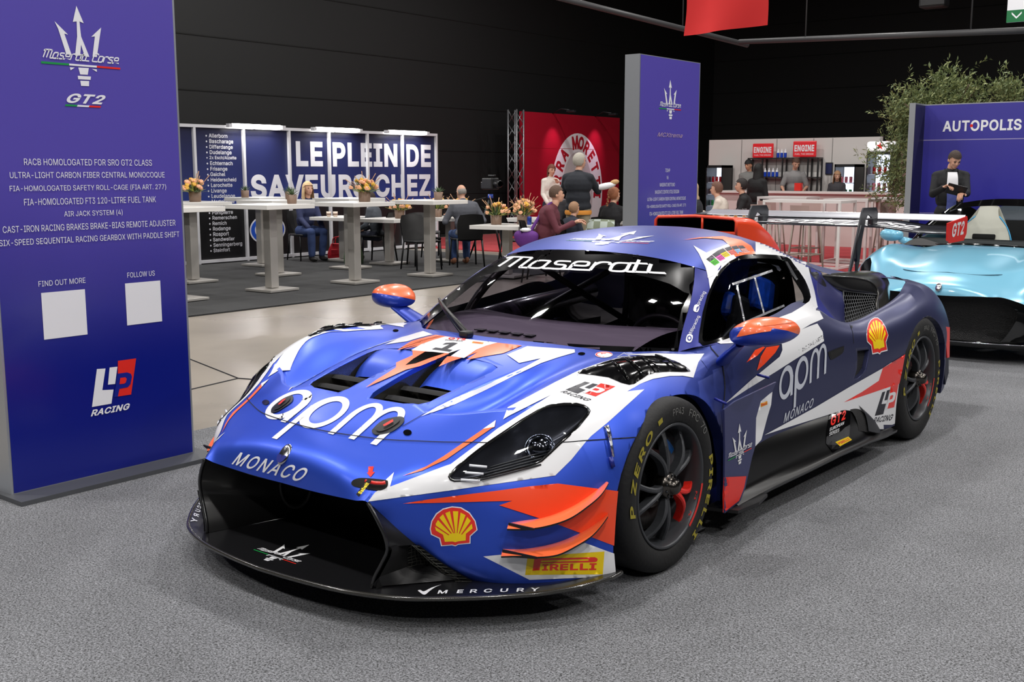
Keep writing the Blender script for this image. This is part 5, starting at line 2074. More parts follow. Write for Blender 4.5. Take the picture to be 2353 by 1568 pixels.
mb = MB()
mb.grid(surf([sc0, sc1, sc2, sc3], .02, cc=(1, 2, 4, 5)))
mb.grid(surf([[(x, y + .001, z) for x, y, z in sc0], [(x * .93, y + .10, lerp(1.205, z, .75)) for x, y, z in sc0], [(x * .85, y + .22, lerp(1.19, z, .5)) for x, y, z in sc0]], .03, cc=(1, 2, 4, 5)), 1)
mb.tube(sc0, .009, 0, 8)
mb.tube([(-.25, 1.87, 1.174), (.25, 1.87, 1.174)], .010, 0, 8)
mb.tube([(.045, 1.872, 1.174), (.045, 1.872, 1.258)], .007, 0, 8)
mb.box((0, 2.0, 1.165), (.49, .25, .006), 1)
mb.box((0, 2.1, 1.20), (.46, .01, .1), 1)
mb.build('roof_scoop', [M_ORANGE, M_MATTB], car)
mb = MB()
mb.grid(surf([[(-.22, 1.90, 1.150), (0, 1.90, 1.165), (.22, 1.90, 1.150)], [(-.25, 1.89, 1.168), (0, 1.89, 1.17), (.25, 1.89, 1.168)]], .05))
mb.build('scoop_foot', M_MATTB, car)

# ------------------------------------------------------------------ rear wing
def foil(c, th, cam_):
    """wing section: chord 0..c, returns loop of (chordwise, height)"""
    up_ = [(c * t, th * 2.2 * (math.sqrt(t) - t) - cam_ * 4 * t * (1 - t)) for t in np.linspace(0, 1, 12)]
    lo = [(c * t, -th * 1.2 * (math.sqrt(t) - t) - cam_ * 4 * t * (1 - t)) for t in np.linspace(1, 0, 12)][1:-1]
    return up_ + lo


M_WING = mat('wing_black', (24, 26, 34), .22, .1, coat=.6)
mb = MB()
secs = []
for x in np.linspace(-.895, .895, 31):
    ax_ = abs(x)
    e = max(0, min(1, (ax_ - .42) / .33))
    e = e * e * (3 - 2 * e)
    zl = 1.155 - .028 * e
    yl = 3.40 - .02 * e
    sec = []
    for a, b in foil(.26, .018, .010):
        sec.append((x, yl + a, zl + b + a * .16 + .0))
    secs.append(sec)
mb.grid(np.array(secs), 0, closed=True)
mb.f = [f[::-1] for f in mb.f]
wing = mb.build('rear_wing', [M_WING], car, recalc=True)
mb = MB()
mb.grid(np.array([[(x, 3.635 + a, 1.196 + b + a * .45) for a, b in foil(.085, .010, .004)] for x in np.linspace(-.895, .895, 5)]), 0, closed=True)
mb.build('wing_flap', [mat('flap_grey', (176, 178, 186), .3, .4)], wing, recalc=True)
EP = [(3.345, 1.195), (3.72, 1.226), (3.735, 1.21), (3.728, 1.115), (3.68, 1.075), (3.40, 1.072), (3.352, 1.09)]
for s_ in (1, -1):
    mb = MB()
    mb.prism(EP, (.895 * s_, 0, 0), (0, 1, 0), (0, 0, 1), .009 * s_, 0)
    ep = mb.build('endplate', [M_RED if s_ > 0 else M_WING], wing)
    if s_ > 0:
        V, T, _, _ = text_mesh('GT2', bold=.03, shear=.2)
        tm = MB()
        tm.add([(.9055, 3.43 + .24 * x, 1.105 + .085 * y + .01 * x) for x, y in V], T, 0, False)
        tm.build('endplate_print', mat('print_grey', (235, 235, 238), .4), ep)
    # swan-neck stay
    mb = MB()
    base_f, base_r = (3.13, .872), (3.27, .864)
    outl = [base_f, (3.20, 1.02), (3.305, 1.255), (3.33, 1.278), (3.545, 1.276), (3.575, 1.245), (3.575, 1.17), (3.47, 1.165), (3.465, 1.215), (3.41, 1.235), (3.37, 1.20), (3.325, 1.08), (3.30, .95), base_r, (3.255, .870), (3.245, .95), (3.215, .97), (3.165, .875)]
    mb.prism(outl, (.383 * s_ - .005, 0, 0), (0, 1, 0), (0, 0, 1), .010, 0)
    mb.tube([(.383 * s_, 3.245, .945), (.383 * s_, 3.235, 1.06), (.383 * s_, 3.29, 1.17)], .010, 0, 6)
    mb.box((.383 * s_, 3.50, 1.185), (.035, .09, .05), 0, bev=.008)
    mb.box((.383 * s_, 3.20, .872), (.05, .19, .016), 0, bev=.006)
    mb.build('wing_stay', [M_DKGREY], wing)
tm = MB()
ps, L = script_polys('Maserati Corse', .24)
for P in ps:
    V2, T2 = triangulate([[(a * 100, b * 100) for a, b in P]], 25, 15)
    vs = []
    for a, b in V2:
        a, b = a / 100, b / 100
        x = -.66 + 1.32 * a / L
        y = 3.45 + .11 * b
        ax_ = abs(x)
        e = max(0, min(1, (ax_ - .42) / .33)); e = e * e * (3 - 2 * e)
        t = (y - 3.40 + .02 * e) / .26
        z = 1.155 - .028 * e + .018 * 2.2 * (math.sqrt(t) - t) - .04 * t * (1 - t) + (y - 3.40 + .02 * e) * .16 + .0015
        vs.append((x, y, z))
    tm.add(vs, T2, 0, False)
tm.build('wing_print', M_WHITE, wing)

# rear corner: bumper edge, red marker, winglet
for s_ in (1, -1):
    mb = MB()
    mb.prism([(3.10, .60), (3.20, .585), (3.23, .40), (3.19, .40)], (.955 * s_, 0, 0), (0, 1, 0), (0, 0, 1), .04 * s_, 0)
    mb.prism([(3.15, .405), (3.23, .40), (3.25, .30), (3.20, .235), (3.17, .30)], (.955 * s_, 0, 0), (0, 1, 0), (0, 0, 1), .035 * s_, 1)
    mb.prism([(3.13, .58), (3.19, .40), (3.17, .25), (3.30, .25), (3.35, .55)], (.90 * s_, 0, 0), (0, 1, 0), (0, 0, 1), .04 * s_, 1)
    mb.build('rear_corner', [M_RED, mat('navy_plastic', (28, 30, 48), .45)], car)

# wiper
mb = MB()
def wsp(u, v, d):
    l, n, i = hit(BV_WS, *KS(u, v))
    if l is None:
        l, n, i = hit(BV_BODY, *KS(u, v))
    if n.z < 0: n = -n
    return l + n * d
p0, p1, p2 = wsp(500, 808, .02), wsp(385, 650, .03), wsp(345, 580, .03)
mb.tube([p0, p1, p2], [.014, .010, .006], 0, 8)
mb.tube([wsp(330, 575, .012), wsp(375, 655, .012), wsp(470, 800, .012)], .006, 0, 6)
mb.box(wsp(505, 812, .015), (.05, .05, .03), 0, bev=.01)
mb.build('wiper', M_SATB, car)

# ================================================================== HALL
M_WALL = mat('hall_black_cladding', (12, 13, 14), .75)
M_SEAM = mat('cladding_seam', (6, 6, 6), .9)


def carpet_mat(name, dark, light, scale):
    m = mat(name, dark, .95, sheen=.1)
    nt = m.node_tree
    b = nt.nodes['Principled BSDF']
    tc = nt.nodes.new('ShaderNodeTexCoord')
    n = nt.nodes.new('ShaderNodeTexNoise')
    n.inputs['Scale'].default_value = scale
    n.inputs['Detail'].default_value = 3
    n.inputs['Roughness'].default_value = .75
    n.inputs['Distortion'].default_value = .6
    r = nt.nodes.new('ShaderNodeValToRGB')
    r.color_ramp.elements[0].position, r.color_ramp.elements[1].position = .38, .64
    r.color_ramp.elements[0].color = lin(dark) + (1,)
    r.color_ramp.elements[1].color = lin(light) + (1,)
    n2 = nt.nodes.new('ShaderNodeTexNoise')
    n2.inputs['Scale'].default_value = 3.0
    mr = nt.nodes.new('ShaderNodeMapRange')
    mr.inputs[3].default_value, mr.inputs[4].default_value = .8, 1.2
    mx = nt.nodes.new('ShaderNodeVectorMath')
    mx.operation = 'SCALE'
    nt.links.new(tc.outputs['Object'], n.inputs['Vector'])
    nt.links.new(tc.outputs['Object'], n2.inputs['Vector'])
    nt.links.new(n.outputs[0], r.inputs[0])
    nt.links.new(n2.outputs[0], mr.inputs[0])
    nt.links.new(r.outputs[0], mx.inputs[0])
    nt.links.new(mr.outputs[0], mx.inputs['Scale'])
    nt.links.new(mx.outputs[0], b.inputs['Base Color'])
    bp = nt.nodes.new('ShaderNodeBump')
    bp.inputs['Strength'].default_value = .6
    bp.inputs['Distance'].default_value = .006
    nt.links.new(n.outputs[0], bp.inputs['Height'])
    nt.links.new(bp.outputs[0], b.inputs['Normal'])
    return m


def concrete_mat():
    m = mat('polished_concrete', (150, 142, 132), .22, noise=(1.3, .14))
    nt = m.node_tree
    b = nt.nodes['Principled BSDF']
    n = nt.nodes.new('ShaderNodeTexNoise')
    n.inputs['Scale'].default_value = 9
    n.inputs['Detail'].default_value = 6
    r = nt.nodes.new('ShaderNodeMapRange')
    r.inputs[3].default_value, r.inputs[4].default_value = .14, .42
    nt.links.new(n.outputs[0], r.inputs[0])
    nt.links.new(r.outputs[0], b.inputs['Roughness'])
    return m


def struct(name, mb, m):
    o = mb.build(name, m)
    return tag(o, kind='structure')


struct('floor', MB().box((-3, 8, -.10), (28, 42, .16)), concrete_mat())
struct('floor_carpet_grey', MB().box((5.8, 3.2, -.011), (16.36, 19, .022)), carpet_mat('grey_needle_felt', (24, 25, 27), (150, 152, 157), 150))
struct('floor_carpet_black', MB().box((-10.7, 5.0, -.013), (7.7, 14.0, .018)), carpet_mat('black_needle_felt', (24, 25, 26), (42, 43, 45), 60))
struct('floor_carpet_red', MB().box((-8.4, 16.9, -.011), (11.6, 8.2, .020)), carpet_mat('red_needle_felt', (140, 22, 32), (190, 40, 48), 60))
# cover plates and joints in the concrete beside the stand
mb = MB()
for a, b in [((-2.42, -.25), (-3.4, .35)), ((-3.4, .35), (-3.6, 1.5)), ((-3.4, .35), (-4.6, -.2)), ((-3.6, 1.5), (-2.4, 1.9)), ((-3.6, 1.5), (-6.8, 2.4))]:
    mb.tube([(a[0], a[1], -.019), (b[0], b[1], -.019)], .006, 0, 4)
o = mb.build('trim_floor_joint', M_GAP)
tag(o, kind='structure')
mb = MB()
mb.box((-14.55, 8, 4.0), (.1, 42, 8.2))
for z in np.arange(1.0, 8, 1.0):
    mb.box((-14.495, 8, z), (.012, 42, .022), 1)
struct('wall_left', mb, [M_WALL, M_SEAM])
mb = MB()
mb.box((-3, 28.9, 4.0), (28, .1, 8.2))
for z in np.arange(1.0, 8, 1.0):
    mb.box((-3, 28.84, z), (28, .012, .022), 1)
struct('wall_back', mb, [M_WALL, M_SEAM])
struct('wall_right', MB().box((10.95, 8, 4.0), (.1, 42, 8.2)), M_WALL)
struct('wall_front', MB().box((-3, -12.9, 4.0), (28, .1, 8.2)), M_WALL)
struct('ceiling', MB().box((-3, 8, 8.15), (28, 42, .1)), M_WALL)
# ducts under the ceiling
for i, (a, b, r, lb) in enumerate([((-8.6, 9.5, 4.55), (-6.5, 15.3, 3.80), .05, 'dark round duct running under the black ceiling, above the red cloth'),
                               ((-6.3, 14.6, 3.78), (-.4, 12.4, 3.33), .045, 'thin dark rail hanging high in front of the black back wall')]):
    o = MB().tube([a, b], r, 0, 10).build('ceiling_duct', mat('duct_grey', (62, 62, 64), .5))
    tag(o, lb, 'duct')
    for t in (.25, .75):
        MB().tube([lerp(Vector(a), Vector(b), t), lerp(Vector(a), Vector(b), t) + Vector((0, 0, 8.1 - lerp(a[2], b[2], t)))], .012, 0, 6).build('hanger_rod', MATS['duct_grey'], o)
o = MB().box((-3.6, 16.6, 4.45), (.45, .3, .22), bev=.04).build('stage_lamp', M_SATB)
tag(o, 'dark box lamp up under the ceiling, right of the red cloth', 'lamp')
MB().tube([(-3.6, 16.6, 4.5), (-3.6, 16.6, 8.1)], .015).build('hanger_rod', M_SATB, o)

# ------------------------------------------------------------------ printed stand panels
def print_grad(name, top, bottom, z0, z1):
    m = mat(name, top, .32, coat=.25, croughness=.15)
    nt = m.node_tree
    tc = nt.nodes.new('ShaderNodeTexCoord')
    sp = nt.nodes.new('ShaderNodeSeparateXYZ')
    mr = nt.nodes.new('ShaderNodeMapRange')
    mr.inputs[1].default_value, mr.inputs[2].default_value = z0, z1
    mr.interpolation_type = 'SMOOTHSTEP'
    mx = nt.nodes.new('ShaderNodeMix')
    mx.data_type = 'RGBA'
    mx.inputs[6].default_value = lin(bottom) + (1,)
    mx.inputs[7].default_value = lin(top) + (1,)
    nz = nt.nodes.new('ShaderNodeTexNoise')
    nz.inputs['Scale'].default_value = .9
    ad = nt.nodes.new('ShaderNodeMath')
    ad.operation = 'MULTIPLY_ADD'
    ad.inputs[1].default_value = .5
    nt.links.new(tc.outputs['Object'], nz.inputs['Vector'])
    nt.links.new(tc.outputs['Object'], sp.inputs[0])
    nt.links.new(nz.outputs[0], ad.inputs[0])
    nt.links.new(sp.outputs[2], ad.inputs[2])
    nt.links.new(ad.outputs[0], mr.inputs[0])
    nt.links.new(mr.outputs[0], mx.inputs[0])
    nt.links.new(mx.outputs[2], nt.nodes['Principled BSDF'].inputs['Base Color'])
    return m


M_PRINT = print_grad('violet_blue_print', (88, 76, 172), (8, 24, 128), .75, 1.75)
M_FRAME = mat('aluminium_frame', (176, 180, 186), .35, .6)
M_LETTER = mat('printed_white', (238, 238, 242), .45)


class Face:
    """a flat printed face: O bottom-left corner, U to the right, V up (unit vectors)"""

    def __init__(s, O, U, V=(0, 0, 1)):
        s.O, s.U, s.V = Vector(O), Vector(U), Vector(V)
        s.N = s.U.cross(s.V).normalized()
        s.mb, s.ms = MB(), []

    def mi(s, m):
        if m not in s.ms: s.ms.append(m)
        return s.ms.index(m)

    def poly(s, P, m, lv=1):
        s.mb.flat(P, s.O, s.U, s.V, .0012 * lv, s.mi(m))

    def text(s, t, x, y, h, m, align='l', width=None, lv=2, **k):
        V, T, w_, h_ = text_mesh(t, **k)
        W_ = width or w_ / h_ * h
        x0 = x if align == 'l' else (x - W_ / 2 if align == 'c' else x - W_)
        o = s.O + s.N * .0012 * lv
        s.mb.add([o + s.U * (x0 + W_ * a) + s.V * (y + h * b) for a, b in V], T, s.mi(m), False)
        return W_

    def trident(s, x, y, w_, m=None):
        m = m or M_LETTER
        k = w_ / 375
        f = lambda P: [(x + (a - 440) * k, y - (b - 200) * k) for a, b in P][::-1]
        for P in TRIDENT + TRI_W: s.poly(f(P), m)
        for P in TRI_G: s.poly(f(P), M_GREEN)
        for P in TRI_R: s.poly(f(P), M_RED)
        ps, L = script_polys('Maserati Corse', .24)
        q = 365 / L
        for P in ps:
            s.poly(f([(258 + a * q, 262 - b * 24) for a, b in P]), m, 2)

    def build(s, name, parent):
        return s.mb.build(name, s.ms, parent)


def totem(y0, lbl, kind):
    t = thing('advertising_totem', lbl, 'display board', (-1.955, y0 + .5, 0))
    mb = MB()
    mb.box((0, 0, 1.235), (.14, 1.0, 2.43))
    mb.build('panel_core', M_FRAME, t)
    f = MB()
    f.flat([(.012, .0), (.988, .0), (.988, 2.418), (.012, 2.418)], (.0706, -.5, .026), (0, 1, 0), (0, 0, 1), .001)
    f.build('print_sheet', M_PRINT, t)
    b = MB()
    b.prism([(-.16, -.53), (.22, -.53), (.22, .56), (-.16, .56)], (0, 0, .0), (1, 0, 0), (0, 1, 0), .022)
    b.build('foot_plate', mat('foot_grey', (92, 94, 98), .45, .4), t)
    F_ = Face((.0725, -.5, .02), (0, 1, 0))
    if kind == 1:
        F_.trident(.475, 2.065, .40)
        F_.text('GT2', .39, 1.80, .045, M_LETTER, width=.20, bold=.03, shear=.45)
        F_.poly([(.38, 1.785), (.44, 1.785), (.445, 1.793), (.385, 1.793)], M_GREEN)
        F_.poly([(.44, 1.785), (.50, 1.785), (.505, 1.793), (.445, 1.793)], M_LETTER)
        F_.poly([(.50, 1.785), (.56, 1.785), (.565, 1.793), (.505, 1.793)], M_RED)
        for i, (s_, w_) in enumerate([('RACB HOMOLOGATED FOR SRO GT2 CLASS', .66), ('ULTRA-LIGHT CARBON FIBER CENTRAL MONOCOQUE', .80), ('FIA-HOMOLOGATED SAFETY ROLL-CAGE (FIA ART. 277)', .81), ('FIA-HOMOLOGATED FT3 120-LITRE FUEL TANK', .685), ('AIR JACK SYSTEM (4)', .305), ('CAST-IRON RACING BRAKES BRAKE-BIAS REMOTE ADJUSTER', .90), ('SIX-SPEED SEQUENTIAL RACING GEARBOX WITH PADDLE SHIFT', .94)]):
            F_.text(s_, .495, 1.512 - .0605 * i, .030, M_LETTER, 'c', width=w_)
        F_.text('FIND OUT MORE', .195, .955, .026, M_LETTER, width=.235)
        F_.text('FOLLOW US', .655, .962, .026, M_LETTER, width=.155)
        F_.poly([(.205, .705), (.425, .705), (.425, .925), (.205, .925)], M_LETTER)
        F_.poly([(.64, .725), (.84, .725), (.84, .935), (.64, .935)], M_LETTER)
        ox, oy, k = .425, .30, .00118
        f2 = lambda P: [(ox + (a - 423) * k, oy + (742 - b) * k - (a - 423) * k * .15) for a, b in P]
        F_.poly(f2(LP_L)[::-1], M_LETTER); F_.poly(f2(LP_I)[::-1], M_LETTER); F_.poly(f2(LP_R)[::-1], M_RED)
        F_.poly(f2(LP_P)[::-1], mat('print_navy', (20, 34, 140), .35), 2); F_.poly(f2(LP_H)[::-1], M_RED, 3)
        F_.text('RACING', ox - .01, oy + .0, .032, M_LETTER, width=.215, bold=.03, shear=.35)
    else:
        F_.trident(.49, 2.09, .36)
        F_.text('MCXtrema', .29, 1.775, .036, mat('print_mauve', (176, 150, 178), .4), width=.42, bold=.01, shear=.4)
        for i, (s_, w_) in enumerate([('730HP', .08), ('V6', .03), ('MASERATI NETTUNO', .25), ('MASERATI CENTRO STILE DESIGN', .40), ('ULTRA-LIGHT CARBON FIBER CENTRAL MONOCOQUE', .64), ('FIA-HOMOLOGATED SAFETY ROLL-CAGE (FIA ART. 277)', .65), ('FIA-HOMOLOGATED FT3 120-LITRE FUEL TANK', .56), ('AIR JACK SYSTEM (4)', .25), ('CAST-IRON RACING BRAKES BRAKE-BIAS REMOTE ADJUSTER', .74), ('SIX-SPEED SEQUENTIAL RACING GEARBOX WITH PADDLE SHIFT', .77)]):
            F_.text(s_, .47, 1.48 - .0605 * i, .030, M_LETTER, 'c', width=w_)
    F_.build('print_lettering', t)
    return t


totem(-1.10, 'tall violet-blue display board with two blank white squares, close beside the race car nose', 1)
totem(4.275, 'tall violet-blue display board standing behind the roof of the race car', 2)

# backdrop with its return wall
t = thing('backdrop_wall', 'wide violet-blue backdrop with white lettering behind the light blue car', 'backdrop', (-2.2, 12.9, 0))
MB().box((2.1, .18, 1.24), (4.75, .10, 2.47)).build('panel_core', M_FRAME, t)
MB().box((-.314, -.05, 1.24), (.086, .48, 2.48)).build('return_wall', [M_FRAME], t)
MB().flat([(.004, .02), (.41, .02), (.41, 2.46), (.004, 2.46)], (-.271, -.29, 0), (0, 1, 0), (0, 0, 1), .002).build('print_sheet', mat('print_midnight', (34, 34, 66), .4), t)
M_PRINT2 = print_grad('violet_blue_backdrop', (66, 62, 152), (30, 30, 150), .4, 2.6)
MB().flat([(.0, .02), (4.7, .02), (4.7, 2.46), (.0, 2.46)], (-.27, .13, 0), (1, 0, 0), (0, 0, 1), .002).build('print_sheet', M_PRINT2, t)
F_ = Face((-.27, .127, 0), (1, 0, 0))
F_.text('AUTOPOLIS', .265, 2.078, .155, M_LETTER, width=1.07, bold=.025)
F_.poly(ell(.665, 2.155, .021, .022, 16), M_RED, 3)
F_.poly([(.0, 1.955), (4.5, 1.955), (4.5, 1.968), (.0, 1.968)], mat('print_lilac', (150, 142, 190), .4), 1)
F_.poly([(.0, .90), (4.5, .90), (4.5, .91), (.0, .91)], MATS['print_lilac'], 1)
F_.build('backdrop_lettering', t)

# ------------------------------------------------------------------ food court wall with town names
t = thing('advertising_wall', 'long dark blue advertising wall with a list of towns, white tube lamps on top', 'advertising wall', (-12.2, 10.2, 0))
M_ADV = print_grad('navy_print', (20, 24, 62), (28, 48, 122), .0, 1.0)
def adv_mat():
    m = mat('advert_print', (22, 26, 64), .4)
    nt = m.node_tree
    tc = nt.nodes.new('ShaderNodeTexCoord')
    sp = nt.nodes.new('ShaderNodeSeparateXYZ')
    r = nt.nodes.new('ShaderNodeValToRGB')
    e = r.color_ramp.elements
    e[0].position, e[0].color = 0.0, lin((10, 10, 13)) + (1,)
    e[1].position, e[1].color = 1.0, lin((22, 24, 52)) + (1,)
    for p_, c in ((.395, (10, 10, 13)), (.40, (30, 52, 128)), (.62, (32, 42, 98))):
        q = e.new(p_); q.color = lin(c) + (1,)
    mr = nt.nodes.new('ShaderNodeMapRange')
    mr.inputs[1].default_value, mr.inputs[2].default_value = 0, 2.25
    nt.links.new(tc.outputs['Object'], sp.inputs[0])
    nt.links.new(sp.outputs[2], mr.inputs[0])
    nt.links.new(mr.outputs[0], r.inputs[0])
    nt.links.new(r.outputs[0], nt.nodes['Principled BSDF'].inputs['Base Color'])
    return m


Y0, Y1 = -3.85, 2.90
MB().box((-.06, (Y0 + Y1) / 2, 1.12), (.05, Y1 - Y0, 2.22)).build('print_board', adv_mat(), t)
fr_ = MB()
ys = [-3.6, -2.62, -1.62, -.62, .42, 1.48, 2.62, 4.05]
posts = [-3.82, -2.88, -1.90, -.92, .01, .97, 1.91, 2.88]
for y in posts:
    fr_.box((-.01, y, 1.13), (.05, .045, 2.26))
fr_.box((-.01, (Y0 + Y1) / 2, 2.24), (.055, Y1 - Y0, .05))
fr_.box((-.01, (Y0 + Y1) / 2, .04), (.055, Y1 - Y0, .05))
fr_.build('white_frame', mat('frame_white', (205, 205, 210), .4), t)
F_ = Face((-.034, Y0, 0), (0, 1, 0))
towns = ['Allerborn', 'Bascharage', 'Differdange', 'Dudelange', '2x Esch/Alzette', 'Echternach', 'Frisange', 'Gaichel', 'Heiderscheid', 'Larochette', 'Livange', 'Leudelange', 'Martelange', 'Mertert', 'Pontpierre', 'Remerschen', 'Remich', 'Rodange', 'Rosport', 'Sandweiler', 'Senningerberg', 'Steinfort']
M_ADW = mat('advert_white', (214, 214, 222), .45)
for i, s_ in enumerate(towns):
    F_.text('\u2022 ' + s_, 1.21, 2.06 - .0895 * i - (.018 if any(c in s_ for c in 'gjpqy') else 0), .082 if any(c in s_ for c in 'gjpqy') else .064, M_ADW, bold=.012)
F_.text('LE PLEIN DE', 6.60, 1.60, .44, M_ADW, 'r', width=3.50, bold=.035)
F_.text('SAVEURS CHEZ', 6.58, 1.02, .44, M_ADW, 'r', width=4.50, bold=.035)
M_BLUEP = mat('advert_blue', (30, 80, 190), .4)
F_.poly(ell(2.42, .51, .39, .26), M_ADW, 1); F_.poly(ell(2.42, .51, .36, .235), M_BLUEP, 2); F_.poly(ell(2.42, .51, .28, .18), M_ADW, 3)
F_.text('esso', 2.22, .45, .12, M_RED, width=.40, bold=.02, lv=4)
F_.text('Q', 3.02, .42, .20, mat('advert_orange', (235, 130, 30), .4), width=.22, bold=.03)
F_.build('board_lettering', t)
M_TUBE = mat('tube_light', (255, 252, 245), .4, emit=14.0)
for y in (-1.70, .12, 1.94):
    L = MB()
    L.box((.10, y, 2.26), (.09, 1.02 if y < 2 else 1.05, .07), bev=.02)
    l_ = L.build('tube_lamp', M_TUBE, t)
    L = MB()
    L.box((.10, y - .56, 2.26), (.08, .07, .06))
    L.box((.10, y + .56, 2.26), (.08, .07, .06))
    L.tube([(.10, y, 2.23), (0, y, 2.22)], .012)
    L.build('lamp_cap', MATS['frame_white'], l_)
    area(-12.08, 10.2 + y, 2.19, .9, .08, 14, tgt=(-11.0, 10.2 + y, 0))

# ------------------------------------------------------------------ red beer wall on trusses
t = thing('beer_wall', 'tall red advertising wall with a white oval, beside a silver truss', 'advertising wall', (-13.42, 19.58, 0))
MB().box((-.05, 0, 1.47), (.08, 4.26, 2.93)).build('red_board', mat('beer_red', (168, 22, 44), .35, coat=.3), t)
F_ = Face((-.008, -2.1, 0), (0, 1, 0))
F_.poly(ell(2.28, .98, 1.14, 1.50, 48), M_LETTER, 1)
M_BRED = mat('beer_letter', (176, 28, 44), .4)
F_.poly(ell(2.28, .9, .69, 1.12, 40), mat('beer_grey', (205, 200, 202), .4), 2)
word = 'BIRRA MORETTI'
for i, c in enumerate(word):
    if c == ' ': continue
    V, T, w_, h_ = text_mesh(c, bold=.04)
    a = PI * (1.10 - 1.12 * i / (len(word) - 1))
    cx, cy = 2.28 + .90 * math.cos(a), .98 + 1.27 * math.sin(a)
    tx, ty = 1.12 * math.sin(a), -1.48 * math.cos(a)
    L = math.hypot(tx, ty); tx, ty = tx / L, ty / L
    o = F_.O + F_.N * .004
    F_.mb.add([o + F_.U * (cx + tx * (p_ - .5) * .27 * w_ / h_ - ty * (q_ - .5) * .34) + F_.V * (cy + ty * (p_ - .5) * .27 * w_ / h_ + tx * (q_ - .5) * .34) for p_, q_ in V], T, F_.mi(M_BRED), False)
F_.poly([(0, 2.08), (4.2, 2.08), (4.2, 2.09), (0, 2.09)], M_BRED, 3)
F_.poly([(2.2, 2.6), (2.21, 2.6), (2.21, 2.9), (2.2, 2.9)], M_BRED, 1)
F_.build('board_lettering', t)
for y in (-.9, .95):
    s_ = MB()
    s_.tube([(-.05, y, 2.92), (.25, y, 3.04), (.5, y, 3.0)], .015)
    s_.box((.55, y, 2.97), (.22, .12, .05), bev=.01)
    s_.build('arm_spotlight', M_DKGREY, t)
    l = bpy.data.lights.new('arm_spot', 'SPOT')
    l.energy = 55; l.spot_size = R(55); l.spot_blend = .9; l.color = (1, .55, .8); l.shadow_soft_size = .05
    o = bpy.data.objects.new('arm_spot', l); C.objects.link(o)
    o.location = (-12.84, 19.58 + y, 2.93)
    o.rotation_euler = (Vector((-13.45, 19.58 + y, 2.1)) - Vector(o.location)).to_track_quat('-Z', 'Y').to_euler()
M_TRUSS = mat('truss_alu', (150, 152, 156), .35, .8)


def truss(x, y, h, lbl):
    mb = MB()
    for dx in (-.13, .13):
        for dy in (-.13, .13):
            mb.tube([(dx, dy, 0), (dx, dy, h)], .022, 0, 8)
    n = int(h / .32)
    for i in range(n):
        z0, z1 = h * i / n, h * (i + 1) / n
        for (ax_, ay, bx, by) in ((-.13, -.13, .13, -.13), (.13, -.13, .13, .13), (.13, .13, -.13, .13), (-.13, .13, -.13, -.13)):
            if i % 2: ax_, ay, bx, by = bx, by, ax_, ay
            mb.tube([(ax_, ay, z0), (bx, by, z1)], .010, 0, 5)
    o = mb.build('truss_tower', M_TRUSS)
    o.location = (x, y, 0)
    tag(o, lbl, 'truss')
    MB().box((0, 0, .012), (.45, .45, .02)).build('base_plate', M_TRUSS, o)


truss(-13.3, 17.05, 2.95, 'silver lattice truss tower at the edge of the red beer wall')

# ------------------------------------------------------------------ hanging cloth and green sign
G_ = []
for i in range(13):
    u = i / 12
    G_.append([(lerp(-3.29, -2.60, u) + .05 * math.sin(u * 7 + v * 1.2), lerp(7.35, 7.92, u) + .06 * math.cos(u * 6 - v), lerp(2.985, 3.10, u) - .012 * math.sin(u * PI) + v * .35) for v in range(5)])
o = MB().grid(surf(G_, .03)).build('hanging_cloth', mat('red_cloth', (214, 40, 40), .75))
tag(o, 'red cloth hanging down from the ceiling at the top edge', 'banner')
mb = MB()
mb.tube([(-3.27, 7.37, 4.38), (-2.6, 7.95, 4.50)], .02, 0, 8)
mb.tube([(-3.2, 7.42, 4.4), (-3.2, 7.42, 8.1)], .006, 0, 6)
mb.tube([(-2.7, 7.88, 4.5), (-2.7, 7.88, 8.1)], .006, 0, 6)
mb.build('hanging_rod', M_SATB, o)
t = thing('exit_sign', 'green and white arrow sign hanging in the upper corner', 'sign', (-1.0, 11.85, 3.4))
MB().box((.22, 0, .17), (.66, .03, .34), bev=.004).build('sign_board', M_LETTER, t)
F_ = Face((-.11, -.016, .0), (1, 0, 0))
F_.poly([(.0, .0), (.66, .0), (.66, .15), (.0, .15)], mat('sign_green', (10, 110, 60), .4), 1)
F_.poly([(.06, .10), (.12, .04), (.18, .10), (.18, .125), (.12, .065), (.06, .125)], M_LETTER, 2)
F_.build('sign_print', t)
MB().tube([(0, 0, .33), (0, 0, 4.7)], .006).tube([(.45, 0, .33), (.45, 0, 4.7)], .006).build('hanger_rod', M_SATB, t)

# ================================================================== LIGHT BLUE ROAD CAR
M_ICE = mat('ice_blue_metallic', (126, 194, 222), .3, .15, coat=1.0, croughness=.04)
M_GLOSSB = mat('gloss_black_paint', (8, 9, 10), .08, 0, coat=1.0)
car2 = thing('sports_car', 'light blue open-roofed sports car parked behind the race car tail', 'car', (.2, 6.55, .06))


def net(N, cols=None):
    return [[(x * .985, y, z) for x, y, z in r] for r in N]


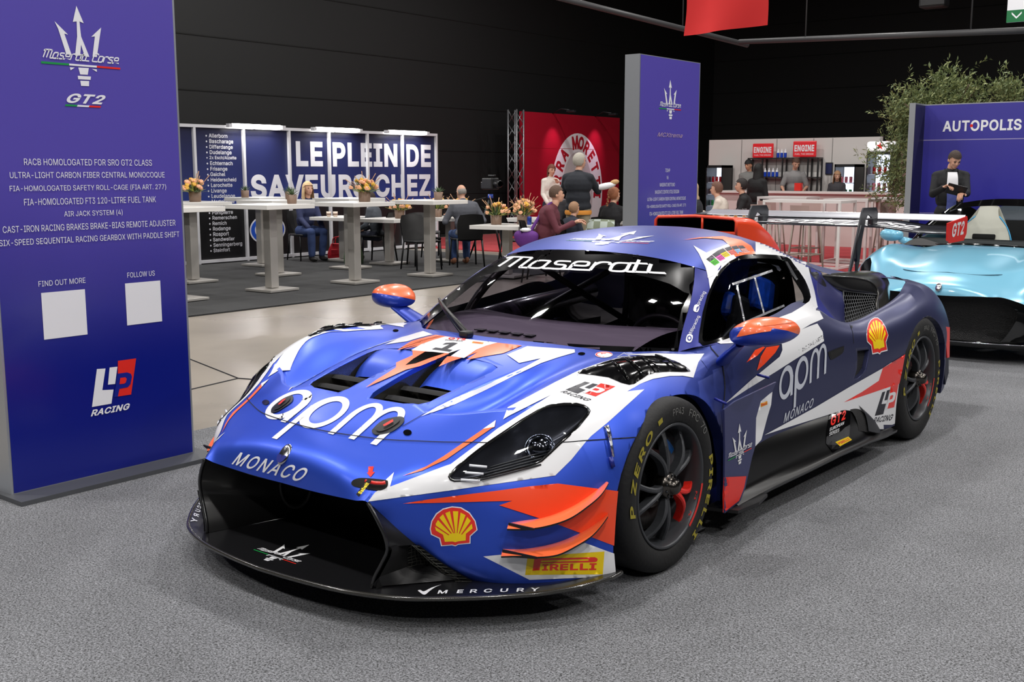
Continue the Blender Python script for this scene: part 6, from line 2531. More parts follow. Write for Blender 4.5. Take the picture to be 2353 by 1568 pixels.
F2 = [list(r) for i, r in enumerate(net(F)) if i != 5]
for i, z_ in ((4, .655), (5, .712), (6, .752)):
    q = F2[i][3]
    F2[i][3] = (q[0], q[1], z_)
F2[0] = [(0, -1.045, .46), (.15, -1.045, .462), (.30, -1.045, .47), (.40, -1.04, .472), (.50, -1.025, .47), (.62, -.98, .43), (.72, -.92, .36), (.80, -.86, .28), (.86, -.80, .20), (.90, -.73, .13)]
F2[1] = [(0, -1.04, .50), (.15, -1.04, .50), (.30, -1.035, .492), (.40, -1.025, .485), (.50, -1.005, .478), (.63, -.955, .44), (.735, -.895, .37), (.815, -.835, .285), (.87, -.775, .20), (.91, -.70, .13)]
mb = MB()
mb.grid(surf(F2, .03))
mb.grid(surf(net(S), .035))
mb.mirror()
b = to_bm(mb)
bmesh.ops.recalc_face_normals(b, faces=b.faces)
ARC = [(-.43, -.1), (-.43, .25), (-.40, .45), (-.33, .57), (-.2, .665), (0, .69), (.2, .63), (.3, .53), (.36, .40), (.38, -.1)]
cut_poly(b, ARC, (1, 2), lambda c: abs(c.x) > .8)
cut_poly(b, [(y + 2.7, z) for y, z in ARC], (1, 2), lambda c: abs(c.x) > .8)
cut_poly(b, CABIN, (0, 1), lambda c: c.z > .74 and abs(c.x) < .78)
LAMP2 = [(.70, -.82), (.76, -.78), (.84, -.62), (.87, -.47), (.86, -.40), (.80, -.42), (.75, -.52), (.70, -.68)]
lb0 = b.copy()
for s_ in (1, -1):
    cut_poly(b, [(x * s_, y) for x, y in LAMP2], (0, 1), lambda c: c.z > .35)
bm_obj(b, 'bodywork', [M_ICE], car2)
for s_ in (1, -1):
    c = lb0.copy()
    ins = set(cut_poly(c, [(x * s_, y) for x, y in LAMP2], (0, 1), lambda c: c.z > .35, remove=False))
    bmesh.ops.delete(c, geom=[f for f in c.faces if f not in ins], context='FACES')
    lens = bm_obj(c, 'head_lamp', [M_LENS], car2)
    m2 = MB()
    ring = [BV_BODY.ray_cast(Vector((x * .985, y, 2)), Vector((0, 0, -1)))[0] for x, y in LAMP2]
    cen = sum(ring, Vector()) / len(ring)
    m2.grid([[(q.x * s_, q.y, q.z - .004) for q in ring], [(lerp(q.x, cen.x, .35) * s_, lerp(q.y, cen.y, .35) + .04, lerp(q.z, cen.z, .3) - .07) for q in ring], [(cen.x * s_, cen.y + .05, cen.z - .09)] * len(ring)], 0, closed=True)
    m2.ball((cen.x * s_, cen.y - .02, cen.z - .045), .035, 1)
    m2.ball((cen.x * s_ * .95, cen.y - .12, cen.z - .09), .03, 1)
    m2.build('lamp_bowl', [M_SATB, MATS['lamp_chrome']], lens)
lb0.free()
lines_ = MB()
for s_ in (1, -1):
    pts = []
    for x, y in [(.0, -.82), (.25, -.80), (.40, -.735), (.455, -.55), (.475, -.3), (.50, 0), (.54, .25)]:
        l = BV_BODY.ray_cast(Vector((s_ * x, y, 2)), Vector((0, 0, -1)))[0]
        pts.append((l.x * .985, l.y, l.z + .0005))
    lines_.tube(curve(pts, .04), .0035, 0, 4)
lines_.build('bonnet_gap', mat('blue_gap', (40, 80, 100), .8), car2)
mb = MB()
mb.lathe([(0, .012), (.022, .010), (.030, .004), (.032, 0)], 20)
mb.v = [(x * .8, y * 1.2, z) for x, y, z in mb.v]
mb.xform(Matrix.Translation((0, -1.043, .525)) @ Vector((0, -.85, .5)).to_track_quat('Z', 'Y').to_matrix().to_4x4())
mb.build('nose_badge', M_STEEL, car2)
# mouth and lower lip
mb = MB()
top = [tuple(q) for q in np.array(surf(F2, .05, trim=(0, 1, 0, 9))[0])]
top = [(-x, y, z) for x, y, z in top[::-1]] + top
low = [(x * (1.02 if abs(x) > .3 else 1), -1.06 + .35 * (abs(x) / .95) ** 3, .085) for x, y, z in top]
mb.grid([[(x * .985, y + .02, z - .004) for x, y, z in top], [(x * .9, y + .14, lerp(z, .085, .35)) for x, y, z in top], [(x * .95, y + .10, .10) for x, y, z in low]], 0)
mb.grid([[(x, y, z + .03) for x, y, z in low], [(x * 1.01, y - .012, z + .012) for x, y, z in low], [(x, y + .05, z - .03) for x, y, z in low], [(x, y + .6, z - .035) for x, y, z in low]], 1)
gr = mb.build('front_grille', [mat('grille_black', (10, 10, 11), .5, bump=(180, .8)), M_GLOSSB], car2)
MB().tube([(x * 1.012, y - .014, z + .018) for x, y, z in low[2:-2]], .004, 0, 6).build('chrome_strip', M_STEEL, gr)
m2 = MB()
for s_ in (1, -1):
    m2.grid(surf([[(s_ * x, y, z) for x, y, z in r] for r in ([(.48, -1.045, .44), (.60, -1.0, .33), (.55, -1.04, .20), (.50, -1.06, .13)], [(.56, -.99, .40), (.70, -.92, .30), (.70, -.93, .20), (.62, -1.0, .13)], [(.66, -.92, .34), (.80, -.84, .25), (.82, -.82, .18), (.75, -.92, .13)])], .05))
m2.build('bumper_fin', M_GLOSSB, gr)
# roof, pillars, glass, cabin
mb = MB()
mb.grid(surf([r for r in net(G)[:2]], .04))
mb.grid(surf(net(W)[:3], .04))
mb.grid(surf(net(W)[3:], .04))
mb.mirror()
mb.build('roof_panel', M_GLOSSB, car2, weld=.001, recalc=True)
rd = MB()
rd.grid(surf(net(G)[4:], .05)); rd.mirror()
rd.build('engine_cover', M_ICE, car2, weld=.001, recalc=True)
gw = MB(); gw.grid(surf(net(WS), .04)); gw.mirror()
gw.build('windscreen', glass('road_glass', (.80, .84, .84)), car2, weld=.001)
fr2 = MB()
fr2.tube([tuple(q) for q in curve([(-x, y, z + .004) for x, y, z in net(WS)[0][::-1]] + [(x, y, z + .004) for x, y, z in net(WS)[0][1:]], .05)], .016, 0, 6)
for s_ in (1, -1):
    fr2.tube([(s_ * r[-1][0], r[-1][1], r[-1][2]) for r in net(WS)], .018, 0, 6)
fr2.build('screen_frame', M_GLOSSB, car2)
in_ = MB()
in_.box((0, 1.2, .25), (1.5, 2.0, .06)); in_.box((0, 2.05, .55), (1.2, .05, .8))
in_.grid(surf([[(x, y, z) for x in (-.7, -.3, 0, .3, .7)] for y, z in ((.12, .78), (.45, .82), (.70, .80), (.78, .66))], .08))
in_.build('cabin_tub', mat('cabin_dark', (22, 22, 24), .7), car2)
M_CREAM = mat('cream_leather', (226, 222, 208), .5)
for sx_ in (-.38, .38):
    st = MB()
    st.grid(surf([[(sx_ - .25, 1.42, .50), (sx_, 1.46, .49), (sx_ + .25, 1.42, .50)], [(sx_ - .27, 1.44, .72), (sx_, 1.50, .70), (sx_ + .27, 1.44, .72)], [(sx_ - .20, 1.54, .90), (sx_, 1.58, .90), (sx_ + .20, 1.54, .90)], [(sx_ - .11, 1.60, 1.0), (sx_, 1.62, 1.01), (sx_ + .11, 1.60, 1.0)], [(sx_ - .09, 1.64, 1.09), (sx_, 1.66, 1.10), (sx_ + .09, 1.64, 1.09)]], .03))
    st.grid(surf([[(sx_ - .27, 1.46, .50), (sx_, 1.62, .49), (sx_ + .27, 1.46, .50)], [(sx_ - .28, 1.47, .74), (sx_, 1.64, .70), (sx_ + .28, 1.47, .74)], [(sx_ - .20, 1.57, .91), (sx_, 1.68, .90), (sx_ + .20, 1.57, .91)], [(sx_ - .09, 1.66, 1.10), (sx_, 1.70, 1.11), (sx_ + .09, 1.66, 1.10)]], .03))
    st.box((sx_, 1.22, .44), (.50, .5, .14), bev=.05)
    o = st.build('seat', M_CREAM, car2)
    MB().box((sx_, 1.515, .80), (.22, .03, .055), 0, (R(-18), 0, 0), .012).build('harness_slot', M_MATTB, o)
    p_ = MB()
    for q in (-1, 1):
        p_.tube(curve([(sx_ + q * .27, 1.43, .52), (sx_ + q * .285, 1.44, .73), (sx_ + q * .205, 1.54, .905), (sx_ + q * .115, 1.60, 1.0)], .04), .006, 0, 6)
    p_.build('seat_piping', mat('piping_blue', (60, 170, 225), .5), o)
for s_ in (1, -1):
    mb = MB()
    mb.ball((s_ * .99, .62, .84), (.115, .075, .065), 0, 20)
    mr_ = mb.build('door_mirror', M_ICE, car2)
    MB().tube([(s_ * .80, .66, .76), (s_ * .92, .64, .80)], [.045, .03], 0, 8).build('mirror_arm', M_ICE, mr_)
for y in (0, 2.7):
    for s_ in (1, -1):
        wh = MB()
        wh.lathe([(.24, .02), (.27, .02), (.325, .0), (.335, -.03), (.335, -.22), (.25, -.25)], 40, axis='x')
        if s_ < 0: wh.v = [(-x, y_, z) for x, y_, z in wh.v]
        o = wh.build('wheel', M_TYRE, car2)
        o.location = (s_ * .955, y, .275)
        rm = MB()
        for k in range(10):
            a = 2 * PI * k / 10
            rm.tube([(s_ * .0, .03 * math.sin(a), .03 * math.cos(a)), (s_ * .01, .24 * math.sin(a), .24 * math.cos(a))], .014, 0, 6)
        rm.lathe([(.245, .015 * s_), (.235, .02 * s_), (.225, -.1 * s_)], 32, axis='x')
        rm.build('rim', M_RIM, o)
        hs = MB()
        hs.lathe([(.40, -.06), (.40, -.35), (0, -.36)], 24, axis='x', origin=(0, y, .30))
        hs.v = [(s_ * (x + .94), y_, z) for x, y_, z in hs.v]
        hs.build('wheel_housing', M_MATTB, car2)

# ================================================================== FURNITURE OF THE FOOD COURT
M_TOP = mat('table_white', (232, 230, 226), .3)
M_INOX = mat('brushed_steel', (188, 184, 178), .42, .45)
M_CHAIR = mat('chair_black', (20, 20, 21), .45)


def make_table(h, top, col):
    t = thing('bar_table' if h > 1 else 'dining_table', '', 'table')
    MB().box((0, 0, h - .028), (top, top, .056), bev=.004).build('table_top', M_TOP, t)
    MB().box((0, 0, h / 2), (col, col, h - .08), bev=.006).build('column', M_INOX, t)
    MB().box((0, 0, .018), (.48, .48, .03), bev=.004).build('foot_plate', M_INOX, t)
    return t


bar0 = make_table(1.1, .80, .125)
low0 = make_table(.75, .80, .115)
def put(proto, used, x, y, rz, lbl, group, cat=None):
    o = proto if not used else copy_tree(proto)
    o.location = (x, y, o.location.z)
    o.rotation_euler = (0, 0, rz)
    o['label'] = lbl
    o['group'] = group
    return o


for i, (x, y, a, lb) in enumerate([
        (-8.11, 5.49, 3, 'white bar table with a succulent on its far side, frontmost of the food court'),
        (-8.02, 6.85, 2, 'white bar table with the big flower pot, frontmost of its pair'),
        (-7.92, 8.25, 4, 'white bar table with one succulent, nearest the race car windscreen'),
        (-9.73, 6.92, 0, 'white bar table carrying a succulent, directly behind the frontmost one'),
        (-11.25, 7.85, 5, 'white bar table farthest back, close to the blue advertising wall'),
        (-9.75, 8.38, 2, 'white bar table behind the one with the big flower pot'),
        (-9.83, 5.52, 0, 'white bar table with yellow flowers at the edge of the display board'),
        (-8.12, 4.12, 3, 'white bar table half hidden by the big display board')]):
    put(bar0, i, x, y, R(a), lb, 'white bar tables of the food court')
LOWS = [(-10.95, 9.35, 6, 'low white table with the red can, in front of the blonde woman'),
        (-9.85, 9.35, 8, 'low white table with flowers near the wall side of the man in grey'),
        (-6.95, 8.85, 10, 'low white table with two flower pots beside the man in maroon'),
        (-9.45, 10.40, 4, 'low white table the man in grey leans on, flowers on it'),
        (-6.60, 11.25, 4, 'low white table between the girl with the braid and the bald man')]
for i, (x, y, a, lb) in enumerate(LOWS):
    put(low0, i, x, y, R(a), lb, 'low white tables of the food court')

ch0 = thing('cafe_chair', '', 'chair')
mb = MB()
mb.grid(surf([[(-.21, -.22, .455), (0, -.23, .45), (.21, -.22, .455)], [(-.22, 0, .45), (0, 0, .438), (.22, 0, .45)], [(-.20, .20, .452), (0, .21, .448), (.20, .20, .452)]], .05))
mb.grid(surf([[(-.21, -.22, .425), (0, -.23, .42), (.21, -.22, .425)], [(-.22, 0, .42), (0, 0, .42), (.22, 0, .42)], [(-.20, .20, .425), (0, .21, .42), (.20, .20, .425)]], .05), flip=True)
mb.tube([(-.21, -.22, .44), (.21, -.22, .44), (.22, 0, .436), (.20, .20, .44), (-.20, .20, .44), (-.22, 0, .436)], .016, 0, 6, closed=True)
mb.build('seat', M_CHAIR, ch0)
mb = MB()
bk = surf([[(-.20, .20, .44), (0, .225, .44), (.20, .20, .44)], [(-.215, .225, .60), (0, .265, .60), (.215, .225, .60)], [(-.21, .255, .76), (0, .30, .77), (.21, .255, .76)], [(-.18, .275, .83), (0, .32, .845), (.18, .275, .83)]], .04)
mb.grid(bk)
mb.grid(bk + np.array([0, .016, 0]), flip=True)
mb.build('backrest', M_CHAIR, ch0)
for sx_, sy_ in ((-1, -1), (1, -1), (-1, 1), (1, 1)):
    MB().tube([(sx_ * .20, sy_ * .19, .44), (sx_ * .225, sy_ * (.23 if sy_ < 0 else .25), .0)], [.018, .013], 0, 6).build('leg', M_CHAIR, ch0)
# (x, y, direction faced, label)
CH = [(-11.58, 9.05, 78, 'black chair under the blonde woman in the navy coat'),
      (-10.35, 9.58, -70, 'black chair under the dark haired boy'),
      (-9.25, 9.55, 60, 'black chair turned aside between the two front low tables'),
      (-7.75, 10.1, 150, 'black chair pushed up to the far side of the flower table'),
      (-8.75, 8.95, 75, 'black chair in front of the man in grey, back to the aisle'),
      (-8.60, 9.85, 237, 'black chair under the man in grey'),
      (-6.13, 8.60, 118, 'black chair under the man in maroon'),
      (-6.28, 9.45, 165, 'black chair under the child in the dark jacket'),
      (-7.35, 11.02, 30, 'black chair under the dark haired woman facing the camera'),
      (-6.22, 10.42, 190, 'black chair under the girl with the braid'),
      (-5.80, 11.40, -52, 'black chair under the bald man'),
      (-10.2, 10.95, -90, 'empty black chair beyond the far flower table')]
def face_rz(deg): return R(deg)
for i, (x, y, a, lb) in enumerate(CH):
    put(ch0, i, x, y, face_rz(a), lb, 'black chairs of the food court')

# ------------------------------------------------------------------ plants on the tables
M_POT = mat('pot_taupe', (128, 104, 88), .5)
M_LEAF = mat('leaf_green', (74, 98, 62), .55)
M_LEAF2 = mat('leaf_pale', (168, 172, 84), .6)
M_PEACH = mat('petal_peach', (242, 180, 140), .6)
M_YELF = mat('petal_yellow', (226, 176, 70), .6)
M_TAN = mat('dry_grass', (176, 136, 104), .8)
rnd = random.Random(5)


def pot(parent, r=.065, h=.115):
    mb = MB()
    mb.lathe([(0, 0), (r * .86, 0), (r * .92, .01), (r, h), (r * .93, h), (r * .88, h * .8), (0, h * .8)], 20)
    return mb.build('pot', M_POT, parent)


def blade(mb, base, d, L, w_, bend, mi=0):
    d = Vector(d).normalized()
    side_ = d.cross(Vector((0, 0, 1)))
    if side_.length < .05: side_ = Vector((1, 0, 0))
    side_.normalize()
    rows = []
    for t in np.linspace(0, 1, 5):
        c = Vector(base) + d * L * t + Vector((0, 0, -bend * t * t))
        ww = w_ * (1 - t) ** .6 * (.6 + .4 * t if t < .3 else 1)
        rows.append([tuple(c - side_ * ww), tuple(c + Vector((0, 0, -w_ * .3))), tuple(c + side_ * ww)])
    mb.grid(rows, mi)


suc0 = thing('potted_succulent', '', 'plant')
pot(suc0)
mb = MB()
for k in range(22):
    a = k * 2.4
    el = .35 + .9 * (k / 22)
    blade(mb, (0, 0, .10), (math.cos(a) * math.cos(el), math.sin(a) * math.cos(el), math.sin(el)), .10 + .03 * rnd.random(), .013, .01)
mb.build('leaves', M_LEAF, suc0)
flo0 = thing('flower_pot', '', 'flowers')
pot(flo0, .085, .14)
mb = MB()
for k in range(90):
    a, el = rnd.random() * 6.28, .25 + 1.2 * rnd.random()
    blade(mb, (.03 * math.cos(a), .03 * math.sin(a), .12), (math.cos(a) * math.cos(el), math.sin(a) * math.cos(el), math.sin(el)), .12 + .14 * rnd.random(), .014, .03 * rnd.random(), rnd.choice((0, 0, 1)))
for k in range(7):
    a, el = rnd.random() * 6.28, .5 + .8 * rnd.random()
    mb.tube([(0, 0, .12), tuple(Vector((math.cos(a) * math.cos(el), math.sin(a) * math.cos(el), math.sin(el))) * .33 + Vector((0, 0, .10)))], [.002, .006], 2, 5)
mb.build('foliage', [M_LEAF, M_LEAF2, M_TAN], flo0)
for k in range(26):
    a, el = rnd.random() * 6.28, .25 + 1.2 * rnd.random()
    c = Vector((math.cos(a) * math.cos(el), math.sin(a) * math.cos(el), math.sin(el) * .9)) * (.16 + .05 * rnd.random()) + Vector((0, 0, .12))
    mb = MB()
    for q in range(7):
        b_ = q * .9
        mb.ball(c + Vector((.014 * math.cos(b_), .014 * math.sin(b_), .008 * (q % 3))), (.021, .021, .015), 0, 8, (b_, .6, 0))
    mb.build('blossom', M_PEACH if k % 3 else M_YELF, flo0)
SUC = [(-8.02, 5.78, 1.1, 'small succulent in a taupe pot, frontmost of the three standing close together'),
       (-9.78, 7.22, 1.1, 'small succulent in a taupe pot, middle one of the three standing close together'),
       (-11.25, 7.55, 1.1, 'small succulent in a taupe pot, farthest of the three standing close together'),
       (-7.88, 8.40, 1.1, 'small succulent in a taupe pot alone on the bar table near the windscreen')]
for i, (x, y, z, lb) in enumerate(SUC):
    o = put(suc0, i, x, y, i * 1.1, lb, 'succulents on the bar tables')
    o.location.z = z
FLO = [(-9.75, 5.55, 1.1, 'flower pot on the bar table beside the display board'),
       (-7.98, 7.02, 1.1, 'flower pot on the bar table in front of the big white letters'),
       (-9.70, 9.45, .75, 'flower pot on the low table near the wall side of the man in grey'),
       (-7.10, 8.78, .75, 'flower pot on the table beside the man in maroon, left of two'),
       (-6.85, 9.08, .75, 'flower pot beside the blue can, right of two'),
       (-9.35, 10.55, .75, 'flower pot on the low table behind the man in grey'),
       (-9.60, 10.25, .75, 'flower pot just in front of the one behind the man in grey'),
       (-8.10, 10.75, .75, 'flower pot behind the shoulder of the man in maroon')]
for i, (x, y, z, lb) in enumerate(FLO):
    o = put(flo0, i, x, y, i * .8, lb, 'flower pots of the food court')
    o.location.z = z
put(low0, 1, -8.1, 10.95, R(5), 'low white table behind the shoulder of the man in maroon', 'low white tables of the food court')


def can(x, y, z, col, lb, r=.033, h=.12, group=None):
    o = MB().lathe([(0, 0), (r * .8, 0), (r, .008), (r, h - .012), (r * .8, h), (0, h)], 16).build('drink_can', mat('can_%d_%d_%d' % col, col, .25, .4))
    o.location = (x, y, z)
    return tag(o, lb, 'can', group)


can(-10.75, 9.30, .75, (200, 24, 30), 'red drink can on the table of the blonde woman')
can(-6.68, 9.02, .75, (40, 60, 150), 'blue drink can beside the flower pot at the man in maroon')
for i in range(2):
    o = MB().lathe([(0, .004), (.03, 0), (.04, .09), (.038, .09), (.028, .008), (0, .008)], 16).build('coffee_cup', mat('cup_white', (220, 205, 190), .5))
    o.location = (-11.05 + .1 * i, 9.12 + .06 * i, .75)
    tag(o, 'paper cup beside the red can, %s' % ('closer to the woman' if i == 0 else 'closer to the can'), 'cup', 'paper cups on the low table')
    MB().lathe([(.0395, .03), (.0415, .06)], 16).build('cup_band', M_POT, o)

# bags
def bag(name, lb, loc, rz, col, size, strap):
    m = mat(name + '_cloth', col, .55, bump=(14, .5))
    t = thing(name, lb, 'bag', loc, rz)
    sx_, sy_, sz_ = size
    mb = MB()
    secs = []
    for t_ in np.linspace(0, 1, 7):
        w_ = (1.0, 1.04, 1.03, .98, .9, .8, .72)[int(round(t_ * 6))]
        secs.append([(sx_ / 2 * w_ * math.copysign(abs(math.cos(a)) ** .5, math.cos(a)), sy_ / 2 * w_ * math.copysign(abs(math.sin(a)) ** .5, math.sin(a)), sz_ * t_) for a in np.linspace(0, 2 * PI, 24, endpoint=False)])
    A_, _ = _axis0(np.array(secs), .03, ())
    mb.grid(A_, closed=True)
    for e in (0, -1):
        k = len(mb.v); ring = [tuple(q) for q in A_[e]]
        mb.v += ring; mb.f.append(tuple(range(k, k + len(ring)))); mb.m.append(0); mb.sm.append(False)
    mb.build('bag_body', m, t, recalc=True)
    for s_ in (1, -1):
        MB().tube(curve([(-sx_ * .25, s_ * sy_ * .36, sz_ * .95), (-sx_ * .2, s_ * sy_ * .40, sz_ + strap), (sx_ * .2, s_ * sy_ * .40, sz_ + strap), (sx_ * .25, s_ * sy_ * .36, sz_ * .95)], .03), .009, 0, 6).build('handle', m, t)
    MB().box((0, -sy_ * .5, sz_ * .45), (sx_ * .6, .03, sz_ * .4), bev=.012).build('pocket', m, t)
    MB().ball((sx_ * .2, -sy_ * .53, sz_ * .6), .014, 0, 8).build('buckle', M_STEEL, t)
    return t


bag('handbag', 'red handbag on the floor at the blonde woman\'s feet', (-11.35, 9.62, 0), R(30), (188, 18, 36), (.40, .20, .26), .10)
bag('backpack', 'olive green bag on the floor under the low table', (-10.42, 9.08, 0), R(20), (66, 98, 62), (.30, .20, .34), .06)
t = thing('shoulder_bag', 'purple shoulder bag hanging at the back of the man in maroon', 'bag', (-6.24, 8.38, .62))
M_PURP = mat('purple_cloth', (98, 44, 130), .75, bump=(18, .4))
mb = MB()
mb.ball((0, 0, 0), (.20, .10, .17), 0, 24)
mb.v = [(x * (1 + .3 * max(0, z)), y, z * (1 if z < 0 else .55) + .10 * abs(x)) for x, y, z in mb.v]
mb.build('bag_body', M_PURP, t)
MB().tube(curve([(.08, .0, .08), (.12, .06, .2), (.17, .15, .34), (.23, .25, .45), (.30, .33, .47)], .03), .024, 0, 6).build('strap', M_PURP, t)
MB().ball((.02, -.04, .10), (.09, .07, .03), 0, 10).build('scarf', M_LETTER, t)
# film camera on a tripod
t = thing('video_camera', 'black video camera on a tripod before the dark wall', 'camera', (-9.3, 11.3, 0))
for k in range(3):
    a = R(30 + 120 * k)
    MB().tube([(0, 0, 1.06), (.38 * math.cos(a), .38 * math.sin(a), 0)], [.026, .014], 0, 8).build('tripod_leg', M_SATB, t)
MB().lathe([(.0, 1.12), (.045, 1.12), (.05, 1.05), (0, 1.05)], 14).build('tripod_head', mat('head_blue', (60, 90, 190), .4), t)
cb = MB()
cb.box((0, 0, 1.30), (.16, .34, .20), bev=.02); cb.box((.02, .22, 1.27), (.11, .14, .13), bev=.02); cb.box((0, -.05, 1.44), (.04, .22, .03), bev=.01)
cb.lathe([(.05, .0), (.062, .02), (.062, .17), (.05, .18), (0, .16)], 18, axis='y', origin=(0, -.34, 1.30))
cb.build('camera_body', M_SATB, t)
MB().tube([(0, .02, 1.08), (-.28, .30, .98)], .010, 0, 6).build('pan_handle', M_SATB, t)
t.rotation_euler = (0, 0, R(70))

# ------------------------------------------------------------------ bar in the background
M_PART = mat('partition_white', (214, 210, 206), .5)
t = thing('bar_partition', 'long white partition wall behind the bar counter', 'partition', (-8.0, 20.65, 0))
mb = MB(); mb.box((0, 0, 1.135), (4.25, .06, 2.27)); mb.build('partition_board', M_PART, t)
mb = MB()
for x in (-1.25, -.35, .55, 1.0, 2.1): mb.box((x, -.033, 1.135), (.012, .006, 2.25))
mb.build('board_joint', mat('joint_grey', (120, 118, 116), .6), t)
mb = MB(); mb.box((2.9, .3, 1.1), (1.6, .06, 2.2)); mb.build('side_board', mat('partition_taupe', (150, 112, 108), .6), t)  # side board in a darker, redder tone than the partition
t = thing('bar_counter', 'long greige bar counter in front of the fridges', 'counter', (-6.3, 18.3, 0))
MB().box((0, 0, .53), (4.3, .5, 1.06)).build('counter_body', mat('counter_greige', (205, 192, 188), .5), t)
MB().box((0, -.02, 1.08), (4.4, .62, .05), bev=.008).build('counter_top', mat('counter_top', (216, 208, 204), .35), t)
for x0, x1, z0, z1, lb in ((-8.86, -8.34, 1.83, 2.16, 'red sign with white letters, left of the small blue bottles'), (-7.85, -7.295, 1.84, 2.20, 'red sign with white letters, right of the small blue bottles')):
    t = thing('bar_sign', lb, 'sign', ((x0 + x1) / 2, 20.42, z0), 0, 'red signs on the bar shelf')
    MB().box((0, 0, (z1 - z0) / 2), (x1 - x0, .05, z1 - z0), bev=.02).build('sign_board', mat('sign_red', (206, 26, 36), .3, emit=.25), t)
    F_ = Face((-(x1 - x0) / 2, -.027, 0), (1, 0, 0))
    F_.text('ENGINE', (x1 - x0) / 2, (z1 - z0) * .34, (z1 - z0) * .42, M_LETTER, 'c', width=(x1 - x0) * .86, bold=.04)
    F_.text('FUEL THE DREAM', (x1 - x0) / 2, (z1 - z0) * .14, (z1 - z0) * .09, M_LETTER, 'c', width=(x1 - x0) * .8, bold=.01)
    F_.build('sign_letters', t)
t = thing('bar_shelf', 'black metal shelf rack behind the barman', 'shelf', (-8.07, 20.35, 0))
mb = MB()
for x in (-.86, -.5, 0, .30, .62, .86):
    mb.box((x, 0, .9), (.03, .03, 1.8)); mb.box((x, .22, .9), (.03, .03, 1.8))
mb.build('rack_frame', M_SATB, t)
for z in (.95, 1.38, 1.815):
    MB().box((0, .11, z), (1.75, .26, .025)).build('shelf_board', M_SATB, t)
M_BOT = mat('bottle_blue', (30, 70, 190), .3)
def bottle(x, y, z, lb, grp):
    o = MB().lathe([(0, 0), (.032, 0), (.034, .01), (.034, .11)], 12).build('bottle', M_BOT)
    o.location = (x, y, z)
    MB().lathe([(.034, .11), (.03, .14), (.012, .17), (.011, .20), (0, .20)], 12).build('bottle_neck', M_LETTER, o)
    return tag(o, lb, 'bottle', grp)
for k in range(3): bottle(-8.22 + .09 * k, 20.42, 1.83, 'small blue and white bottle on top of the black rack between the red signs', 'bottles on top of the rack')
for k in range(4): bottle(-8.53 + .10 * k, 20.42, 1.3935, 'small blue and white bottle on the upper rack shelf beside the barman', 'bottles on the upper rack shelf')
M_FRI = mat('fridge_light', (232, 240, 255), .5, emit=2.2)


def fridge(lb, x, y, w_, h, z0, hdr):
    t = thing('drinks_fridge', lb, 'fridge', (x, y, 0), 0, None)
    mb = MB()
    mb.box((0, .25, h / 2), (w_, .04, h)); mb.box((-w_ / 2 + .015, 0, h / 2), (.03, .5, h)); mb.box((w_ / 2 - .015, 0, h / 2), (.03, .5, h)); mb.box((0, 0, h - .03), (w_, .5, .06)); mb.box((0, 0, .15), (w_, .5, .3))
    mb.build('fridge_body', M_SATB, t)
    MB().box((0, .22, (h + .3) / 2), (w_ - .08, .01, h - .4)).build('light_panel', M_FRI, t)
    for k in range(4):
        MB().box((0, .0, .42 + (h - .55) * k / 4), (w_ - .07, .40, .015)).build('fridge_shelf', M_LETTER, t)
    MB().box((0, -.255, h / 2 + .12), (w_ - .06, .01, h - .36)).build('glass_door', glass('fridge_glass', (.9, .92, .95)), t)
    if hdr:
        MB().box((0, -.02, h + .11), (w_ + .03, .5, .2), bev=.05).build('fridge_header', mat('header_light', (240, 240, 240), .4, emit=.6), t)
        F_ = Face((0, -.275, h + .11), (1, 0, 0))
        F_.poly([(.085 * (1 if k % 2 == 0 else .4) * math.sin(2 * PI * k / 10) + .02, .085 * (1 if k % 2 == 0 else .4) * math.cos(2 * PI * k / 10)) for k in range(10)][::-1], M_RED)
        F_.build('header_star', t)
    for k in range(3):
        zc = .43 + (h - .55) * (k + 1) / 4
        cols = [(200, 30, 40), (60, 150, 80), (225, 120, 130)]
        for j in range(4):
            c = cols[(k + hdr + (1 if w_ < .45 else 0)) % 3]
            can(x - w_ * .33 + w_ * .22 * j, y - .02, zc, c, {0: 'coloured drink can behind the glass of %s' % lb.split(' with')[0]}[0], .034, .16 if hdr else .13, 'cans in ' + lb.split(' with')[0])
    return t


fridge('the left drinks fridge with a lit glass door', -9.65, 20.28, .44, 1.66, 0, 0)
fridge('the middle drinks fridge with a lit glass door', -6.45, 20.28, .48, 1.67, 0, 0)
fridge('the tall drinks fridge with a red star on its header', -5.40, 19.45, .52, 1.92, 0, 1)
t = thing('wall_poster', 'small dark poster hung on the white bar partition', 'poster', (-7.05, 20.60, 1.44))
MB().box((0, 0, .14), (.17, .02, .27)).build('poster_frame', M_SATB, t)
F_ = Face((-.07, -.012, .02), (1, 0, 0)); F_.poly([(0, 0), (.14, 0), (.14, .23), (0, .23)], mat('poster_navy', (30, 38, 84), .4)); F_.build('poster_sheet', t)
t = thing('display_box', 'clear box on the bar counter beside the barman', 'display box', (-6.72, 18.25, 1.105))
MB().box((0, 0, .15), (.42, .3, .30)).build('clear_cover', glass('clear_box', (.93, .93, .93)), t)
MB().box((.0, 0, .09), (.14, .1, .16)).build('packet', M_RED, t)

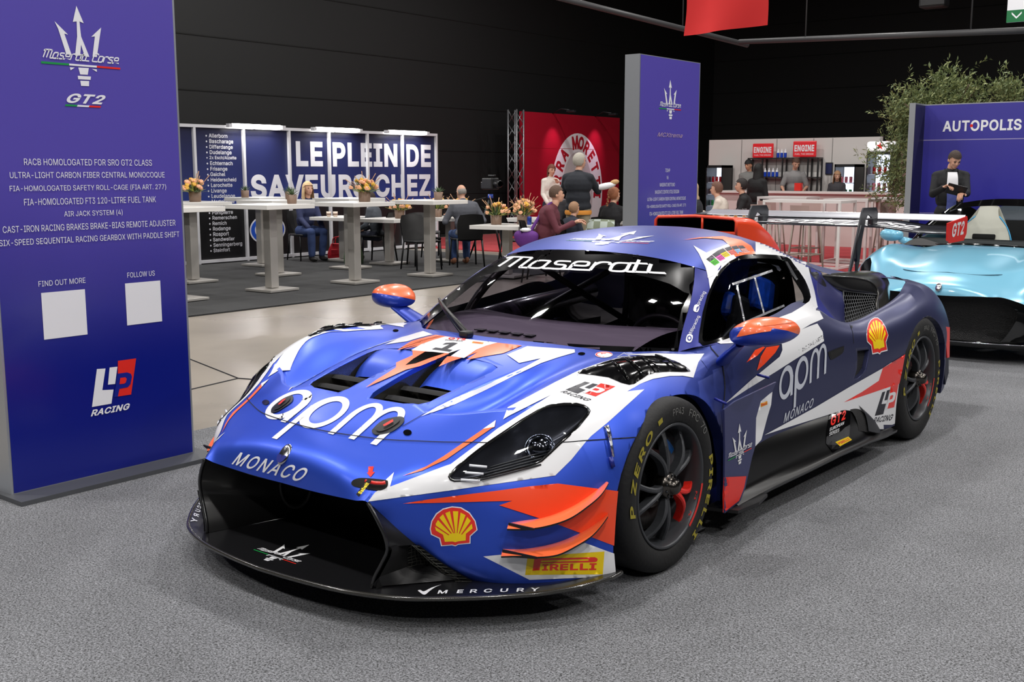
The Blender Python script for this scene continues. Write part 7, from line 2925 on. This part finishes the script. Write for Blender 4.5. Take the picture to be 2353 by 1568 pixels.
# white frame tables on the red carpet
M_WFR = mat('frame_table_white', (226, 222, 220), .4)
def frame_table(x0, x1, y0, y1, h, lb):
    t = thing('frame_table', lb, 'table', ((x0 + x1) / 2, (y0 + y1) / 2, 0), 0, 'white frame tables on the red carpet')
    w_, d_ = (x1 - x0) / 2, (y1 - y0) / 2
    MB().box((0, 0, h - .02), (2 * w_, 2 * d_, .04)).build('table_top', M_WFR, t)
    for a in (-1, 1):
        for b_ in (-1, 1):
            MB().box((a * (w_ - .021), b_ * (d_ - .021), (h - .041) / 2), (.04, .04, h - .041)).build('leg', M_WFR, t)
    mb = MB()
    for b_ in (-1, 1): mb.box((0, b_ * (d_ - .02), .02), (2 * w_ - .08, .035, .035))
    for a in (-1, 1): mb.box((a * (w_ - .02), 0, .02), (.035, 2 * d_ - .08, .035))
    mb.build('floor_bar', M_WFR, t)
frame_table(-4.93, -3.63, 12.9, 13.55, 1.06, 'white open frame table nearest the race car wing')
frame_table(-6.06, -5.11, 15.0, 15.6, 1.06, 'white open frame table behind the black haired woman')
frame_table(-4.42, -3.66, 14.1, 14.7, 1.06, 'white open frame table straight behind the nearest one')
frame_table(-4.06, -3.1, 15.3, 15.9, 1.06, 'white open frame table closest to the olive tree')
st0 = thing('bar_stool', '', 'stool')
MB().box((0, 0, .76), (.36, .36, .05), bev=.02).build('seat', mat('stool_taupe', (176, 150, 144), .6), st0)
MB().grid(surf([[(-.17, .17, .78), (0, .19, .78), (.17, .17, .78)], [(-.17, .20, 1.0), (0, .23, 1.0), (.17, .20, 1.0)]], .06)).build('backrest', MATS['stool_taupe'], st0)
for a in (-1, 1):
    for b_ in (-1, 1):
        MB().tube([(a * .14, b_ * .14, .74), (a * .20, b_ * .20, 0)], .014, 0, 6).build('leg', mat('stool_leg', (150, 136, 126), .5), st0)
MB().tube([(-.18, -.18, .25), (.18, -.18, .25), (.18, .18, .25), (-.18, .18, .25)], .010, 0, 6, closed=True).build('foot_ring', MATS['stool_leg'], st0)
for i, (x, y, a, lb) in enumerate([(-4.7, 12.55, 180, 'taupe bar stool before the front frame table, end toward the red beer wall'), (-4.0, 12.5, 170, 'taupe bar stool before the front frame table, end toward the olive tree'), (-4.6, 13.85, 0, 'taupe bar stool between two white frame tables'), (-3.3, 14.4, 90, 'taupe bar stool at the end of the second frame table'), (-5.6, 14.65, 180, 'taupe bar stool behind the seated women'), (-3.6, 14.95, 180, 'taupe bar stool at the frame table by the olive tree')]):
    put(st0, i, x, y, R(a), lb, 'taupe bar stools')

# ------------------------------------------------------------------ olive tree behind the backdrop
tr = thing('olive_tree', 'bushy grey-green olive tree rising behind the blue backdrop', 'tree', (-2.65, 14.6, 0))
rnd = random.Random(11)
mb = MB()
mb.lathe([(0, .5), (.28, .5), (.24, .0), (0, 0)], 20)
mb.build('planter', mat('planter_dark', (50, 46, 44), .7), tr)
mb = MB()
mb.tube(curve([(0, 0, .4), (.03, .02, .9), (-.05, 0, 1.3), (.0, .05, 1.8)], .1), .06, 0, 8)
tips = []
for k in range(26):
    a = rnd.random() * 6.28
    r_ = .25 + .55 * rnd.random()
    z1 = 1.2 + 1.7 * rnd.random()
    if rnd.random() < .35: a = rnd.uniform(2.2, 4.2)
    p1 = (r_ * math.cos(a) * 1.15 + .1, r_ * math.sin(a) * .8, z1)
    mb.tube(curve([(0, 0, .9 + .4 * rnd.random()), (p1[0] * .5, p1[1] * .5, z1 - .35), p1], .12), [.02] * 2 + [.012] * 40 if False else .012, 0, 5)
    tips.append(p1)
mb.build('trunk', mat('olive_bark', (96, 84, 66), .8), tr)
mb = MB()
for k in range(70):
    z_ = rnd.uniform(.85, 2.7)
    tips.append((rnd.uniform(-.95, -.35) + .12 * math.sin(z_ * 3), rnd.uniform(-.35, .35), z_))
for k in range(60):
    x_ = rnd.uniform(-.75, .45)
    tips.append((x_, rnd.uniform(-.35, .35), rnd.uniform(2.2, 2.72 + .2 * math.sin(x_ * 5 + 1.8))))
for k in range(16):
    tips.append((rnd.uniform(.5, 1.05), rnd.uniform(-.25, .25), rnd.uniform(2.35, 2.72)))
for tp in tips:
    for q in range(8):
        dr = Vector((rnd.gauss(0, 1), rnd.gauss(0, 1), abs(rnd.gauss(.9, .8)))).normalized()
        L = .16 + .16 * rnd.random()
        b0 = Vector(tp) + Vector((rnd.gauss(0, .09), rnd.gauss(0, .09), rnd.gauss(0, .09)))
        for n_ in range(11):
            t_ = n_ / 11
            c = b0 + dr * L * t_
            ld = (dr * .8 + Vector((rnd.gauss(0, .7), rnd.gauss(0, .7), rnd.gauss(0, .7)))).normalized()
            sd = ld.cross(Vector((rnd.random(), rnd.random(), rnd.random()))).normalized() * .012
            e = c + ld * .078
            m_ = (c + e) / 2
            mb.add([c, m_ + sd, e, m_ - sd], [(0, 1, 2, 3)], rnd.choice((0, 0, 1)), False)
o = mb.build('foliage', [mat('olive_leaf', (112, 126, 84), .55), mat('olive_leaf_light', (150, 158, 104), .55)], tr)

# ================================================================== PEOPLE
M_SKIN = mat('skin', (214, 164, 138), .55)
M_SKIN2 = mat('skin_tan', (196, 142, 112), .55)
M_LIP = mat('lip', (176, 104, 96), .5)
M_EYE = mat('eye_dark', (40, 30, 26), .3)


def remesh(mb, vox, smooth=4):
    me = bpy.data.meshes.new('tmp')
    me.from_pydata(mb.v, [], mb.f)
    o = bpy.data.objects.new('tmp', me)
    C.objects.link(o)
    m = o.modifiers.new('r', 'REMESH')
    m.mode = 'VOXEL'
    m.voxel_size = vox
    s_ = o.modifiers.new('s', 'SMOOTH')
    s_.factor = .5
    s_.iterations = smooth
    dg = bpy.context.evaluated_depsgraph_get()
    dg.update()
    out = bpy.data.meshes.new_from_object(o.evaluated_get(dg))
    V = [tuple(v.co) for v in out.vertices]
    Fc = [tuple(p_.vertices) for p_ in out.polygons]
    bpy.data.objects.remove(o)
    bpy.data.meshes.remove(me)
    bpy.data.meshes.remove(out)
    r = MB()
    r.add(V, Fc)
    return r


def limb(mb, pts, rad):
    mb.tube(pts, rad, 0, 12)
    for p_, r_ in zip(pts, rad):
        mb.ball(p_, r_ * .99, 0, 10)


def oval(mb, c, rx, ry, rz, rot=None):
    mb.ball(c, (rx, ry, rz), 0, 16, rot)


def ik(S_, T_, l1, l2, pole):
    S_, T_ = Vector(S_), Vector(T_)
    d = T_ - S_
    L = min(d.length, (l1 + l2) * .995)
    u = d.normalized()
    T_ = S_ + u * L
    a = (l1 * l1 - l2 * l2 + L * L) / (2 * L)
    h = math.sqrt(max(0, l1 * l1 - a * a))
    p_ = Vector(pole) - u * Vector(pole).dot(u)
    return S_ + u * a + p_.normalized() * h, T_


def person(lb, loc, rz, sit=False, lean=0, k=1.0, hl=None, hr=None, hy=0, hp=0, skin=None, top=(30, 30, 34), legs=(40, 44, 60), shoes=(30, 28, 26),
           hair=('short', (60, 44, 34)), hem=.86, vox=.016, bulk=1.0, female=False, group=None, grip=.25, extra=None, waist=None, feet=None, tops='jacket'):
    """a person facing local -y; hl / hr = hand targets"""
    skin = skin or M_SKIN
    t = None
    tops_m = mat('%s_%d_%d_%d' % ((tops,) + tuple(top)), top, .82, bump=(22, .35))
    legs_m = mat('trousers_%d_%d_%d' % legs, legs, .85, bump=(22, .35))
    shoe_m = mat('shoes_%d_%d_%d' % shoes, shoes, .6)
    hair_m = mat('hair_%d_%d_%d' % hair[1], hair[1], .7, bump=(90, .6))
    pz = .50 if sit else .93
    cl, sl = math.cos(R(lean)), math.sin(R(lean))
    def T(x, y, z):      # torso frame tilted forward about the hips
        y2, z2 = y, z - .93
        return Vector((x, y2 * cl - z2 * sl, pz + z2 * cl + y2 * sl))
    w_ = .15 if female else .168
    pel, sp, chn, nb, nt = T(0, 0, .95), T(0, .01, 1.12), T(0, .015, 1.32), T(0, .01, 1.47), T(0, -.012, 1.55)
    sh = {s_: T(s_ * w_ * (.35 + .65 * bulk), .015, 1.415) for s_ in (1, -1)}
    if sit:
        hips = {s_: Vector((s_ * .09, 0, .50)) for s_ in (1, -1)}
        kn = {s_: Vector((s_ * .12, -.43, .50)) for s_ in (1, -1)}
        an = {s_: Vector((s_ * .12, -.40 + (.05 if s_ > 0 else -.03), .09)) for s_ in (1, -1)}
    else:
        hips = {s_: Vector((s_ * .09, 0, .92)) for s_ in (1, -1)}
        kn = {s_: Vector((s_ * .105, -.02 + s_ * .02, .50)) for s_ in (1, -1)}
        an = {s_: Vector((s_ * .115, .03 + s_ * .04, .09)) for s_ in (1, -1)}
    if sit:
        dl, dr = Vector((.16, -.36, .60)), Vector((-.16, -.36, .60))
    else:
        dl, dr = Vector((.23, -.08, .78)), Vector((-.23, -.08, .78))
    tg = {1: Vector(hl) if hl else dl, -1: Vector(hr) if hr else dr}
    el, wr = {}, {}
    for s_ in (1, -1):
        el[s_], wr[s_] = ik(sh[s_], tg[s_], .285, .255, (s_ * .45, .6, -.65))
    # body: torso, limbs, neck, head in one surface
    b = MB()
    oval(b, pel, .15 * bulk, .105 * bulk, .13); oval(b, sp, .135 * bulk, .10 * bulk, .15); oval(b, chn, .165 * bulk, .115 * bulk, .17)
    limb(b, [nb - Vector((0, 0, .04)), nt], [.058, .053])
    Rh = Euler((R(-hp) * -1, 0, R(hy))).to_matrix()
    hc = nt + Rh @ Vector((0, -.018, .105))
    H = lambda x, y, z: hc + Rh @ Vector((x, y, z))
    hs = MB()
    oval(hs, (0, .012, .02), .074, .094, .10); oval(hs, (0, -.030, -.045), .052, .055, .062); oval(hs, (0, -.062, -.082), .026, .022, .022)
    hs.tube([(0, -.080, .018), (0, -.102, -.018), (0, -.088, -.030)], [.009, .014, .010], 0, 8)
    oval(hs, (0, -.102, -.020), .013, .013, .011)
    for s_ in (1, -1):
        oval(hs, (s_ * .076, .012, -.012), .010, .020, .032)
        oval(hs, (s_ * .034, -.066, -.018), .022, .018, .02)
        oval(hs, (s_ * .030, -.074, .028), .024, .012, .008)
    oval(hs, (0, -.084, -.056), .022, .010, .010)
    b.v += [tuple(H(*q)) for q in hs.v]
    o_ = len(b.v) - len(hs.v)
    b.f += [tuple(i + o_ for i in f) for f in hs.f]; b.m += hs.m; b.sm += hs.sm
    for s_ in (1, -1):
        limb(b, [chn + (sh[s_] - chn) * .4 + Vector((0, 0, .04)), sh[s_], el[s_], wr[s_]], [.055, .050, .042, .028])
        limb(b, [hips[s_], lerp(hips[s_], kn[s_], .5), kn[s_], lerp(kn[s_], an[s_], .4), an[s_]], [.088, .075, .055, .055, .038])
    body_ = remesh(b, vox, 4)
    n0 = len(body_.f)
    # hands with five fingers
    for s_ in (1, -1):
        d = (wr[s_] - el[s_]).normalized()
        side_ = d.cross(Vector((0, 0, 1)))
        side_ = side_.normalized() if side_.length > .1 else Vector((1, 0, 0))
        nrm = side_.cross(d).normalized()
        pc = wr[s_] + d * .055
        Mr = Matrix((side_, d, nrm)).transposed()
        body_.ball(pc, (.040, .052, .018), 0, 12, Mr)
        for j in range(4):
            L = (.068, .078, .074, .058)[j]
            b0 = wr[s_] + d * .098 + side_ * (.027 - .018 * j)
            p1 = b0 + d * L * .45 - nrm * L * grip
            p2 = p1 + d * L * .30 - nrm * L * (grip * 1.6)
            p3 = p2 + d * L * .12 - nrm * L * (grip * 1.6)
            body_.tube([b0 - d * .02, b0, p1, p2, p3], [.009, .0095, .0088, .008, .006], 0, 8)
        tb = wr[s_] + d * .035 + side_ * .036 * s_ * -1
        body_.tube([tb, tb + d * .028 + side_ * .022 * s_ * -1 - nrm * .012, tb + d * .055 + side_ * .024 * s_ * -1 - nrm * .022], [.012, .0105, .008], 0, 8)
    # face
    for s_ in (1, -1):
        body_.ball(H(s_ * .031, -.0815, .012), (.0125, .006, .0055), 1, 10, Rh)
        body_.tube([H(s_ * .017, -.088, .033), H(s_ * .032, -.088, .038), H(s_ * .048, -.078, .032)], .0035, 3, 6)
    body_.tube([H(-.022, -.086, -.055), H(0, -.094, -.052), H(.022, -.086, -.055)], [.003, .0055, .003], 2, 6)
    if hair[0] == 'beard':
        pass
    bo = body_.build('person', [skin, M_EYE, M_LIP, hair_m])
    bo.location = loc
    bo.rotation_euler = (0, 0, rz)
    bo.scale = (k, k, k)
    tag(bo, lb, 'person', group)
    # clothing
    c = MB()
    oval(c, chn, .19 * bulk, .138 * bulk, .19); oval(c, sp, .165 * bulk, .13 * bulk, .17)
    oval(c, T(0, 0, hem + .09), .172 * bulk, .135 * bulk, .12)
    limb(c, [T(0, .01, 1.44), T(0, .0, 1.49)], [.085, .068])
    for s_ in (1, -1):
        limb(c, [T(s_ * .03, .012, 1.43), sh[s_]], [.088, .070])
        limb(c, [chn + (sh[s_] - chn) * .5 + Vector((0, 0, .03)), sh[s_], el[s_], lerp(el[s_], wr[s_], .93)], [.07, .062 + .03 * (bulk - 1), .056, .044])
    short = tops == 'tee'
    c2 = remesh(c, vox, 3)
    if short:
        c = MB()
        oval(c, chn, .185 * bulk, .133 * bulk, .185); oval(c, sp, .155 * bulk, .125 * bulk, .17); oval(c, T(0, 0, hem + .09), .165 * bulk, .13 * bulk, .12)
        limb(c, [T(0, .01, 1.44), T(0, .0, 1.48)], [.08, .064])
        for s_ in (1, -1):
            limb(c, [chn + (sh[s_] - chn) * .5 + Vector((0, 0, .03)), sh[s_], lerp(sh[s_], el[s_], .85)], [.07, .062 + .03 * (bulk - 1), .06])
        c2 = remesh(c, vox, 3)
    c2.build(tops, tops_m, bo)
    if waist:
        wmb = MB()
        wmb.lathe([(.168, -.03), (.176, .0), (.17, .035)], 28)
        wmb.v = [tuple(T(x * bulk, y * .80 * bulk, hem + .0 + z)) for x, y, z in wmb.v]
        wmb.build('shirt_hem', mat('hem_%d_%d_%d' % waist, waist, .8), bo)
    c = MB()
    oval(c, pel, .163 * bulk, .118 * bulk, .135)
    for s_ in (1, -1):
        limb(c, [hips[s_], lerp(hips[s_], kn[s_], .5), kn[s_], lerp(kn[s_], an[s_], .4), an[s_] + Vector((0, 0, .03))], [.103, .090, .071, .070, .060])
    remesh(c, vox, 3).build('trousers', legs_m, bo)
    for s_ in (1, -1):
        sm = MB()
        a = an[s_]
        oval(sm, a + Vector((0, -.055, -.045)), .045, .125, .042); oval(sm, a + Vector((0, .02, -.02)), .043, .06, .06)
        r_ = remesh(sm, .014, 2)
        r_.v = [(x, y, max(z, .004)) for x, y, z in r_.v]
        r_.build('shoe', shoe_m, bo)
    # hair
    hm = MB()
    st = hair[0]
    if st != 'bald':
        def cap(grow, front, low):
            m_ = MB()
            m_.ball((0, .012, .022), (.074 + grow, .094 + grow, .10 + grow), 0, 32)
            keep = []
            for f in m_.f:
                cc = np.mean([m_.v[i] for i in f], axis=0)
                if cc[2] > .022 + front - (.0 if cc[1] < -.03 else low * min(1, (cc[1] + .03) / .05)):
                    keep.append(f)
            r2 = MB()
            used = sorted(set(i for f in keep for i in f))
            ix = {v: n for n, v in enumerate(used)}
            r2.add([m_.v[i] for i in used], [tuple(ix[i] for i in f) for f in keep])
            return r2
        if st == 'beanie':
            hm = cap(.016, .025, .05)
        else:
            hm = cap(.008 if st == 'short' else .015, .050 if st == 'short' else .043, .105 if st == 'short' else .13)
        if st in ('long', 'bob'):
            L = .34 if st == 'long' else .17
            G2 = []
            for z_ in np.linspace(.03, -L, 7):
                f_ = min(1, (.03 - z_) / .1)
                G2.append([((.092 + .012 * f_) * math.cos(a), .012 + (.105 + (.0 if z_ > -.12 else .02)) * math.sin(a), z_) for a in np.linspace(R(-28), R(208), 18)])
            hm.grid(G2)
            hm.grid(np.array(G2) * np.array([.86, .86, 1]), flip=True)
        if st == 'pony':
            hm.tube(curve([(0, .10, .05), (.0, .16, .02), (.0, .17, -.08), (.0, .15, -.16)], .02), [.026] * 40 if False else .028, 0, 10)
        if st == 'braid':
            for n_ in range(9):
                hm.ball((.0 + .008 * (-1)**n_, .115 + .012 * n_ * .5, .0 - .034 * n_), (.022, .02, .024), 0, 10)
        hm.v = [tuple(H(*q)) for q in hm.v]
        hm.build('beanie' if st == 'beanie' else 'hair', hair_m, bo)
    else:
        m_ = MB()
        m_.ball((0, .016, .005), (.0765, .0955, .075), 0, 28)
        keep = [f for f in m_.f if (lambda cc: cc[1] > .0 and -.04 < cc[2] < .045)(np.mean([m_.v[i] for i in f], axis=0))]
        used = sorted(set(i for f in keep for i in f)); ix = {v: n for n, v in enumerate(used)}
        r2 = MB(); r2.add([tuple(H(*m_.v[i])) for i in used], [tuple(ix[i] for i in f) for f in keep])
        r2.build('hair', hair_m, bo)
    if extra:
        extra(bo, T, H, wr, el, Rh, sh)
    return bo


def to_cam(x, y):
    return math.atan2(CAM_LOC.x - x, -(CAM_LOC.y - y))


# man with a tablet before the backdrop
def ex(bo, T, H, wr, el, Rh, sh):
    sm = MB()      # open jacket shows the white tee and its blue lower half
    rows = []
    for z_, hw in ((1.47, .060), (1.40, .066), (1.30, .070), (1.20, .066)):
        rows.append([tuple(T(x, -.132 - .012 * math.cos(x / hw) + (.045 if z_ > 1.45 else .012 if z_ > 1.38 else 0), z_)) for x in np.linspace(-hw, hw, 7)])
    sm.grid(surf(rows, .02))
    sm.build('shirt', M_LETTER, bo)
    sm = MB()
    rows = [[tuple(T(x, -.140 - .010 * math.cos(x / .06), z_)) for x in np.linspace(-hw, hw, 7)] for z_, hw in ((1.21, .066), (1.10, .060), (.98, .062), (.88, .070))]
    sm.grid(surf(rows, .03))
    sm.build('shirt_print', mat('shirt_blue', (78, 88, 158), .8), bo)
    for s_ in (1, -1):
        cb = MB()
        cb.grid(surf([[tuple(T(s_ * x, y, z_)) for x, y, z_ in q] for q in ([(.070, -.060, 1.50), (.085, .0, 1.515), (.06, .07, 1.52)], [(.085, -.085, 1.44), (.115, .0, 1.46), (.09, .09, 1.46)])], .02))
        cb.build('collar', MATS['jacket_24_25_28'], bo)


px, py = -1.75, 12.05
pm = person('man in black jacket and white tee looking down at a black tablet', (px, py, 0), to_cam(px, py) + .18, k=1.02, hl=(-.02 + .10, -.40, 1.19), hr=(-.14, -.36, 1.27), hp=32, hy=16, top=(24, 25, 28), legs=(34, 36, 48), hair=('short', (62, 48, 40)), vox=.011, bulk=1.12, extra=ex, grip=.30, hem=.84)
tb = MB()
tb.box((0, 0, 0), (.25, .010, .17), bev=.004)
t = tb.build('tablet', M_SATB)
tag(t, 'black tablet held by the man in the black jacket', 'tablet')
Mw = Matrix.Translation((px, py, 0)) @ Matrix.Rotation(to_cam(px, py) + .18, 4, 'Z')
t.matrix_world = Mw @ Matrix.Translation((-.01, -.475, 1.265)) @ Euler((R(38), R(14), 0)).to_matrix().to_4x4()

# standing man with grey hair
px, py = -6.55, 10.05
person('grey haired man in dark jacket standing with his back to the camera', (px, py, 0), to_cam(px, py) + R(158), k=1.0, hl=(.22, -.30, 1.10), hr=(-.17, -.42, 1.26), hy=-30, top=(34, 38, 46), legs=(150, 140, 118), hair=('full', (176, 170, 158)), vox=.013, bulk=1.2, waist=(226, 150, 60), hem=.90)
MB_ = MB(); MB_.ball((0, 0, 0), (.17, .06, .05), 0, 16); MB_.ball((.15, 0, .03), (.07, .045, .04), 1, 12)
o = MB_.build('wrapped_sandwich', [M_LETTER, mat('bread_crust', (200, 160, 110), .7)])
o.location = (-6.25, 10.32, 1.29); o.rotation_euler = (0, R(-12), R(38))
tag(o, 'sandwich in white paper held out by the standing grey haired man', 'sandwich')
# seated group
def P(lb, x, y, face, **kw):
    return person(lb, (x, y, 0), R(face), **kw)


P('man in maroon sweater sitting with his back half turned, short brown hair', -6.13, 8.60, 118, sit=True, lean=16, hl=(.20, -.42, .80), hr=(-.12, -.45, .82), hy=18, top=(98, 44, 56), legs=(40, 44, 60), hair=('short', (92, 70, 56)), bulk=1.15, vox=.013, tops='sweater')
P('child with light brown hair in a dark jacket, seen from behind', -6.28, 9.45, 165, sit=True, lean=8, k=.80, top=(34, 40, 54), hair=('full', (158, 122, 92)), vox=.015)
P('dark haired woman facing the camera between the man in maroon and the standing man', -7.35, 11.02, 30, sit=True, lean=6, hy=-8, top=(40, 38, 42), hair=('full', (40, 32, 30)), female=True, vox=.015)
P('bald man in dark grey sweater eating at a low table', -5.80, 11.40, -52, sit=True, lean=14, hl=(.0, -.42, 1.02), hr=(-.10, -.40, 1.02), hp=12, top=(36, 38, 40), hair=('bald', (120, 96, 84)), skin=M_SKIN, bulk=1.12, vox=.014, tops='sweater')
P('girl with a long auburn braid in a black hoodie, seen from behind', -6.22, 10.42, 190, sit=True, lean=10, hl=(.2, -.40, .80), hr=(-.2, -.40, .80), hy=-28, top=(24, 24, 28), hair=('braid', (150, 92, 60)), female=True, vox=.014, k=.95)
P('woman with a brown ponytail in a white sweater, hand at her neck', -10.3, 14.4, 62, hl=(.10, -.12, 1.36), hr=(-.16, -.20, .95), hp=10, k=.93, top=(222, 214, 204), hair=('pony', (112, 62, 46)), female=True, vox=.015, tops='sweater')
P('balding man in grey sweater with a dark strap, seen from behind', -8.60, 9.85, 237, sit=True, lean=20, hl=(.22, -.38, .80), hr=(-.24, -.34, .80), hp=14, hy=12, top=(88, 90, 98), legs=(58, 82, 130), shoes=(150, 98, 70), hair=('bald', (150, 144, 138)), bulk=1.12, vox=.013, tops='sweater')
P('blonde woman in a navy puffer coat and jeans sitting sideways', -11.58, 9.05, 78, sit=True, lean=10, hl=(.15, -.34, .56), hr=(-.12, -.36, .56), hy=0, top=(40, 48, 84), legs=(50, 68, 112), hair=('bob', (206, 176, 132)), female=True, vox=.014)
P('dark haired boy half hidden behind a bar table', -10.35, 9.58, -70, sit=True, lean=12, k=.88, top=(70, 76, 84), hair=('full', (52, 38, 32)), vox=.015)
P('woman in a cream hoodie sitting at the beer table', -6.05, 13.75, -72, sit=True, lean=12, hl=(.12, -.42, .80), hr=(-.12, -.42, .80), top=(214, 202, 190), hair=('full', (110, 76, 62)), female=True, vox=.016)
P('woman with dark hair and glasses in a black top at the beer table', -6.05, 14.55, -60, sit=True, lean=6, top=(30, 30, 32), hair=('full', (38, 32, 32)), female=True, vox=.016, k=1.03)
P('woman with long black hair and a black coat standing with her back turned', -6.4, 15.7, 175, k=.93, top=(18, 18, 20), legs=(20, 20, 24), hair=('long', (16, 15, 16)), female=True, vox=.016, hem=.72)
P('barman in a black beanie and grey shirt', -8.35, 19.25, 30, hy=-40, hp=10, hl=(.18, -.25, 1.02), k=1.0, top=(120, 120, 118), hair=('beanie', (18, 18, 20)), skin=M_SKIN2, vox=.016)
P('barman in a grey tee shirt looking down behind the counter', -7.33, 19.4, 20, hy=20, hp=28, hl=(.20, -.22, 1.06), hr=(-.20, -.22, 1.06), k=1.03, top=(138, 136, 136), hair=('short', (84, 58, 44)), vox=.016, tops='tee')
P('woman with long fair hair leaning behind the bar counter', -6.28, 19.2, 15, hp=14, hy=12, k=.86, top=(60, 58, 62), hair=('long', (170, 130, 96)), female=True, vox=.016)
P('older fair haired woman in dark clothes at the edge of the far display board', -6.02, 12.66, -80, sit=True, lean=4, top=(44, 46, 52), hair=('bob', (206, 178, 144)), female=True, vox=.016)
# their low table with beer glasses
put(low0, 1, -5.55, 13.3, R(4), 'low table with beer glasses in front of the woman in the cream hoodie', 'low white tables of the food court')
for i, (x, y) in enumerate([(-5.62, 12.98), (-5.48, 13.05), (-5.45, 13.30)]):
    t = MB().lathe([(0, .004), (.03, 0), (.038, .15), (.036, .15), (.028, .01), (0, .01)], 16).build('beer_glass', glass('glass_clear', (.95, .95, .95)))
    t.location = (x, y, .75)
    tag(t, 'beer glass on the table of the woman in the cream hoodie', 'glass', 'beer glasses')
    MB().lathe([(0, .012), (.028, .012), (.033, .10), (0, .10)], 14).build('beer', mat('beer_amber', (226, 150, 40), .3), t)
    MB().lathe([(0, .10), (.033, .10), (.035, .125), (0, .128)], 14).build('foam', M_LETTER, t)
# blanket over the girl's chair
mb = MB()
mb.grid(surf([[(-.21, .31, .80), (0, .345, .81), (.22, .31, .80)], [(-.22, .34, .70), (0, .375, .70), (.24, .34, .70)], [(-.22, .33, .52), (0, .36, .50), (.25, .33, .50)], [(-.20, .30, .38), (0, .33, .36), (.24, .30, .34)]], .02))
bl = mb.build('blanket', mat('blanket_sage', (150, 160, 140), .9))
nt = MATS['blanket_sage'].node_tree
ck = nt.nodes.new('ShaderNodeTexChecker'); ck.inputs['Scale'].default_value = 9
ck.inputs[1].default_value = lin((140, 150, 128)) + (1,); ck.inputs[2].default_value = lin((196, 208, 200)) + (1,)
tc = nt.nodes.new('ShaderNodeTexCoord'); nt.links.new(tc.outputs['Object'], ck.inputs['Vector']); nt.links.new(ck.outputs[0], nt.nodes['Principled BSDF'].inputs['Base Color'])
bl.location = (-6.22, 10.42, 0); bl.rotation_euler = (0, 0, R(190))
tag(bl, 'pale green checked blanket over the chair of the girl with the braid', 'blanket')
